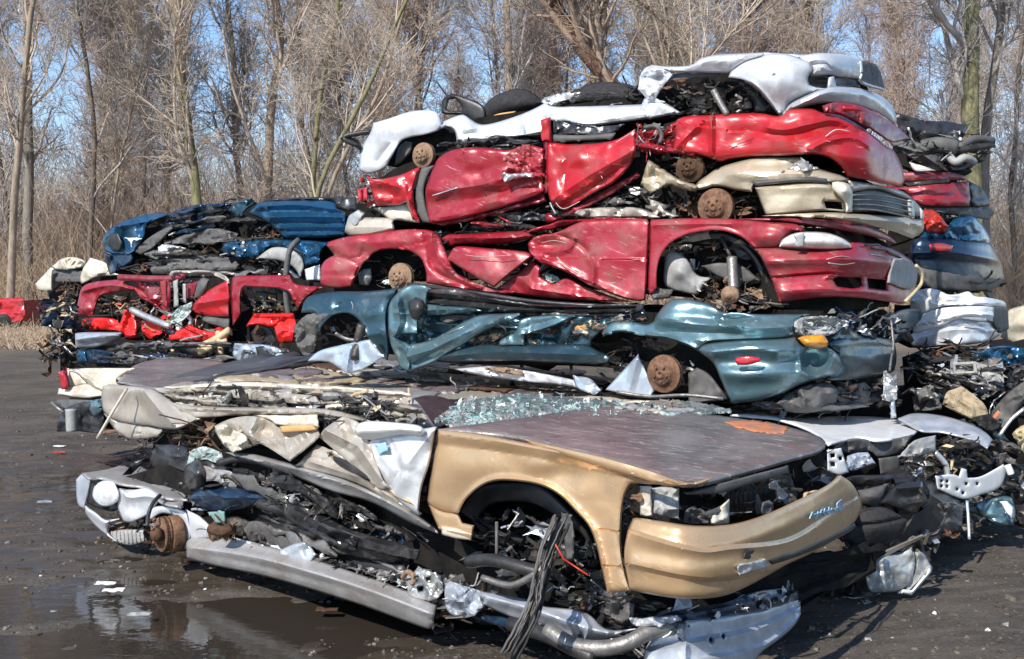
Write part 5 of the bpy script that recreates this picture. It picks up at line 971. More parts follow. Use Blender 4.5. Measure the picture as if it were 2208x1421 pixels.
panel('hood', 'hood_scraped', c, "944,925 1040,932 1140,946 1290,983 1400,1014 1484,1041 1600,1017 1700,988 1760,972 1780,960 1772,944 1700,920 1600,903 1500,889 1400,878 1300,878 1180,893 1060,910", dHd, [('r', '1000,925 1200,925 1450,985 1600,1000', 20, .02), ('n', 90, .012, 4), ('k', 60, .008, 7)], roll=(.03, 7), s=6, thick=.02)
panel('hood_paint_patch', 'orange_paint', c, "1562,909 1600,905 1650,909 1700,920 1690,935 1640,932 1590,921", dHd.o(-.024), roll=None, s=5, thick=.003, jag=1)
panel('hood_lip', 'paint_gold', c, "1130,946 1290,982 1400,1013 1484,1040 1540,1030 1500,1046 1440,1048 1390,1036 1290,1005 1160,965", dG.o(-.06), [('gJ', 1400, 480, 60, 20, .03)], roll=(.03, 5), s=4)
panel('windscreen', 'glass_green', c, "935,905 965,885 1000,868 1060,856 1130,848 1200,856 1290,860 1340,870 1300,884 1230,893 1100,914 1000,920", Depth("935,905,5.5 1150,850,6.6 1150,905,5.5 1500,885,6.0"), [('k', 14, .04, 5), ('n', 40, .05, 7), ('k', 6, .02, 2)], s=4, roll=None, smooth=False, jag=2)
panel('windscreen_piece', 'glass_green', c, "1380,868 1440,862 1530,872 1580,885 1500,890 1420,884", Depth("1380,868,6.4 1580,880,6.2 1480,890,6.0"), [('k', 14, .04, 5)], s=4, roll=None, smooth=False, jag=1.5)
panel('bumper', 'paint_gold', c, "1364,1118 1372,1116 1430,1124 1500,1133 1570,1131 1640,1113 1720,1078 1780,1048 1812,1024 1838,1044 1857,1083 1851,1112 1822,1148 1755,1190 1700,1216 1650,1244 1600,1270 1545,1288 1470,1291 1400,1281 1358,1272 1346,1205 1352,1150", dG.o(-.05), [('s', 'J|1225,745 1400,800 1600,845 1750,830 2054,790 2300,640', 5, .03), ('r', '1380,1150 1450,1170 1540,1178 1660,1150 1780,1090 1840,1060', 18, .025), ('s', 'J|1220,930 1500,990 1700,1000 1900,965', 5, -.025), ('r', '1370,1215 1500,1230 1620,1215', 20, .012), ('k', 140, .005, 5)], roll=(.07, 10), s=5, thick=.02)
panel('bumper_grille', 'plastic_black', c, "L|395,880 500,845 560,830 800,720 868,680 862,712 700,800 560,860 420,905", dG.o(-.085), roll=(.01, 3), s=4)
panel('fog_lamp', 'lens_cloudy', c, "L|222,910 300,890 383,872 398,915 320,942 240,966", dG.o(-.105), [('k', 12, .01, 3)], roll=(.015, 3), s=3, thick=.02)
panel('tow_hole', 'plastic_black', c, "L|262,872 270,840 290,820 322,826 312,845 300,850 304,866 290,876", dG.o(-.105), roll=(.004, 2), s=3, thick=.004)
for k, q in enumerate(("622,655 640,618 655,660 668,615", "672,640 690,605 700,640 680,650", "702,640 704,600 722,632 728,590", "735,630 742,598 760,612 742,628", "765,612 800,552 770,575 785,612 805,598", "640,632 720,612 800,585")):
    P = PT('L|' + q); d_ = dG.o(-.12)
    hose('chalk_writing', 'blue_mark', c, [(p[0], p[1], float(d_([p])[0])) for p in P], .0032, 5)
panel('headlight_bracket', 'paint_cream', c, "J|1270,508 1330,508 1336,668 1310,672 1272,665", dG.o(.06), [('k', 20, .01, 3)], roll=(.02, 4), s=4)
panel('headlight_bucket', 'plastic_lightgrey', c, "J|1332,520 1400,512 1478,520 1476,680 1400,672 1338,655", dG.o(.10), [('gJ', 1355, 595, 18, 22, .03), ('k', 24, .03, 5)], roll=(.03, 5), s=4)
panel('radiator_bracket', 'plastic_grey', c, "J|1500,700 1510,640 1560,610 1600,650 1680,620 1740,580 1745,700 1660,712", dG.o(.16), [('k', 20, .04, 5)], roll=(.02, 4), s=4, smooth=False)
panel('slam_panel', 'plastic_grey', c, "J|1500,545 1600,520 1750,480 1900,440 2054,400 2054,440 1850,500 1700,545 1540,556", dG.o(.14), roll=(.02, 4), s=5)
guts('engine_bay', c, "1385,1050 1500,1046 1650,1015 1770,985 1790,1030 1700,1080 1600,1115 1480,1125 1390,1112", dG, 110, 38, ['plastic_black', 'steel_dark', 'steel_dark', 'plastic_grey', 'plastic_lightgrey', 'steel_mid', 'rubber', 'rust_dark', 'aluminium'], .4, .05, near=.26)
panel('radiator', 'plastic_black', c, "1560,1050 1700,1010 1720,1070 1600,1110 1560,1115", dG.o(.5), [('r', '%d,1040 %d,1110' % (x, x), 2, .01) for x in range(1570, 1720, 10)], s=5)
guts('bumper_gap_scrap', c, "J|1185,600 1230,510 1270,560 1230,690 1215,1000 1190,900", dG, 20, 39, 'dark', .06, .035)
guts('engine_bay', c, "J|380,700 500,640 700,660 900,740 1000,800 1080,1060 900,1080 600,1050 400,900 300,800", dG, 110, 40, DKP, .4, .06, near=.12)
panel('inner_fender', 'plastic_black', c, "J|320,640 430,520 600,495 760,520 900,640 1000,760 1040,900 960,760 850,680 700,600 500,600 400,700", dG.o(.22), roll=(.04, 7), s=6)
panel('strut_tower', 'plastic_grey', c, "J|855,650 915,660 925,900 880,900 870,780", dG.o(.13), [('k', 20, .02, 4)], roll=(.03, 5), s=5)
hose('brake_hose', 'plastic_grey', c, "1071,1125,4.85 1071,1200,4.8", .008)
hose('control_arm', 'plastic_black', c, "1010,1212,4.75 1060,1207,4.65 1130,1225,4.55 1180,1240,4.5", .028)
hose('control_arm', 'steel_mid', c, "1040,1245,4.7 1100,1262,4.6 1150,1240,4.5 1180,1215,4.5", .014)
# ---- H: silver car at the very bottom
dH = Depth("165,7.2 355,6.6 930,5.1 1450,4.42 1560,4.5 1725,5.1")
c = thing('wrecked_car', 'silver car crushed flat into the mud, under the gold car', 'wrecked car', (-.8, 6.2, 0))
hull('crushed_floor', 'cavity', c, "230,1040 330,1010 500,960 700,1010 950,1140 1150,1250 1400,1300 1640,1280 1560,1370 1400,1380 1050,1340 900,1290 600,1200 420,1150 300,1120", dH, GK, 1.3, .22, shrink=.9)
panel('headlight_corner', 'galvanised', c, "I|198,650 235,618 282,625 268,700 248,780 243,802 206,772", dH.o(.02), roll=(.05, 7), s=4)
panel('fender_top', 'paint_silverdirty', c, "I|230,615 350,598 500,568 640,650 770,752 650,742 560,692 430,672 330,642 262,642", Depth("178,1015,7.2 400,1080,6.45 300,1000,7.6"), [('k', 40, .03, 3)], roll=(.04, 6), s=5)
panel('fender', 'paint_silver', c, "I|408,692 500,700 560,690 640,735 600,790 560,832 482,867 440,862 412,790", dH.o(-.02), [('r', 'I|430,700 470,740 560,735 630,750', 6, .04), ('gI', 490, 790, 50, 40, -.03)], roll=(.05, 7), s=4)
panel('bumper', 'paint_silver', c, "I|243,780 300,812 350,850 420,850 365,872 360,925 402,965 350,930 300,890 252,832", dH.o(-.05), [('r', 'I|255,800 350,870', 9, .05)], roll=(.05, 7), s=4)
panel('headlight_housing', 'plastic_black', c, "I|270,640 330,642 430,672 420,800 380,812 300,790 255,770", dH.o(.05), [('k', 20, .02, 3)], roll=(.03, 5), s=4)
panel('headlight', 'lens_white', c, "I|283,738 290,690 318,662 355,654 395,668 418,712 412,755 380,782 335,786 303,768", dH.o(-.06), [('gI', 350, 720, 50, 50, .06)], roll=(.05, 7), s=3, thick=.05)
guts('wheel_housing', c, "I|360,870 440,862 540,830 560,900 560,960 400,962", dH, 30, 41, 'dark', .15, .05)
panel('air_duct', 'plastic_lightgrey', c, "I|365,915 440,905 540,905 560,960 480,985 400,965", dH.o(.02), [('r', 'I|%d,900 %d,970' % (x, x + 6), 2.2, .02) for x in range(380, 560, 20)], s=3, roll=(.03, 5))
brake(c, 350, 1152, 6.42, .10, n=(-.80, -.60, 0), name='brake_drum')
mb = MB(); cc = W(366, 1152, 6.44); mb.lathe(cc, (.80, .60, 0), [(-.01, .095), (.0, .105), (.05, .105), (.055, .10)], 'rust', 32); mb.lathe(W(345, 1152, 6.36), (-.80, -.60, 0), [(0, .04), (.03, .04), (.035, .03), (.05, .025)], 'rust_dark', 20); mb.build('brake_drum', c, True)
guts('hub_scrap', c, "I|560,860 640,850 640,990 580,1000", dH, 15, 42, ['steel_mid', 'rust', 'aluminium', 'rust_tan', 'steel_dark'], .02, .035, near=-.12)
panel('wheel_arch', 'paint_silver', c, "I|556,832 600,790 660,785 735,800 765,830 782,940 770,965 752,1005 742,900 705,840 640,822 590,850 566,875", dH.o(-.03), roll=(.04, 6), s=4)
panel('door_edge', 'paint_white', c, "I|755,800 830,835 880,880 905,922 880,945 790,955 775,930 770,850", dH.o(-.01), [('gI', 820, 880, 40, 50, .04)], roll=(.04, 6), s=4)
hose('brake_hose', 'plastic_black', c, "318,1135,6.3 320,1110,6.35 330,1085,6.4 345,1068,6.5", .012)
panel('fender_scrap', 'paint_silverdirty', c, "I|490,600 560,620 700,680 760,730 740,790 640,770 560,700", Depth("300,1020,7.2 400,1090,6.4 420,1040,6.9"), [('k', 30, .05, 5)], roll=(.03, 5), s=4)
panel('rocker_panel', 'paint_silverdirty', c, "I|760,952 820,940 960,952 1100,970 1400,1052 1700,1150 1900,1222 2042,1290 2030,1340 2020,1400 2000,1412 1900,1380 1600,1272 1200,1152 900,1087 765,1052", dH.o(-.04), [('r', 'I|765,995 1100,1045 1400,1125 1700,1220 2030,1345', 15, .10), ('s', 'I|765,1020 1200,1110 1700,1250 2010,1370', 6, .04), ('k', 60, .012, 6)], roll=(.07, 10), s=5)
guts('crushed_end', c, "928,1290 960,1290 985,1330 980,1362 935,1355", dH, 15, 43, 'dark', .1, .06)
panel('door_skin', 'plastic_black', c, "I|575,500 640,480 770,492 745,600 740,645 620,612 580,560", dH.o(.25), [('gI', 660, 550, 60, 40, .10), ('k', 40, .02, 3)], roll=(.06, 8), s=5)
panel('dashboard', 'paint_black', c, "I|748,655 760,580 820,540 872,600 866,680 830,702 780,705", dH.o(.10), [('gI', 810, 620, 50, 60, .12)], roll=(.07, 9), s=4, thick=.05)
panel('side_glass', 'glass_green', c, "I|762,580 780,510 850,480 940,510 962,572 900,560 860,545 800,565", dH.o(.12), [('k', 14, .05, 3)], roll=None, s=4, smooth=False)
panel('seat', 'paint_navy', c, "I|760,742 830,700 900,680 1100,700 1182,738 1100,782 1000,812 900,812 830,790", dH.o(.06), [('k', 50, .04, 5), ('gI', 980, 740, 140, 30, .06)], roll=(.05, 8), s=5, thick=.04)
panel('side_glass', 'glass_tint', c, "I|870,815 950,812 955,865 915,872", dH.o(.0), roll=None, s=5)
panel('door_skin', 'fabric_grey', c, "I|1020,905 1080,865 1160,868 1260,940 1400,985 1300,1012 1180,990 1080,960", dH.o(.06), [('k', 40, .03, 6)], roll=(.04, 6), s=5)
panel('door_skin', 'plastic_black', c, "I|1150,868 1400,870 1700,960 1900,1030 1892,1080 1700,1060 1500,1020 1300,960", dH.o(.10), [('k', 40, .06, 7), ('r', 'I|1200,890 1500,960 1850,1050', 6, .04)], roll=(.05, 7), s=5)
panel('door_skin', 'paint_navy', c, "I|1480,740 1600,850 1900,880 2000,900 1900,1010 1700,980 1500,900 1400,800", dH.o(.22), [('k', 40, .06, 8)], roll=(.05, 7), s=5)
panel('torn_edge', 'paint_silver', c, "I|1000,945 1100,968 1350,1040 1340,1062 1250,1035 1080,985", dH.o(.0), [('k', 20, .03, 3)], roll=(.02, 4), s=4)
panel('bracket', 'galvanised', c, "I|1235,1010 1320,975 1370,975 1420,1030 1390,1068 1330,1062 1240,1035", dH.o(-.04), [('gI', 1385, 1020, 22, 30, -.06), ('k', 20, .02, 4)], roll=(.03, 5), s=4)
for i, q in enumerate(("480,1010,6.6 600,1030,6.3 700,1090,6.0", "590,1020,6.3 660,1035,6.1 710,1070,5.9 720,1100,5.8", "560,1110,6.2 700,1160,5.8 820,1210,5.5", "620,1150,6.1 740,1175,5.7 880,1240,5.3", "560,1040,6.5 570,1080,6.3 600,1090,6.2", "680,1110,5.9 760,1130,5.7 860,1180,5.4")):
    hose('door_frame', ('plastic_black', 'aluminium', 'plastic_black', 'steel_mid', 'aluminium', 'plastic_grey')[i], c, q, .016)
hose('exhaust_pipe', 'plastic_black', c, "735,1205,5.75 800,1218,5.55 880,1233,5.35", .045, 12)
hose('hub_arm', 'rust_dark', c, "455,1140,6.05 480,1146,6.0 500,1138,6.0", .03, 10)
guts('hub_scrap', c, "I|870,900 1000,870 1010,930 960,965 880,950", dH, 20, 44, 'rusty', .02, .04, near=-.03)
guts('cabin_scrap', c, "I|480,450 580,480 640,600 760,650 900,620 1100,600 1200,620 1400,720 1700,800 1950,900 1990,1000 1700,960 1300,860 1000,850 760,760 640,680 500,580", dH, 110, 45, DKP, .3, .06, near=.0)
guts('cabin_scrap', c, "I|1150,640 1300,640 1450,740 1700,860 1650,900 1400,850 1200,760", dH, 60, 46, 'bright', .1, .045, near=-.05)
guts('floor_scrap', c, "I|1000,940 1400,1030 1850,1150 1960,1200 1700,1140 1300,1020", dH, 65, 47, 'mech', .05, .045)
panel('engine_mount', 'aluminium', c, "J|35,1000 100,940 220,975 236,1060 190,1112 110,1110 50,1085", dH.o(-.02), [('k', 16, .03, 4)], roll=(.03, 5), s=4, holes=["J|75,990 100,975 112,1000 92,1015", "J|140,990 165,985 170,1010 148,1018", "J|100,1040 130,1035 128,1062 104,1062"])
panel('engine_mount', 'galvanised', c, "J|240,1000 430,1062 442,1150 400,1190 320,1200 250,1152", dH.o(-.04), [('k', 22, .06, 5)], roll=(.04, 6), s=4, smooth=False)
guts('engine_scrap', c, "J|0,960 250,960 500,1060 480,1200 250,1200 60,1100", dH, 65, 48, 'bright', .06, .05, near=.0)
hose('exhaust_ring', 'rust_tan', c, "868,1245,5.1 880,1233,5.05 893,1245,5.0 888,1260,5.0", .012)
panel('frame_rail', 'galvanised', c, "J|430,1062 560,1080 700,1112 770,1142 980,1172 1100,1262 1252,1262 1092,1312 960,1332 820,1312 780,1252 600,1202 442,1132", dH.o(-.06), [('r', 'J|440,1090 700,1160 960,1250 1100,1285', 12, .06), ('r', 'J|960,1180 1000,1250 980,1320', 5, .03), ('gJ', 450, 1110, 8, 18, -.04), ('k', 50, .02, 5)], roll=(.05, 7), s=4)
panel('frame_rail', 'paint_navy', c, "J|330,1180 600,1205 770,1255 800,1312 640,1280 450,1222", dH.o(-.0), [('k', 26, .03, 5)], roll=(.03, 5), s=5)
hose('bent_pipe', 'steel_mid', c, "1180,1356,4.5 1230,1388,4.42 1290,1398,4.36 1350,1388,4.33 1400,1362,4.35 1450,1352,4.4", .032, 10)
hose('bent_pipe', 'plastic_black', c, "1100,1345,4.65 1180,1370,4.5 1240,1400,4.4 1280,1418,4.35", .03, 9)
guts('crushed_scrap', c, "J|900,1060 1250,1100 1500,1150 1600,1200 1300,1260 1100,1240 850,1140", dH, 80, 49, ['plastic_black', 'steel_dark', 'steel_dark', 'rubber', 'rust_dark', 'plastic_grey', 'aluminium'], .15, .055, near=-.02)
guts('crushed_scrap', c, "J|1000,1250 1500,1220 1500,1400 1300,1400 1100,1340", dH, 60, 50, ['plastic_black', 'galvanised', 'steel_dark', 'steel_mid', 'plastic_grey'], .1, .06)
panel('bumper_beam', 'galvanised', c, "1385,1440 1392,1398 1420,1360 1470,1338 1560,1326 1640,1316 1712,1290 1726,1296 1724,1330 1700,1362 1650,1400 1590,1440", dH.o(-.05), [('s', '1400,1400 1500,1380 1620,1355 1720,1310', 6, .06), ('s', '1390,1432 1520,1418 1650,1385 1722,1325', 4, .04), ('r', '1480,1330 1478,1440', 4, .03), ('g', 1534, 1380, 5, 6, -.06), ('g', 1560, 1372, 3.5, 4, -.05), ('k', 60, .01, 4)], roll=(.05, 8), s=4)
for x, y in ((1533, 1380), (1560, 1372)): panel('bolt_hole', 'cavity', c, [(x - 4, y), (x, y - 6), (x + 4, y), (x, y + 6)], dH.o(-.075), roll=None, s=3, thick=.003)
panel('bumper_skin', 'paint_navy', c, "1395,1345 1450,1318 1560,1300 1620,1278 1690,1268 1722,1278 1724,1296 1640,1320 1560,1330 1460,1342", dH.o(-.0), [('r', '1420,1335 1560,1310 1700,1280', 5, .04), ('k', 40, .02, 5)], roll=(.04, 6), s=4)
panel('torn_bracket', 'paint_silver', c, "1355,1332 1400,1330 1460,1326 1470,1338 1420,1350 1370,1350", dH.o(-.08), [('k', 20, .04, 5)], roll=(.02, 4), s=4)
guts('beam_scrap', c, "1400,1340 1560,1320 1690,1270 1720,1285 1560,1330 1400,1370", dH, 35, 51, ['steel_dark', 'plastic_black', 'galvanised', 'white_part'], .05, .04, near=-.06)
panel('side_bracket', 'plastic_grey', c, "1310,1290 1368,1300 1366,1330 1340,1345 1300,1320", dH.o(-.05), [('k', 16, .04, 5)], roll=(.02, 4), s=4)
# hanging cable bundle in front of both
rng = np.random.default_rng(3); mb = MB(); base = [(1205, 1130, 4.35), (1172, 1200, 4.3), (1160, 1260, 4.25), (1152, 1310, 4.22), (1130, 1360, 4.2), (1095, 1425, 4.18)]
for k in range(13):
    pts = []; jx, jy = rng.normal(0, 9, 2)
    for i, (x, y, Y) in enumerate(base): jx += rng.normal(0, 5); pts.append(tuple(W(x + jx, y + jy, Y + rng.normal(0, .02))))
    P = np.array(pts); t = np.linspace(0, 5, 26); P = np.stack([np.interp(t, range(6), P[:, j]) for j in range(3)], 1); P[1:-1] = (P[:-2] + P[1:-1] * 2 + P[2:]) / 4; P += rng.normal(0, .0012, P.shape)
    mb.tube(P, rng.uniform(.003, .008), ['rubber', 'plastic_black', 'plastic_grey', 'steel_dark', 'mud'][rng.integers(5)], 6)
mb.tube([tuple(W(*p)) for p in ((1195, 1170, 4.3), (1215, 1205, 4.3), (1245, 1225, 4.28), (1268, 1240, 4.25))], .004, 'red_part', 6)
tag(mb.build('wiring_bundle', None, True), 'bundle of muddy wires hanging out of the gold car over the silver frame', 'wiring')

cg = [o for o in bpy.data.objects if o.name.startswith('wrecked_car')]
layers('torn_sheet', cg[6], "I|560,180 900,160 1500,190 1890,240 2020,370 1700,345 1400,300 800,320 650,250", dG.o(.1), 34, 5, ['paint_champagne', 'paint_champagne', 'paint_cream', 'paint_hood', 'plastic_black', 'paint_silverdirty', 'plastic_black'], (50, 190), (5, 18), .05, near=-.02, deep=.1)
layers('torn_sheet', cg[7], "I|560,480 900,600 1300,640 1700,800 1980,960 1960,1090 1500,1050 1000,930 760,760", dH, 30, 6, DK + ['paint_black', 'paint_navy', 'paint_silverdirty'], (60, 230), (8, 34), .42, near=.0, deep=.2)
layers('torn_sheet', cg[7], "J|850,1090 1250,1100 1560,1180 1560,1260 1100,1260", dH, 10, 7, DK, (50, 150), (8, 20), .2, near=.0, deep=.1)

for q in ("J|1520,990 1540,940 1555,900",): scratch(cg[6], q, 'plastic_black' if q[2] == '1' else 'paint_cream', .003, dG, -.065)

GLS = ['glass_green', 'glass_green', 'glass_tint', 'white_part', 'plastic_grey']
gl = guts('glass_crumbs', cg[6], "930,910 1000,862 1150,842 1330,862 1540,880 1450,892 1250,896 1100,918", Depth("935,905,5.5 1150,850,6.6 1150,905,5.5 1500,885,6.0"), 300, 77, GLS, .0, .017, near=-.05, hose=0); gl['kind'] = 'stuff'
layers('torn_sheet', cg[6], "1280,862 1400,866 1560,880 1600,892 1450,888 1330,880", dHd, 10, 78, ['glass_green', 'paint_champagne', 'plastic_lightgrey', 'paint_cream'], (30, 80), (4, 9), .04, near=-.08, amp=.02)
hose('door_frame', 'plastic_black', cg[7], "470,1000,6.3 520,990,6.25 600,1010,6.1 680,1050,5.9 730,1090,5.75", .022)
hose('door_frame', 'plastic_black', cg[7], "560,1085,6.0 640,1110,5.85 740,1160,5.6 850,1190,5.35", .03)
panel('seat_frame', 'plastic_black', cg[7], "I|1180,640 1260,625 1330,650 1400,700 1500,760 1560,850 1500,840 1420,770 1330,710 1230,690", dH.o(-.04), [('r', 'I|1200,660 1330,680 1450,740 1530,830', 4, .03), ('k', 20, .03, 4)], roll=(.03, 5), s=4)
panel('door_skin', 'paint_black', cg[7], "I|600,470 760,480 900,560 1100,600 1200,660 1150,720 980,690 860,640 720,600 620,560", dH.o(.18), [('k', 50, .06, 4), ('gI', 700, 530, 80, 40, .08)], roll=(.06, 8), s=5)
panel('door_skin', 'paint_black', cg[7], "I|1250,760 1400,800 1600,900 1800,960 1960,1010 1940,1060 1700,1010 1450,930 1280,850", dH.o(-.02), [('k', 50, .05, 9), ('r', 'I|1300,800 1600,930 1900,1020', 6, .05)], roll=(.05, 8), s=5)

panel('lamp_mount', 'foam', cg[6], "L|588,548 610,512 660,498 715,512 718,532 645,562 592,572", dG.o(.12), [('k', 16, .03, 4)], roll=(.02, 4), s=4)
panel('pulley', 'steel_mid', cg[6], "L|358,600 365,565 400,550 425,570 420,620 385,645 362,630", dG.o(.16), [('gL', 392, 600, 14, 18, -.03)], roll=(.03, 4), s=3)
panel('pulley', 'plastic_lightgrey', cg[6], "L|410,455 440,445 460,480 490,510 495,550 460,545 440,500 415,490", dG.o(.18), [('k', 10, .03, 4)], roll=(.02, 4), s=3)
panel('radiator_bracket', 'paint_cream', cg[6], "L|75,640 185,545 182,680 120,690 85,682", dG.o(.13), [('k', 20, .02, 4)], roll=(.02, 4), s=4)
panel('roof_side', 'paint_champagne', cg[6], "I|680,255 860,276 1100,280 1440,286 1640,325 1700,350 1640,358 1440,322 1100,316 860,332 770,325", dG.o(.0), [('k', 30, .03, 4), ('c', 'I|700,285 1100,298 1440,305 1660,345', 6, .03)], roll=(.03, 5), s=5)
panel('roof_side', 'paint_cream', cg[6], "I|640,178 860,158 1100,150 1500,172 1880,205 1900,228 1500,205 1250,196 1000,186 760,205", dG.o(.12), [('k', 30, .04, 6), ('c', 'I|700,182 1000,168 1500,188', 6, .03)], roll=(.03, 5), s=5)
panel('roof_skin', 'paint_champagne', cg[6], "I|1000,190 1200,200 1420,222 1440,262 1300,258 1100,240 960,225", dG.o(.06), [('k', 26, .05, 8)], roll=(.03, 5), s=5, smooth=False)
# ================================================================ THE LEFT STACK, farther off
LK = (.55, .83, 0)
dL = Depth("220,17.6 745,14.8")
c = thing('wrecked_car', 'dark blue crushed car on top of the left stack', 'wrecked car', (-4.5, 16.5, 1.9))
hull('crushed_floor', 'cavity', c, "235,520 260,490 380,455 520,440 700,435 800,440 800,510 600,520 400,545 250,585", dL, LK, 1.5, .35)
panel('fender', 'paint_blue', c, "C|455,345 470,300 540,240 650,195 800,165 870,180 790,212 730,250 720,290 700,350 660,400 600,432 560,420 520,420 470,400", dL.o(-.1), [('k', 26, .10, 3), ('gC', 600, 330, 50, 50, -.12), ('r', 'C|540,250 680,230 860,180', 5, .08)], roll=(.16, 7), s=4)
panel('headlight_hole', 'plastic_black', c, "C|478,350 498,292 550,290 572,350 560,400 520,402", dL.o(-.14), roll=(.04, 4), s=4)
panel('scrape', 'white_part', c, "C|585,320 660,318 700,326 640,335 630,380 618,335", dL.o(-.26), [('k', 8, .05, 3)], roll=None, s=3, jag=1, thick=.01)
panel('lower_fender', 'paint_navy', c, "C|465,405 520,420 640,405 645,470 570,520 500,545 478,475", dL.o(-.05), [('k', 20, .10, 4)], roll=(.12, 6), s=4)
panel('fender_liner', 'plastic_grey', c, "C|655,405 700,350 780,292 872,243 885,262 820,330 760,385 690,425", dL.o(-.12), [('k', 20, .05, 4)], roll=(.06, 5), s=4)
panel('roof', 'paint_black', c, "C|780,200 1000,122 1230,112 1242,180 1212,232 1100,250 1000,245 880,262 800,235", dL.o(.0), [('k', 20, .16, 6), ('c', 'C|850,220 1050,170 1230,150', 6, .1)], roll=(.1, 6), s=4, smooth=False)
panel('roof', 'paint_navy', c, "C|900,160 1060,118 1240,108 1240,125 1100,150 950,200", dL.o(-.08), [('k', 16, .1, 2)], roll=(.08, 5), s=4)
panel('door', 'plastic_grey', c, "C|880,335 1000,282 1150,262 1285,292 1252,342 1100,352 960,362 880,362", dL.o(-.03), [('k', 22, .10, 8)], roll=(.1, 5), s=4)
panel('torn_fender', 'paint_tealdark', c, "C|1222,150 1250,115 1345,78 1402,108 1342,142 1300,190 1252,192", dL.o(-.12), [('k', 16, .12, 5)], roll=(.08, 5), s=4)
panel('quarter_panel', 'paint_blue', c, "C|1345,170 1380,128 1420,102 1600,92 1850,96 1890,140 1942,162 1942,235 1930,315 1800,322 1562,327 1535,290 1480,240 1405,195", dL.o(-.18), [('r', 'C|1400,130 1650,120 1900,150', 6, .12), ('r', 'C|1480,195 1700,190 1935,195', 7, .14), ('r', 'C|1540,260 1700,255 1935,255', 5, .10), ('r', 'C|1560,300 1700,300 1935,295', 4, .08), ('k', 40, .04, 2)], roll=(.14, 7), s=4)
panel('trunk_edge', 'paint_black', c, "C|1420,98 1500,80 1850,68 2005,74 2005,160 1892,142 1850,98 1600,92", dL.o(-.05), [('k', 24, .06, 3)], roll=(.06, 5), s=4)
guts('cabin_scrap', c, "C|800,240 1230,200 1500,250 1560,330 1200,370 760,400", dL, 60, 60, 'dark', .3, .13, near=-.05)
guts('hub_scrap', c, "C|1380,270 1480,250 1530,310 1400,325", dL, 20, 61, 'rusty', .1, .09, near=-.1)
dL2 = Depth("300,17 745,14.7")
c = thing('wrecked_car', 'flattened navy blue car with a grey bumper, second from the top of the left stack', 'wrecked car', (-4, 16.3, 1.4))
hull('crushed_floor', 'cavity', c, "330,560 500,530 640,520 800,520 800,600 600,600 340,600", dL2, LK, 1.5, .3)
panel('fender', 'paint_blue', c, "C|1180,385 1240,342 1600,330 1852,342 1795,400 1782,482 1702,502 1650,430 1500,380 1400,442 1300,442 1200,432", dL2.o(-.1), [('k', 24, .10, 5), ('r', 'C|1600,350 1700,420 1790,400', 6, .1)], roll=(.12, 6), s=4)
panel('inner_fender', 'plastic_lightgrey', c, "C|1390,448 1490,380 1590,385 1664,430 1684,500 1662,562 1620,500 1540,462 1450,452", dL2.o(-.14), [('k', 24, .04, 4)], roll=(.08, 5), s=4)
panel('bumper', 'plastic_grey', c, "C|745,510 780,452 900,440 1050,428 1232,440 1292,482 1252,522 1050,522 880,522 860,547 765,547", dL2.o(-.12), [('s', 'C|760,490 1250,480', 6, .08), ('k', 26, .06, 7)], roll=(.12, 6), s=4, holes=["C|780,478 850,472 850,486 782,494"])
panel('torn_skin', 'paint_silver', c, "C|795,375 850,360 965,382 940,402 850,442 800,432", dL2.o(-.08), [('k', 14, .10, 4)], roll=(.06, 4), s=4, smooth=False)
panel('bumper_end', 'white_part', c, "C|1690,512 1782,482 1788,582 1700,582", dL2.o(-.12), roll=(.06, 4), s=4)
guts('cabin_scrap', c, "C|560,420 760,400 1180,380 1400,460 1640,520 1650,560 1250,540 860,540 600,540", dL2, 100, 62, 'dark', .3, .12, near=-.08)
guts('cabin_scrap', c, "C|1230,340 1400,320 1420,380 1260,420", dL2, 20, 63, 'bright', .1, .08, near=-.15)
hose('hanging_strap', 'plastic_grey', c, "644,517,14.6 625,540,14.5 616,600,14.5 618,650,14.5 622,680,14.5", .04)
dK = Depth("165,17.2 700,14.2")
c = thing('wrecked_car', 'crimson crushed car with torn open doors, lower part of the left stack', 'wrecked car', (-4.3, 16, .9))
hull('crushed_floor', 'cavity', c, "185,640 220,615 400,600 600,600 720,615 720,690 400,700 190,690", dK, LK, 1.5, .5)
panel('rear_fender', 'paint_crimson', c, "C|300,760 310,690 332,622 400,590 560,575 620,600 700,640 760,700 800,745 690,690 640,642 520,655 440,682 412,760 400,800 320,805", dK.o(-.12), [('k', 30, .06, 5), ('r', 'C|340,640 500,610 640,630', 5, .08)], roll=(.14, 6), s=4)
panel('rear_pillar', 'paint_maroon', c, "C|640,560 760,590 860,700 850,780 780,730 700,660", dK.o(-.05), [('k', 20, .10, 3)], roll=(.08, 5), s=4)
panel('roof_rail', 'paint_champagne', c, "C|860,548 875,520 1100,518 1200,548 1238,602 1226,608 1170,562 1060,534 890,534 872,560", dK.o(-.15), [('k', 14, .08, 3)], roll=(.05, 4), s=4)
hose('roof_strip', 'paint_maroon', c, "258,598,16.4 300,600,16.2 360,601,15.9 400,596,15.8", .05)
panel('door_post', 'paint_crimson', c, "C|805,585 862,570 872,640 866,770 822,725", dK.o(-.2), [('r', 'C|840,580 845,740', 3, .06)], roll=(.06, 4), s=4)
panel('door_post', 'plastic_lightgrey', c, "C|885,585 915,572 920,740 890,745", dK.o(-.1), roll=(.05, 4), s=4)
panel('door_post', 'plastic_lightgrey', c, "C|945,600 962,600 966,720 948,700", dK.o(-.1), roll=(.03, 4), s=4)
panel('headrest', 'plastic_grey', c, "C|1040,585 1075,560 1108,575 1092,640 1052,692 1012,690", dK.o(-.16), [('gC', 1060, 625, 40, 50, .1)], roll=(.1, 6), s=4, thick=.08)
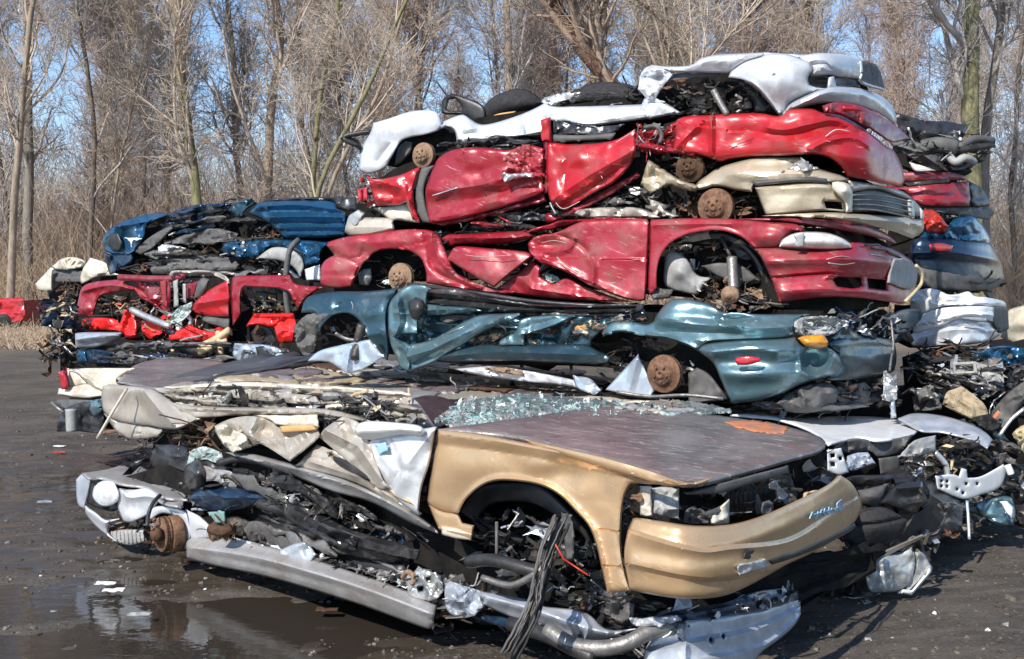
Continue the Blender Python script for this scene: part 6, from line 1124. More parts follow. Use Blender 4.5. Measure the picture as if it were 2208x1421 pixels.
panel('door_inner', 'paint_maroon', c, "C|966,600 1042,582 1002,700 966,690", dK.o(.05), roll=(.04, 4), s=4)
panel('front_door', 'paint_redbright', c, "C|1000,760 1022,710 1100,642 1212,580 1232,620 1232,802 1060,792", dK.o(-.2), [('c', 'C|1040,720 1230,690', 14, .08), ('k', 40, .04, 2)], roll=(.1, 6), s=4)
panel('door_moulding', 'plastic_grey', c, "C|1040,790 1060,794 1232,806 1232,885 1160,860 1080,835", dK.o(-.14), [('s', 'C|1050,810 1230,820', 4, .05)], roll=(.06, 4), s=4)
panel('fender', 'paint_red', c, "C|1240,600 1250,562 1300,550 1600,545 1642,600 1802,620 1705,682 1645,765 1620,702 1562,632 1322,612 1292,662 1302,782 1252,862 1240,702", dK.o(-.18), [('r', 'C|1300,780 1292,662 1322,612 1562,632 1620,702', 4, .08), ('k', 36, .05, 5)], roll=(.1, 6), s=4)
guts('engine_bay', c, "C|1310,620 1560,630 1620,700 1620,780 1350,790 1300,700", dK, 60, 64, ['plastic_black', 'steel_dark', 'steel_dark', 'plastic_grey', 'foam', 'rust_dark'], .2, .10, near=-.05)
guts('axle_scrap', c, "C|420,700 520,660 650,680 640,780 500,800 420,780", dK, 50, 65, 'rusty', .2, .11, near=-.05)
guts('cabin_scrap', c, "C|680,600 800,570 1000,560 1040,760 900,800 760,760", dK, 65, 66, 'cabin', .3, .12, near=-.05)
dK2 = Depth("165,17.0 700,14.0")
c = thing('wrecked_car', 'bright red flattened car with a small wheel hub, near the bottom of the left stack', 'wrecked car', (-4.3, 15.8, .5))
hull('crushed_floor', 'cavity', c, "185,690 400,690 640,690 700,700 700,740 500,740 200,735", dK2, LK, 1.5, .5)
panel('rear_fender', 'paint_scarlet', c, "C|328,812 420,806 520,812 562,842 590,762 602,755 652,802 668,935 600,932 550,892 332,887", dK2.o(-.12), [('c', 'C|600,760 560,900', 10, .12), ('k', 24, .06, 4)], roll=(.1, 5), s=4)
panel('rear_door', 'paint_scarlet', c, "C|690,830 740,800 800,820 820,900 740,940 700,900", dK2.o(-.02), [('k', 20, .10, 4)], roll=(.06, 5), s=4)
panel('sill', 'paint_scarlet', c, "C|865,945 870,912 985,840 1062,882 1232,902 1202,942 1000,952", dK2.o(-.12), [('k', 22, .08, 5)], roll=(.08, 5), s=4)
panel('front_fender', 'paint_scarlet', c, "C|1330,862 1382,780 1622,778 1634,852 1622,962 1532,962 1502,872 1402,852", dK2.o(-.2), [('k', 22, .08, 6), ('s', 'C|1350,820 1630,830', 6, .08), ('r', 'C|1380,790 1500,800 1620,795', 4, .08)], roll=(.08, 5), s=4)
brake(c, 565, 720, 14.7, .14, mat='rust_dark')
panel('tyre_well', 'plastic_black', c, "C|1360,900 1400,852 1480,870 1525,960 1500,975 1380,960", dK2.o(.02), roll=(.06, 4), s=4)
panel('broken_glass', 'glass_green', c, "C|868,842 900,762 1002,708 992,772 930,832", dK2.o(-.25), [('k', 12, .08, 3)], roll=None, s=4, smooth=False)
hose('silver_bar', 'aluminium', c, "284,668,16 320,685,15.8 368,704,15.5", .05)
hose('silver_bar', 'aluminium', c, "400,675,15.4 412,690,15.4 409,700,15.4", .03)
guts('cabin_scrap', c, "C|560,700 760,720 900,800 1060,860 1230,880 1240,980 880,960 660,940 300,880 640,900", dK2, 100, 67, ['plastic_black', 'steel_dark', 'paint_scarlet', 'foam', 'aluminium', 'rust'], .3, .11, near=-.1)
for i, (a, b_) in enumerate((("423,752,14.6 460,735,14.5 495,712,14.4", .05), ("430,760,14.5 470,742,14.4 490,735,14.4", .04), ("470,715,14.5 475,750,14.4 478,775,14.4", .035))):
    hose('timber_slat', 'foam', c, a, b_)
panel('seat_foam', 'foam', c, "C|715,972 800,948 872,978 925,1022 880,1045 800,1020 740,1002", dK2.o(-.3), [('k', 16, .12, 4)], roll=(.1, 5), s=4)
dM = Depth("110,16.6 640,13.6")
c = thing('wrecked_car', 'pancaked dark car with a silvery blue rounded panel, at the foot of the left stack', 'wrecked car', (-4.6, 15.6, .1))
hull('crushed_floor', 'cavity', c, "130,700 300,740 640,740 660,800 400,820 130,812", dM, LK, 1.5, .35)
panel('bumper', 'galvanised', c, "C|288,902 340,896 480,895 575,896 562,922 440,982 292,992", dM.o(-.3), [('r', 'C|290,940 560,905', 8, .16)], roll=(.14, 6), s=4)
panel('fender', 'paint_navy', c, "C|290,1012 420,1000 532,1022 502,1082 300,1084", dM.o(-.25), [('k', 20, .1, 3)], roll=(.08, 5), s=4)
panel('door', 'paint_blue', c, "C|300,1000 350,1010 360,1075 300,1080", dM.o(-.3), roll=(.06, 4), s=4)
panel('wheel_cover', 'plastic_grey', c, "C|500,1080 520,1040 580,1000 640,1010 660,1060 640,1100", dM.o(-.2), [('k', 16, .08, 3)], roll=(.06, 4), s=4)
panel('torn_fender', 'paint_paleblue', c, "C|1262,962 1380,968 1500,980 1560,1020 1602,1082 1290,1086 1250,1030", dM.o(-.3), [('k', 24, .1, 3)], roll=(.08, 5), s=4)
panel('mirror', 'plastic_black', c, "C|1388,985 1440,980 1484,1045 1450,1078 1410,1050", dM.o(-.45), roll=(.05, 4), s=4)
guts('crushed_scrap', c, "C|130,690 290,720 300,1080 700,1090 700,960 1000,980 1250,960 1640,1000 1620,1100 1000,1100 160,1080", dM, 150, 68, ['plastic_black', 'plastic_black', 'steel_dark', 'steel_dark', 'paint_navy', 'rubber', 'rust_dark', 'aluminium', 'foam'], .4, .13, near=-.2)
guts('crushed_scrap', c, "C|60,700 200,690 290,720 280,860 150,860 60,800", dM, 50, 69, ['plastic_black', 'steel_dark', 'paint_navy', 'rubber', 'plastic_grey'], .5, .13, near=-.2)
guts('rusty_scrap', c, "88,745 120,700 125,810 92,812", dM, 25, 70, 'rusty', .3, .12, near=-.3)
c = thing('wrecked_car', 'cream crushed car end with a dark grille, leftmost and farthest in the left stack', 'wrecked car', (-8, 19.5, 1.2))
dN = Depth("75,20.5 240,18.8")
hull('crushed_floor', 'cavity', c, "95,600 130,570 240,565 240,700 130,700 105,640", dN, LK, 1.5, .4)
panel('bumper', 'paint_cream', c, "C|42,605 138,500 160,505 150,560 148,642 70,645", dN.o(-.2), roll=(.14, 6), s=4)
panel('hood', 'paint_cream', c, "C|145,498 210,445 300,440 350,470 350,500 240,512 160,512", dN.o(-.1), [('k', 18, .14, 3)], roll=(.1, 5), s=4)
panel('grille', 'plastic_grey', c, "C|150,515 240,512 340,520 330,590 160,590", dN.o(.05), [('s', 'C|150,%d 340,%d' % (y, y), 2, .06) for y in (535, 560)], roll=(.05, 4), s=3)
panel('fender', 'paint_cream', c, "C|320,560 340,500 360,470 380,440 470,470 500,520 560,545 420,560 350,595 325,600", dN.o(-.2), [('k', 22, .12, 6)], roll=(.1, 5), s=4)
guts('crushed_scrap', c, "C|190,590 330,600 300,700 200,690", dN, 30, 71, 'rusty', .3, .12, near=-.1)
# far red wreck at the left edge
c = thing('wrecked_car', 'small red wreck lying alone far off at the left edge', 'wrecked car', (-17.5, 39, 0))
dO = Depth("-60,39.5 60,38.5")
hull('body_shell', 'paint_maroon', c, "-55,660 -30,650 48,648 50,698 -50,700", dO, (.3, .95, 0), 1.7, .1)
panel('side_panel', 'paint_redbright', c, "-60,668 -40,646 0,643 52,642 54,664 52,690 30,697 -55,697", dO, [('s', '-60,668 54,672', 4, .15), ('k', 14, .05, 3)], roll=(.2, 4), s=3)
panel('window', 'plastic_black', c, "-35,650 -5,647 -5,660 -40,662", dO.o(-.12), roll=None, s=3)
panel('tail_lamp', 'lens_red', c, "48,668 54,668 54,682 48,682", dO.o(-.16), roll=None, s=3)
mb = MB(); mb.lathe(W(8, 693, 38.2), (.1, -1, 0), [(-.1, .2), (.0, .26), (.1, .26), (.14, .15)], 'rubber', 18); mb.build('wheel', c)
# ================================================================ THE RIGHT STACK, behind the main one
RK = (.45, .89, 0)
dR = Depth("1930,9.6 2000,9.5 2080,9.7 2130,10.1 2165,10.9")
c = thing('wrecked_car', 'black torn car end with bare struts, on top of the right rear stack', 'wrecked car', (3.9, 10, 2.7))
hull('crushed_floor', 'cavity', c, "1925,290 2000,275 2060,290 2060,350 2000,370 1925,350", dR, RK, 1.4, .3)
panel('bumper_skin', 'plastic_black', c, "B|1440,495 1480,505 1620,545 1750,552 1872,572 1852,640 1800,672 1700,690 1640,702 1560,642 1470,610", dR, [('k', 24, .06, 3), ('s', 'B|1470,560 1850,600', 6, .06)], roll=(.08, 6), s=4, jag=.8)
panel('hood', 'plastic_grey', c, "B|1412,672 1500,660 1600,682 1700,762 1762,842 1652,842 1562,782 1482,732 1440,702", dR.o(-.08), [('k', 24, .05, 5), ('c', 'B|1450,690 1600,740 1750,840', 6, .04)], roll=(.03, 5), s=4)
panel('headlight', 'lens_clear', c, "B|1530,790 1620,815 1690,842 1600,850 1555,838", dR.o(-.12), roll=(.03, 4), s=3)
hose('strut', 'plastic_grey', c, "2066,318,9.5 2100,300,9.6 2140,304,9.7", .035, 10)
hose('strut', 'steel_dark', c, "2040,325,9.5 2080,322,9.5 2140,312,9.7", .03, 9)
hose('strut', 'plastic_lightgrey', c, "2045,335,9.45 2060,350,9.4 2080,340,9.4 2100,350,9.5", .035, 9)
hose('strut', 'plastic_grey', c, "1990,318,9.5 2020,312,9.45 2060,318,9.45", .07, 9)
guts('axle_scrap', c, "B|1640,690 1850,640 2040,680 2000,760 1900,830 1780,830 1700,760", dR, 45, 80, ['plastic_black', 'plastic_grey', 'steel_dark', 'steel_mid', 'rubber', 'galvanised'], .2, .08, near=-.05)
guts('axle_scrap', c, "B|1770,600 1850,590 1860,660 1780,670", dR, 12, 84, ['aluminium', 'steel_mid', 'white_part'], .05, .05, near=-.2)
c = thing('wrecked_car', 'dusty maroon car nose pressed flat, below the black torn end in the right rear stack', 'wrecked car', (3.9, 10, 2.2))
hull('crushed_floor', 'cavity', c, "1930,385 2060,385 2080,430 2060,450 1930,450", dR, RK, 1.4, .3)
panel('hood', 'paint_maroon', c, "B|1400,820 1500,848 1700,843 1832,862 1880,900 1700,900 1500,912 1400,930", dR.o(-.05), [('k', 40, .03, 3)], roll=(.05, 5), s=4)
panel('bumper', 'paint_crimson', c, "B|1380,930 1500,935 1760,915 1882,902 1892,1000 1882,1052 1642,1052 1562,1022 1500,962 1400,970", dR.o(-.08), [('s', 'B|1500,1000 1880,990', 5, .03), ('k', 30, .02, 3)], roll=(.07, 6), s=4)
panel('air_intake', 'plastic_black', c, "B|1500,912 1620,900 1772,892 1765,914 1620,928 1520,938", dR.o(-.15), roll=(.02, 3), s=3)
panel('nose_liner', 'plastic_black', c, "B|1880,900 1962,950 2012,1032 1992,1052 1902,1062 1888,1000", dR.o(-.0), [('k', 14, .04, 3)], roll=(.05, 5), s=4)
panel('underside', 'plastic_grey', c, "B|1560,1058 1700,1056 1992,1062 2032,1090 2002,1132 1852,1112 1642,1082", dR.o(-.04), [('k', 22, .04, 3)], roll=(.05, 5), s=4)
c = thing('wrecked_car', 'navy blue car nose with a red side marker, low in the right rear stack', 'wrecked car', (3.9, 10, 1.5))
hull('crushed_floor', 'cavity', c, "1920,480 2060,470 2090,520 2090,600 1960,600 1900,560", dR, RK, 1.4, .35)
panel('red_torn_piece', 'red_part', c, "B|1600,1075 1640,1070 1690,1082 1765,1170 1742,1212 1640,1202 1605,1140", dR.o(-.2), [('k', 16, .06, 3)], roll=(.05, 4), s=4)
panel('hood', 'paint_blue', c, "B|1590,1240 1620,1200 1740,1215 1790,1130 1850,1110 1910,1110 1962,1160 2012,1250 1992,1300 1800,1260 1640,1262", dR.o(-.05), [('k', 22, .05, 3)], roll=(.07, 6), s=4)
panel('bumper', 'paint_navy', c, "1960,530 1985,512 2040,515 2100,520 2135,525 2155,560 2166,600 2150,618 2080,612 1995,590 1965,565", dR.o(-.10), [('r', '1970,545 2060,545 2150,560', 9, .06)], roll=(.10, 8), s=4)
panel('valance', 'plastic_grey', c, "1955,560 2000,580 2080,590 2150,600 2166,606 2150,620 2080,628 2000,622 1950,600", dR.o(-.12), [('k', 30, .02, 3)], roll=(.06, 6), s=4)
panel('side_marker', 'lens_red', c, "2004,527 2025,524 2055,530 2052,541 2025,542 2005,537", dR.o(-.21), roll=(.01, 3), s=3, thick=.015)
guts('nose_scrap', c, "B|1560,1100 1620,1200 1800,1200 1900,1090 1960,1200 1900,1110 1640,1085", dR, 45, 81, ['plastic_black', 'steel_dark', 'aluminium', 'paint_navy'], .2, .07, near=-.02)
guts('under_scrap', c, "1960,600 2160,618 2150,640 1965,640", dR, 35, 82, 'dark', .3, .1)
dS = Depth("1950,8.7 2060,8.4 2120,8.5 2172,9.2")
c = thing('wrecked_car', 'white car rear bumper with a grey tail lamp, right of the teal nose', 'wrecked car', (3.6, 9, .9))
hull('crushed_floor', 'cavity', c, "1930,660 2060,650 2110,680 2110,740 1960,750 1920,720", dS, RK, 1.4, .3)
panel('trunk_lid', 'paint_whitebright', c, "K|1170,300 1190,250 1230,212 1340,202 1430,240 1500,240 1580,222 1622,255 1700,262 1822,290 1842,332 1600,320 1400,332 1250,385 1200,420", dS.o(.02), [('k', 34, .05, 3), ('s', 'K|1400,280 1820,290', 4, .05), ('c', 'K|1230,215 1340,290 1600,300', 6, -.03)], roll=(.03, 4), s=4)
panel('bumper', 'paint_whitebright', c, "K|1200,440 1250,385 1400,335 1650,323 1760,333 1765,440 1620,402 1500,412 1400,452 1250,502 1190,512", dS.o(-.08), [('s', 'K|1230,440 1450,375 1760,372', 3, .04), ('s', 'K|1400,425 1620,385 1760,400', 3, -.02)], roll=(.03, 4), s=4)
panel('valance', 'paint_silver', c, "K|1160,560 1190,512 1400,450 1520,405 1650,410 1745,445 1802,520 1702,572 1400,602 1190,605", dS.o(-.04), [('k', 40, .03, 4), ('s', 'K|1200,540 1450,480 1750,480', 4, .04)], roll=(.05, 6), s=4)  # silver colour stands in for shade on the white bumper's lower part
panel('reflector', 'lens_cloudy', c, "K|1530,405 1620,400 1700,408 1705,438 1600,425", dS.o(-.13), roll=(.01, 3), s=3, thick=.01)
panel('tail_lamp', 'plastic_grey', c, "K|1755,335 1800,330 1852,340 1860,480 1800,512 1752,442", dS.o(-.10), [('s', 'K|1800,330 1805,510', 3, .04)], roll=(.05, 5), s=3)
c = thing('wrecked_car', 'cream car corner at the right edge behind the white bumper', 'wrecked car', (5.3, 11, .9))
dT = Depth("2150,10.8 2300,10.2")
hull('crushed_floor', 'cavity', c, "2180,680 2290,670 2290,760 2200,750", dT, RK, 1.4, .3)
panel('bumper', 'paint_cream', c, "K|1800,540 1850,350 1964,318 2150,310 2240,420 2200,600 1964,605 1900,592", dT.o(-.05), [('r', 'K|1850,450 2200,440', 16, .06)], roll=(.10, 8), s=5)
# rubble of parts between the right stack and the white hood
c = thing('wrecked_car', 'gutted car front of bare brackets and a pale panel, at the right edge', 'wrecked car', (3.8, 8.2, .4))
dU = Depth("1950,8.2 2208,7.8")
hull('crushed_floor', 'cavity', c, "1945,770 2060,755 2300,750 2330,1000 2200,1000 2050,980 1960,960", dU, RK, 1.3, .5)
panel('fender', 'paint_blue', c, "K|1600,665 1780,600 1964,615 2100,640 2100,730 1964,722 1850,742 1700,712", dU.o(.1), [('k', 24, .05, 3)], roll=(.05, 6), s=4)
panel('lamp_bracket', 'plastic_lightgrey', c, "K|1462,715 1630,708 1645,792 1470,802", dU.o(-.06), holes=["K|1490,738 1605,732 1612,775 1495,780"], roll=(.02, 4), s=3)
panel('lamp_bracket', 'plastic_lightgrey', c, "K|1632,712 1720,740 1802,790 1822,872 1700,832 1640,802", dU.o(-.05), [('k', 16, .03, 3)], roll=(.03, 4), s=4)
panel('pale_panel', 'carpet_tan', c, "K|1395,1010 1425,925 1480,900 1530,880 1640,962 1702,1032 1724,1152 1682,1156 1500,1066", dU.o(-.2), [('k', 24, .04, 3), ('s', 'K|1500,960 1700,1080', 4, .03)], roll=(.04, 5), s=4, smooth=False)
panel('dark_panel', 'plastic_grey', c, "K|1700,1185 1722,1110 1755,1040 1850,930 1964,848 2100,800 2100,930 1964,1000 1850,1152 1782,1235", dU.o(-.3), [('k', 30, .04, 3)], roll=(.04, 5), s=4)
panel('paint_mark', 'orange_paint', c, "K|1708,1150 1730,1110 1782,1048 1802,1068 1770,1110 1732,1180", dU.o(-.37), roll=None, s=4, thick=.004)
panel('yellow_panel', 'yellow_part', c, "K|1880,1215 1910,1180 1964,1150 2100,1100 2100,1350 1964,1350 1940,1312", dU.o(-.6), [('k', 20, .06, 3)], roll=(.04, 5), s=4, jag=1, smooth=False)
panel('torn_corner', 'plastic_grey', c, "K|1185,960 1300,888 1385,1000 1385,1042 1200,1056", dU.o(-.1), [('k', 16, .06, 3)], roll=(.04, 5), s=4, smooth=False)
hose('silver_bar', 'aluminium', c, "2210,880,7.0 2180,905,7.0 2155,940,7.0", .012)
guts('bare_structure', c, "K|1140,700 1460,690 1640,720 1964,740 2100,740 2100,860 1850,930 1700,1030 1500,880 1380,1000 1150,900", dU, 150, 83, 'bright', .4, .06, near=-.1)
guts('bare_structure', c, "K|1120,640 1400,620 1700,600 1964,700 1600,720 1150,760", dU, 80, 85, 'dark', .4, .07)
# white hood wreck and its bare bumper bars
c = thing('wrecked_car', 'wreck with a flat white hood and perforated bumper bars, right of the gold car', 'wrecked car', (2.9, 6.9, .2))
dV = Depth("1640,895,7.2 1985,930,7.2 1790,955,6.2")
dV2 = Depth("1780,6.1 1990,6.5 2180,7.1")
hull('crushed_floor', 'cavity', c, "1810,1000 1900,1000 1980,1000 2060,1000 2140,1040 2140,1060 1980,1065 1820,1045", dV2, (.5, .86, 0), 1.1, .4)
panel('hood', 'paint_whitebright', c, "L|190,85 350,80 600,98 900,95 1080,108 1160,140 1222,160 1190,192 1100,217 1000,227 880,212 740,242 722,247 620,172 450,112 300,96", dV, [('r', 'L|740,240 880,205 1000,220 1190,185', 4, .03), ('k', 50, .02, 4), ('r', 'L|500,110 900,150 1150,160', 5, .015)], roll=(.03, 5), s=5)
panel('fender', 'galvanised', c, "L|1105,105 1200,78 1350,92 1500,138 1582,182 1622,222 1592,272 1500,222 1350,182 1240,176 1150,132", Depth("1938,900,7.4 2050,895,7.5 2140,960,6.9"), [('r', 'L|1200,120 1400,130 1600,230', 7, .05), ('k', 40, .015, 3)], roll=(.05, 7), s=4)
panel('headlight_bracket', 'white_part', c, "L|718,280 795,268 835,402 780,417 720,392", dV2.o(-.05), holes=["L|735,300 760,298 762,318 738,322", "L|735,345 760,345 762,370 738,368", "L|780,315 800,315 802,335 782,335"], roll=(.02, 4), s=3)
panel('headlight_bracket', 'galvanised', c, "L|828,312 880,295 940,292 982,352 862,392 820,382", dV2.o(.0), [('k', 16, .05, 3)], roll=(.03, 4), s=4, smooth=False)
panel('radiator_support', 'plastic_lightgrey', c, "L|1105,322 1140,280 1200,225 1312,198 1312,292 1200,318", dV2.o(.02), [('k', 20, .03, 3)], roll=(.03, 5), s=4)
panel('radiator', 'plastic_grey', c, "L|1000,325 1110,310 1120,410 1010,415", dV2.o(.2), roll=(.02, 4), s=4)
panel('hood_underside', 'plastic_grey', c, "L|740,245 880,215 1000,230 1190,195 1120,290 1000,320 950,290 830,300 760,275", dV2.o(.25), [('k', 30, .04, 3)], roll=(.03, 5), s=5)
panel('bumper_bar', 'white_part', c, "L|1310,420 1400,412 1440,425 1455,380 1480,385 1485,432 1560,422 1680,358 1702,382 1662,480 1560,522 1480,547 1410,532 1322,492", dV2.o(-.08), holes=["L|%d,%d %d,%d %d,%d %d,%d" % (x, y, x + 18, y, x + 18, y + 16, x, y + 16) for x, y in ((1335, 440), (1365, 442), (1335, 468), (1365, 470), (1420, 485), (1452, 505), (1470, 455), (1530, 455))], roll=(.02, 4), s=3)
hose('bar_end', 'white_part', c, "2172,1003,6.95 2176,1012,6.95 2180,1022,6.95", .022)
hose('bumper_bar', 'aluminium', c, "2015,975,6.6 2030,990,6.6 2040,1005,6.6 2043,1028,6.6", .018)
guts('engine_bay', c, "L|1250,230 1450,200 1600,290 1680,350 1560,410 1400,400 1320,400 1240,340", dV2, 85, 86, ['plastic_black'] * 4 + ['steel_dark'] * 3 + ['foam', 'steel_mid', 'rubber'], .5, .06, near=.05)
guts('engine_bay', c, "L|1130,330 1250,310 1330,400 1320,440 1150,420", dV2, 40, 87, 'mech', .15, .045, near=-.05)
guts('under_scrap', c, "L|1240,440 1480,550 1700,500 1790,520 1790,700 1650,640 1480,640 1440,740 1300,780 1230,640", dV2, 80, 88, 'dark', .5, .07, near=-.05)
hose('hanging_rod', 'galvanised', c, "2085,1080,6.6 2088,1120,6.55 2090,1163,6.5", .009)
# loose things on the ground at the right
dW = Depth("1650,5.55 1830,5.8 1990,6.0 2208,6.9")
o = thing('car_seat', 'dark grey car seat lying on its side right of the gold bumper', 'car seat', (2.0, 6.0, .2))
panel('seat_back', 'fabric_charcoal', o, "L|815,760 862,680 900,602 980,590 1052,600 1155,662 1122,742 982,832 900,850 860,815", dW.o(-.1), [('gL', 990, 700, 110, 90, .10), ('r', 'L|880,690 1000,680 1140,650', 4, -.03)], roll=(.08, 9), s=4, thick=.10)
panel('seat_cushion', 'fabric_grey', o, "L|885,500 1050,465 1022,560 1000,600 940,592 900,562", dW.o(.05), [('gL', 970, 530, 60, 40, .05)], roll=(.06, 7), s=4, thick=.08)
panel('plastic_cover', 'plastic_black', o, "L|795,442 880,418 1100,418 1135,440 1000,468 880,475", dW.o(.1), [('k', 40, .03, 3)], roll=(.05, 6), s=4)
panel('control_box', 'paint_black', o, "L|1000,570 1100,468 1235,450 1275,560 1185,625 1080,592", dW.o(.0), [('r', 'L|1110,490 1230,480 1240,560 1130,580', 4, .025), ('gL', 1170, 530, 50, 40, -.04)], roll=(.04, 6), s=4, thick=.08)
panel('seat_rail', 'plastic_grey', o, "L|1262,580 1400,570 1462,602 1452,702 1302,785 1250,702", dW.o(.25), [('k', 26, .10, 5)], roll=(.05, 6), s=4, smooth=False)
panel('trim_strip', 'paint_champagne', o, "L|915,872 1000,840 1235,738 1245,758 1100,830 1000,885 935,895", dW.o(-.12), [('r', 'L|920,880 1240,748', 3, .02)], roll=(.02, 4), s=4)
hull('seat_frame', 'plastic_black', o, "L|830,640 1000,480 1200,480 1400,600 1380,720 1200,800 1000,880 860,880 800,760", dW, (.4, .9, 0), .7, .22)
guts('seat_scrap', o, "L|760,740 1000,850 1250,740 1430,720 1300,820 1000,900 800,860", dW, 55, 90, 'dark', .3, .06, near=-.02)
o = thing('headlight_unit', 'broken cloudy headlight unit standing in the mud under the dark seat', 'headlight', (2.1, 5.8, 0))
panel('lens', 'lens_cloudy', o, "L|935,905 980,868 1100,842 1182,808 1202,900 1172,1000 1102,1052 962,1064 928,1000", dW.o(-.12), [('gL', 1050, 950, 90, 60, .06), ('k', 24, .03, 3)], roll=(.06, 7), s=4, thick=.05)
panel('housing', 'plastic_lightgrey', o, "L|1188,830 1242,842 1295,922 1282,952 1182,1072 1108,1062 1182,962 1205,900", dW.o(-.10), [('r', 'L|1280,930 1150,1060', 4, .04), ('k', 20, .03, 5)], roll=(.04, 5), s=4)
panel('rim', 'white_part', o, "L|1120,1062 1180,1072 1290,945 1280,925 1180,1045 1130,1040", dW.o(-.16), roll=(.02, 3), s=4)
guts('bulb_holder', o, "L|900,1060 960,1080 1000,1100 990,1122 920,1118", dW, 12, 91, ['aluminium', 'plastic_black', 'steel_mid'], .05, .035, near=-.12)
hull('backing', 'plastic_black', o, "L|900,900 1180,850 1180,1000 1000,1080 900,1080", dW, (.4, .9, 0), .45, .1)
o = thing('torn_fender', 'dusty pale blue piece of fender sticking out below the gold bumper', 'car part', (1.4, 5.5, .1))
panel('skin', 'paint_paleblue', o, "L|405,985 500,920 640,870 702,858 822,940 802,962 702,962 662,1037 560,1022", dW.o(-.08), [('k', 40, .03, 3), ('r', 'L|420,980 600,1000 700,955 810,945', 4, .03)], roll=(.05, 6), s=4)
panel('inner_edge', 'plastic_black', o, "L|640,1035 700,965 800,965 880,1000 860,1080 700,1090", dW.o(.12), [('k', 30, .08, 3)], roll=(.04, 5), s=4)
o = thing('bumper_corner', 'teal bumper corner lying by the hanging rod at the right edge', 'car part', (3.1, 6.9, .1))
panel('skin', 'paint_teal', o, "L|1520,575 1600,545 1700,530 1735,560 1748,640 1735,690 1650,692 1560,640", Depth("2100,6.9 2200,6.9"), [('k', 30, .04, 3)], roll=(.07, 6), s=4)
panel('lamp', 'lens_white', o, "L|1660,560 1700,558 1735,600 1730,660 1690,620", Depth("2100,6.8 2200,6.8"), roll=(.03, 4), s=4)
panel('liner', 'plastic_black', o, "L|1600,500 1790,510 1850,560 1850,720 1760,700 1740,600 1700,530", Depth("2100,7.1 2300,7.1"), [('k', 30, .06, 3)], roll=(.04, 5), s=5)
# ---------------------------------------------------------------- things lying left of the heap
o = thing('black_bin_scrap', 'black plastic scrap with a pale post, left of the champagne car tail', 'car part', (-3.9, 9.6, .1))
dX = Depth("120,10 260,8.8")
panel('shell', 'plastic_black', o, "I|100,405 105,350 150,282 260,252 335,290 335,380 300,410 200,402", dX, [('k', 26, .10, 3)], roll=(.06, 6), s=4)
panel('lid', 'plastic_grey', o, "I|90,260 110,240 240,242 335,250 330,285 250,300 140,290", dX.o(.1), [('k', 20, .05, 3)], roll=(.04, 5), s=4)
panel('teal_piece', 'paint_teal', o, "I|260,245 330,235 335,300 290,330 265,290", dX.o(-.1), [('k', 16, .05, 3)], roll=(.04, 5), s=4)
hose('post', 'plastic_lightgrey', o, "154,882,9.4 155,905,9.4 156,930,9.4", .05, 8)
hose('wire', 'steel_mid', o, "112,868,9.6 125,880,9.5 138,890,9.5", .012)
hull('backing', 'cavity', o, "I|130,280 300,270 320,390 120,395", dX, (.5, .8, 0), .5, .1)
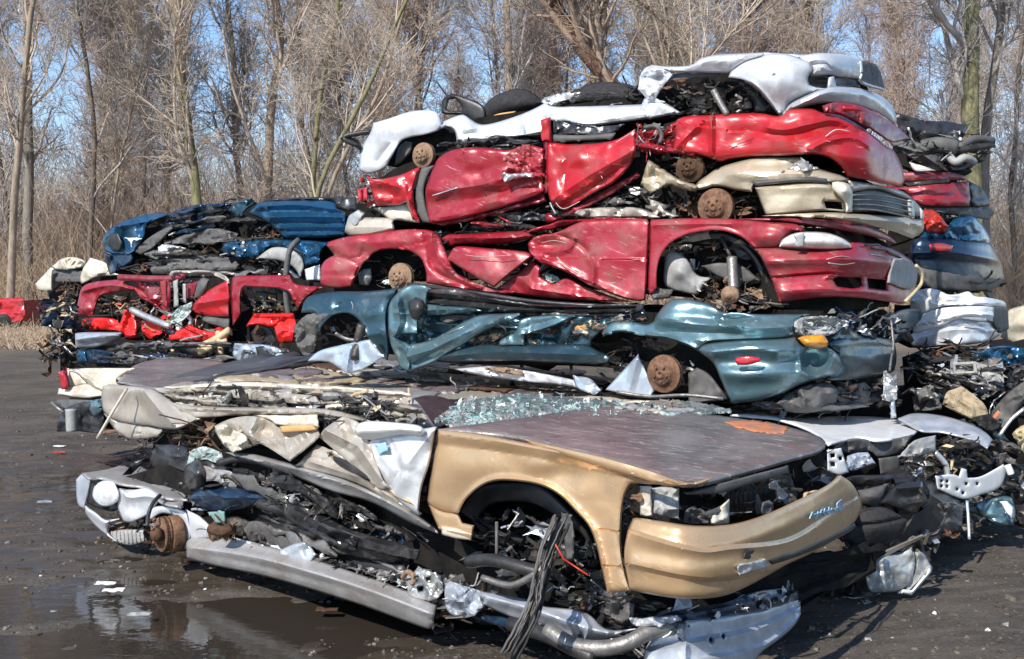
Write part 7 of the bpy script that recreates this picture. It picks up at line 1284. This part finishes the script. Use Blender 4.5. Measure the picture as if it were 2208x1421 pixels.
for i, (x, y, m_) in enumerate(((228, 1263, 'white_part'), (245, 1278, 'white_part'), (98, 1085, 'aluminium'), (130, 978, 'red_part'), (128, 965, 'white_part'), (300, 1330, 'plastic_lightgrey'), (705, 1320, 'rust_dark'))):
    Yg_ = F * H / (y - HY); mb = MB(); r_ = np.random.default_rng(i)
    g = 6; U = np.linspace(-.5, .5, g); V = np.array([(u * .11, v * .05, .006 + .012 * r_.random()) for u in U for v in U]) + np.array(W(x, y, Yg_)) * np.array([1, 1, 0])
    mb.add(V, [(a * g + b_, a * g + b_ + 1, (a + 1) * g + b_ + 1, (a + 1) * g + b_) for a in range(g - 1) for b_ in range(g - 1)], m_)
    lab = ['larger white torn scrap floating in the puddle', 'smaller white torn scrap just below the larger one in the puddle', 'shiny metal flake on the mud left of the silver car', 'red lamp fragment on the mud in front of the tail lamp', 'white flake touching the red lamp fragment', 'pale plastic scrap at the lower left in the mud', 'rusty flake on the mud in front of the rocker panel'][i]
    tag(mb.build('scrap_piece', None, False, thick=.004), lab, 'scrap')

cg = [o for o in bpy.data.objects if o.name.startswith('wrecked_car')]
layers('torn_sheet', cg[8], "C|760,200 1240,130 1500,250 1560,330 1200,380 760,400 680,330", dL, 14, 8, DK + ['paint_navy', 'plastic_grey'], (40, 120), (6, 16), -.12, near=-.1, amp=.08)
layers('torn_sheet', cg[9], "C|560,440 800,380 1300,440 1640,530 1650,560 900,560", dL2, 12, 9, DK, (40, 120), (5, 14), 0, near=-.15, amp=.08)
layers('torn_sheet', cg[12], "C|150,860 300,990 700,960 1250,950 1640,1010 1620,1095 300,1085", dM, 24, 10, DK + ['paint_navy', 'plastic_grey', 'paint_silverdirty'], (40, 140), (6, 16), 0, near=-.3, amp=.1)

layers('torn_sheet', cg[-2], "K|1160,720 1460,700 1640,800 1900,760 1964,850 1750,930 1600,900 1400,1000 1180,940", dU, 26, 12, DK + ['steel_mid', 'plastic_lightgrey', 'paint_champagne', 'galvanised'], (20, 90), (6, 22), .3, near=-.15, deep=.3)
layers('torn_sheet', cg[-1], "L|1240,450 1480,560 1700,520 1780,700 1480,640 1430,740 1300,770 1230,640", dV2, 14, 13, DK, (40, 110), (8, 26), .2, near=-.05, deep=.3)

layers('torn_sheet', cg[-5 + 0] if False else cg[-2], "2040,880 2208,930 2230,1060 2170,1050 2120,980", Depth("2040,7.6 2230,7.4"), 12, 31, DK + ['paint_tealdark', 'plastic_grey'], (30, 80), (8, 24), .4, near=-.1, deep=.3)
layers('torn_sheet', cg[-1], "2080,1040 2208,1020 2230,1130 2180,1080 2100,1090", Depth("2080,7.1 2230,7.1"), 8, 32, DK, (30, 90), (8, 20), .1, near=-.05, deep=.2)
guts('axle_scrap', cg[13 + 2] if False else [o for o in cg if 'struts' in o['label']][0], "B|1450,600 1650,660 1850,700 1760,860 1560,700", dR, 26, 33, ['plastic_black', 'steel_dark', 'plastic_grey', 'aluminium'], .1, .07, near=-.2)
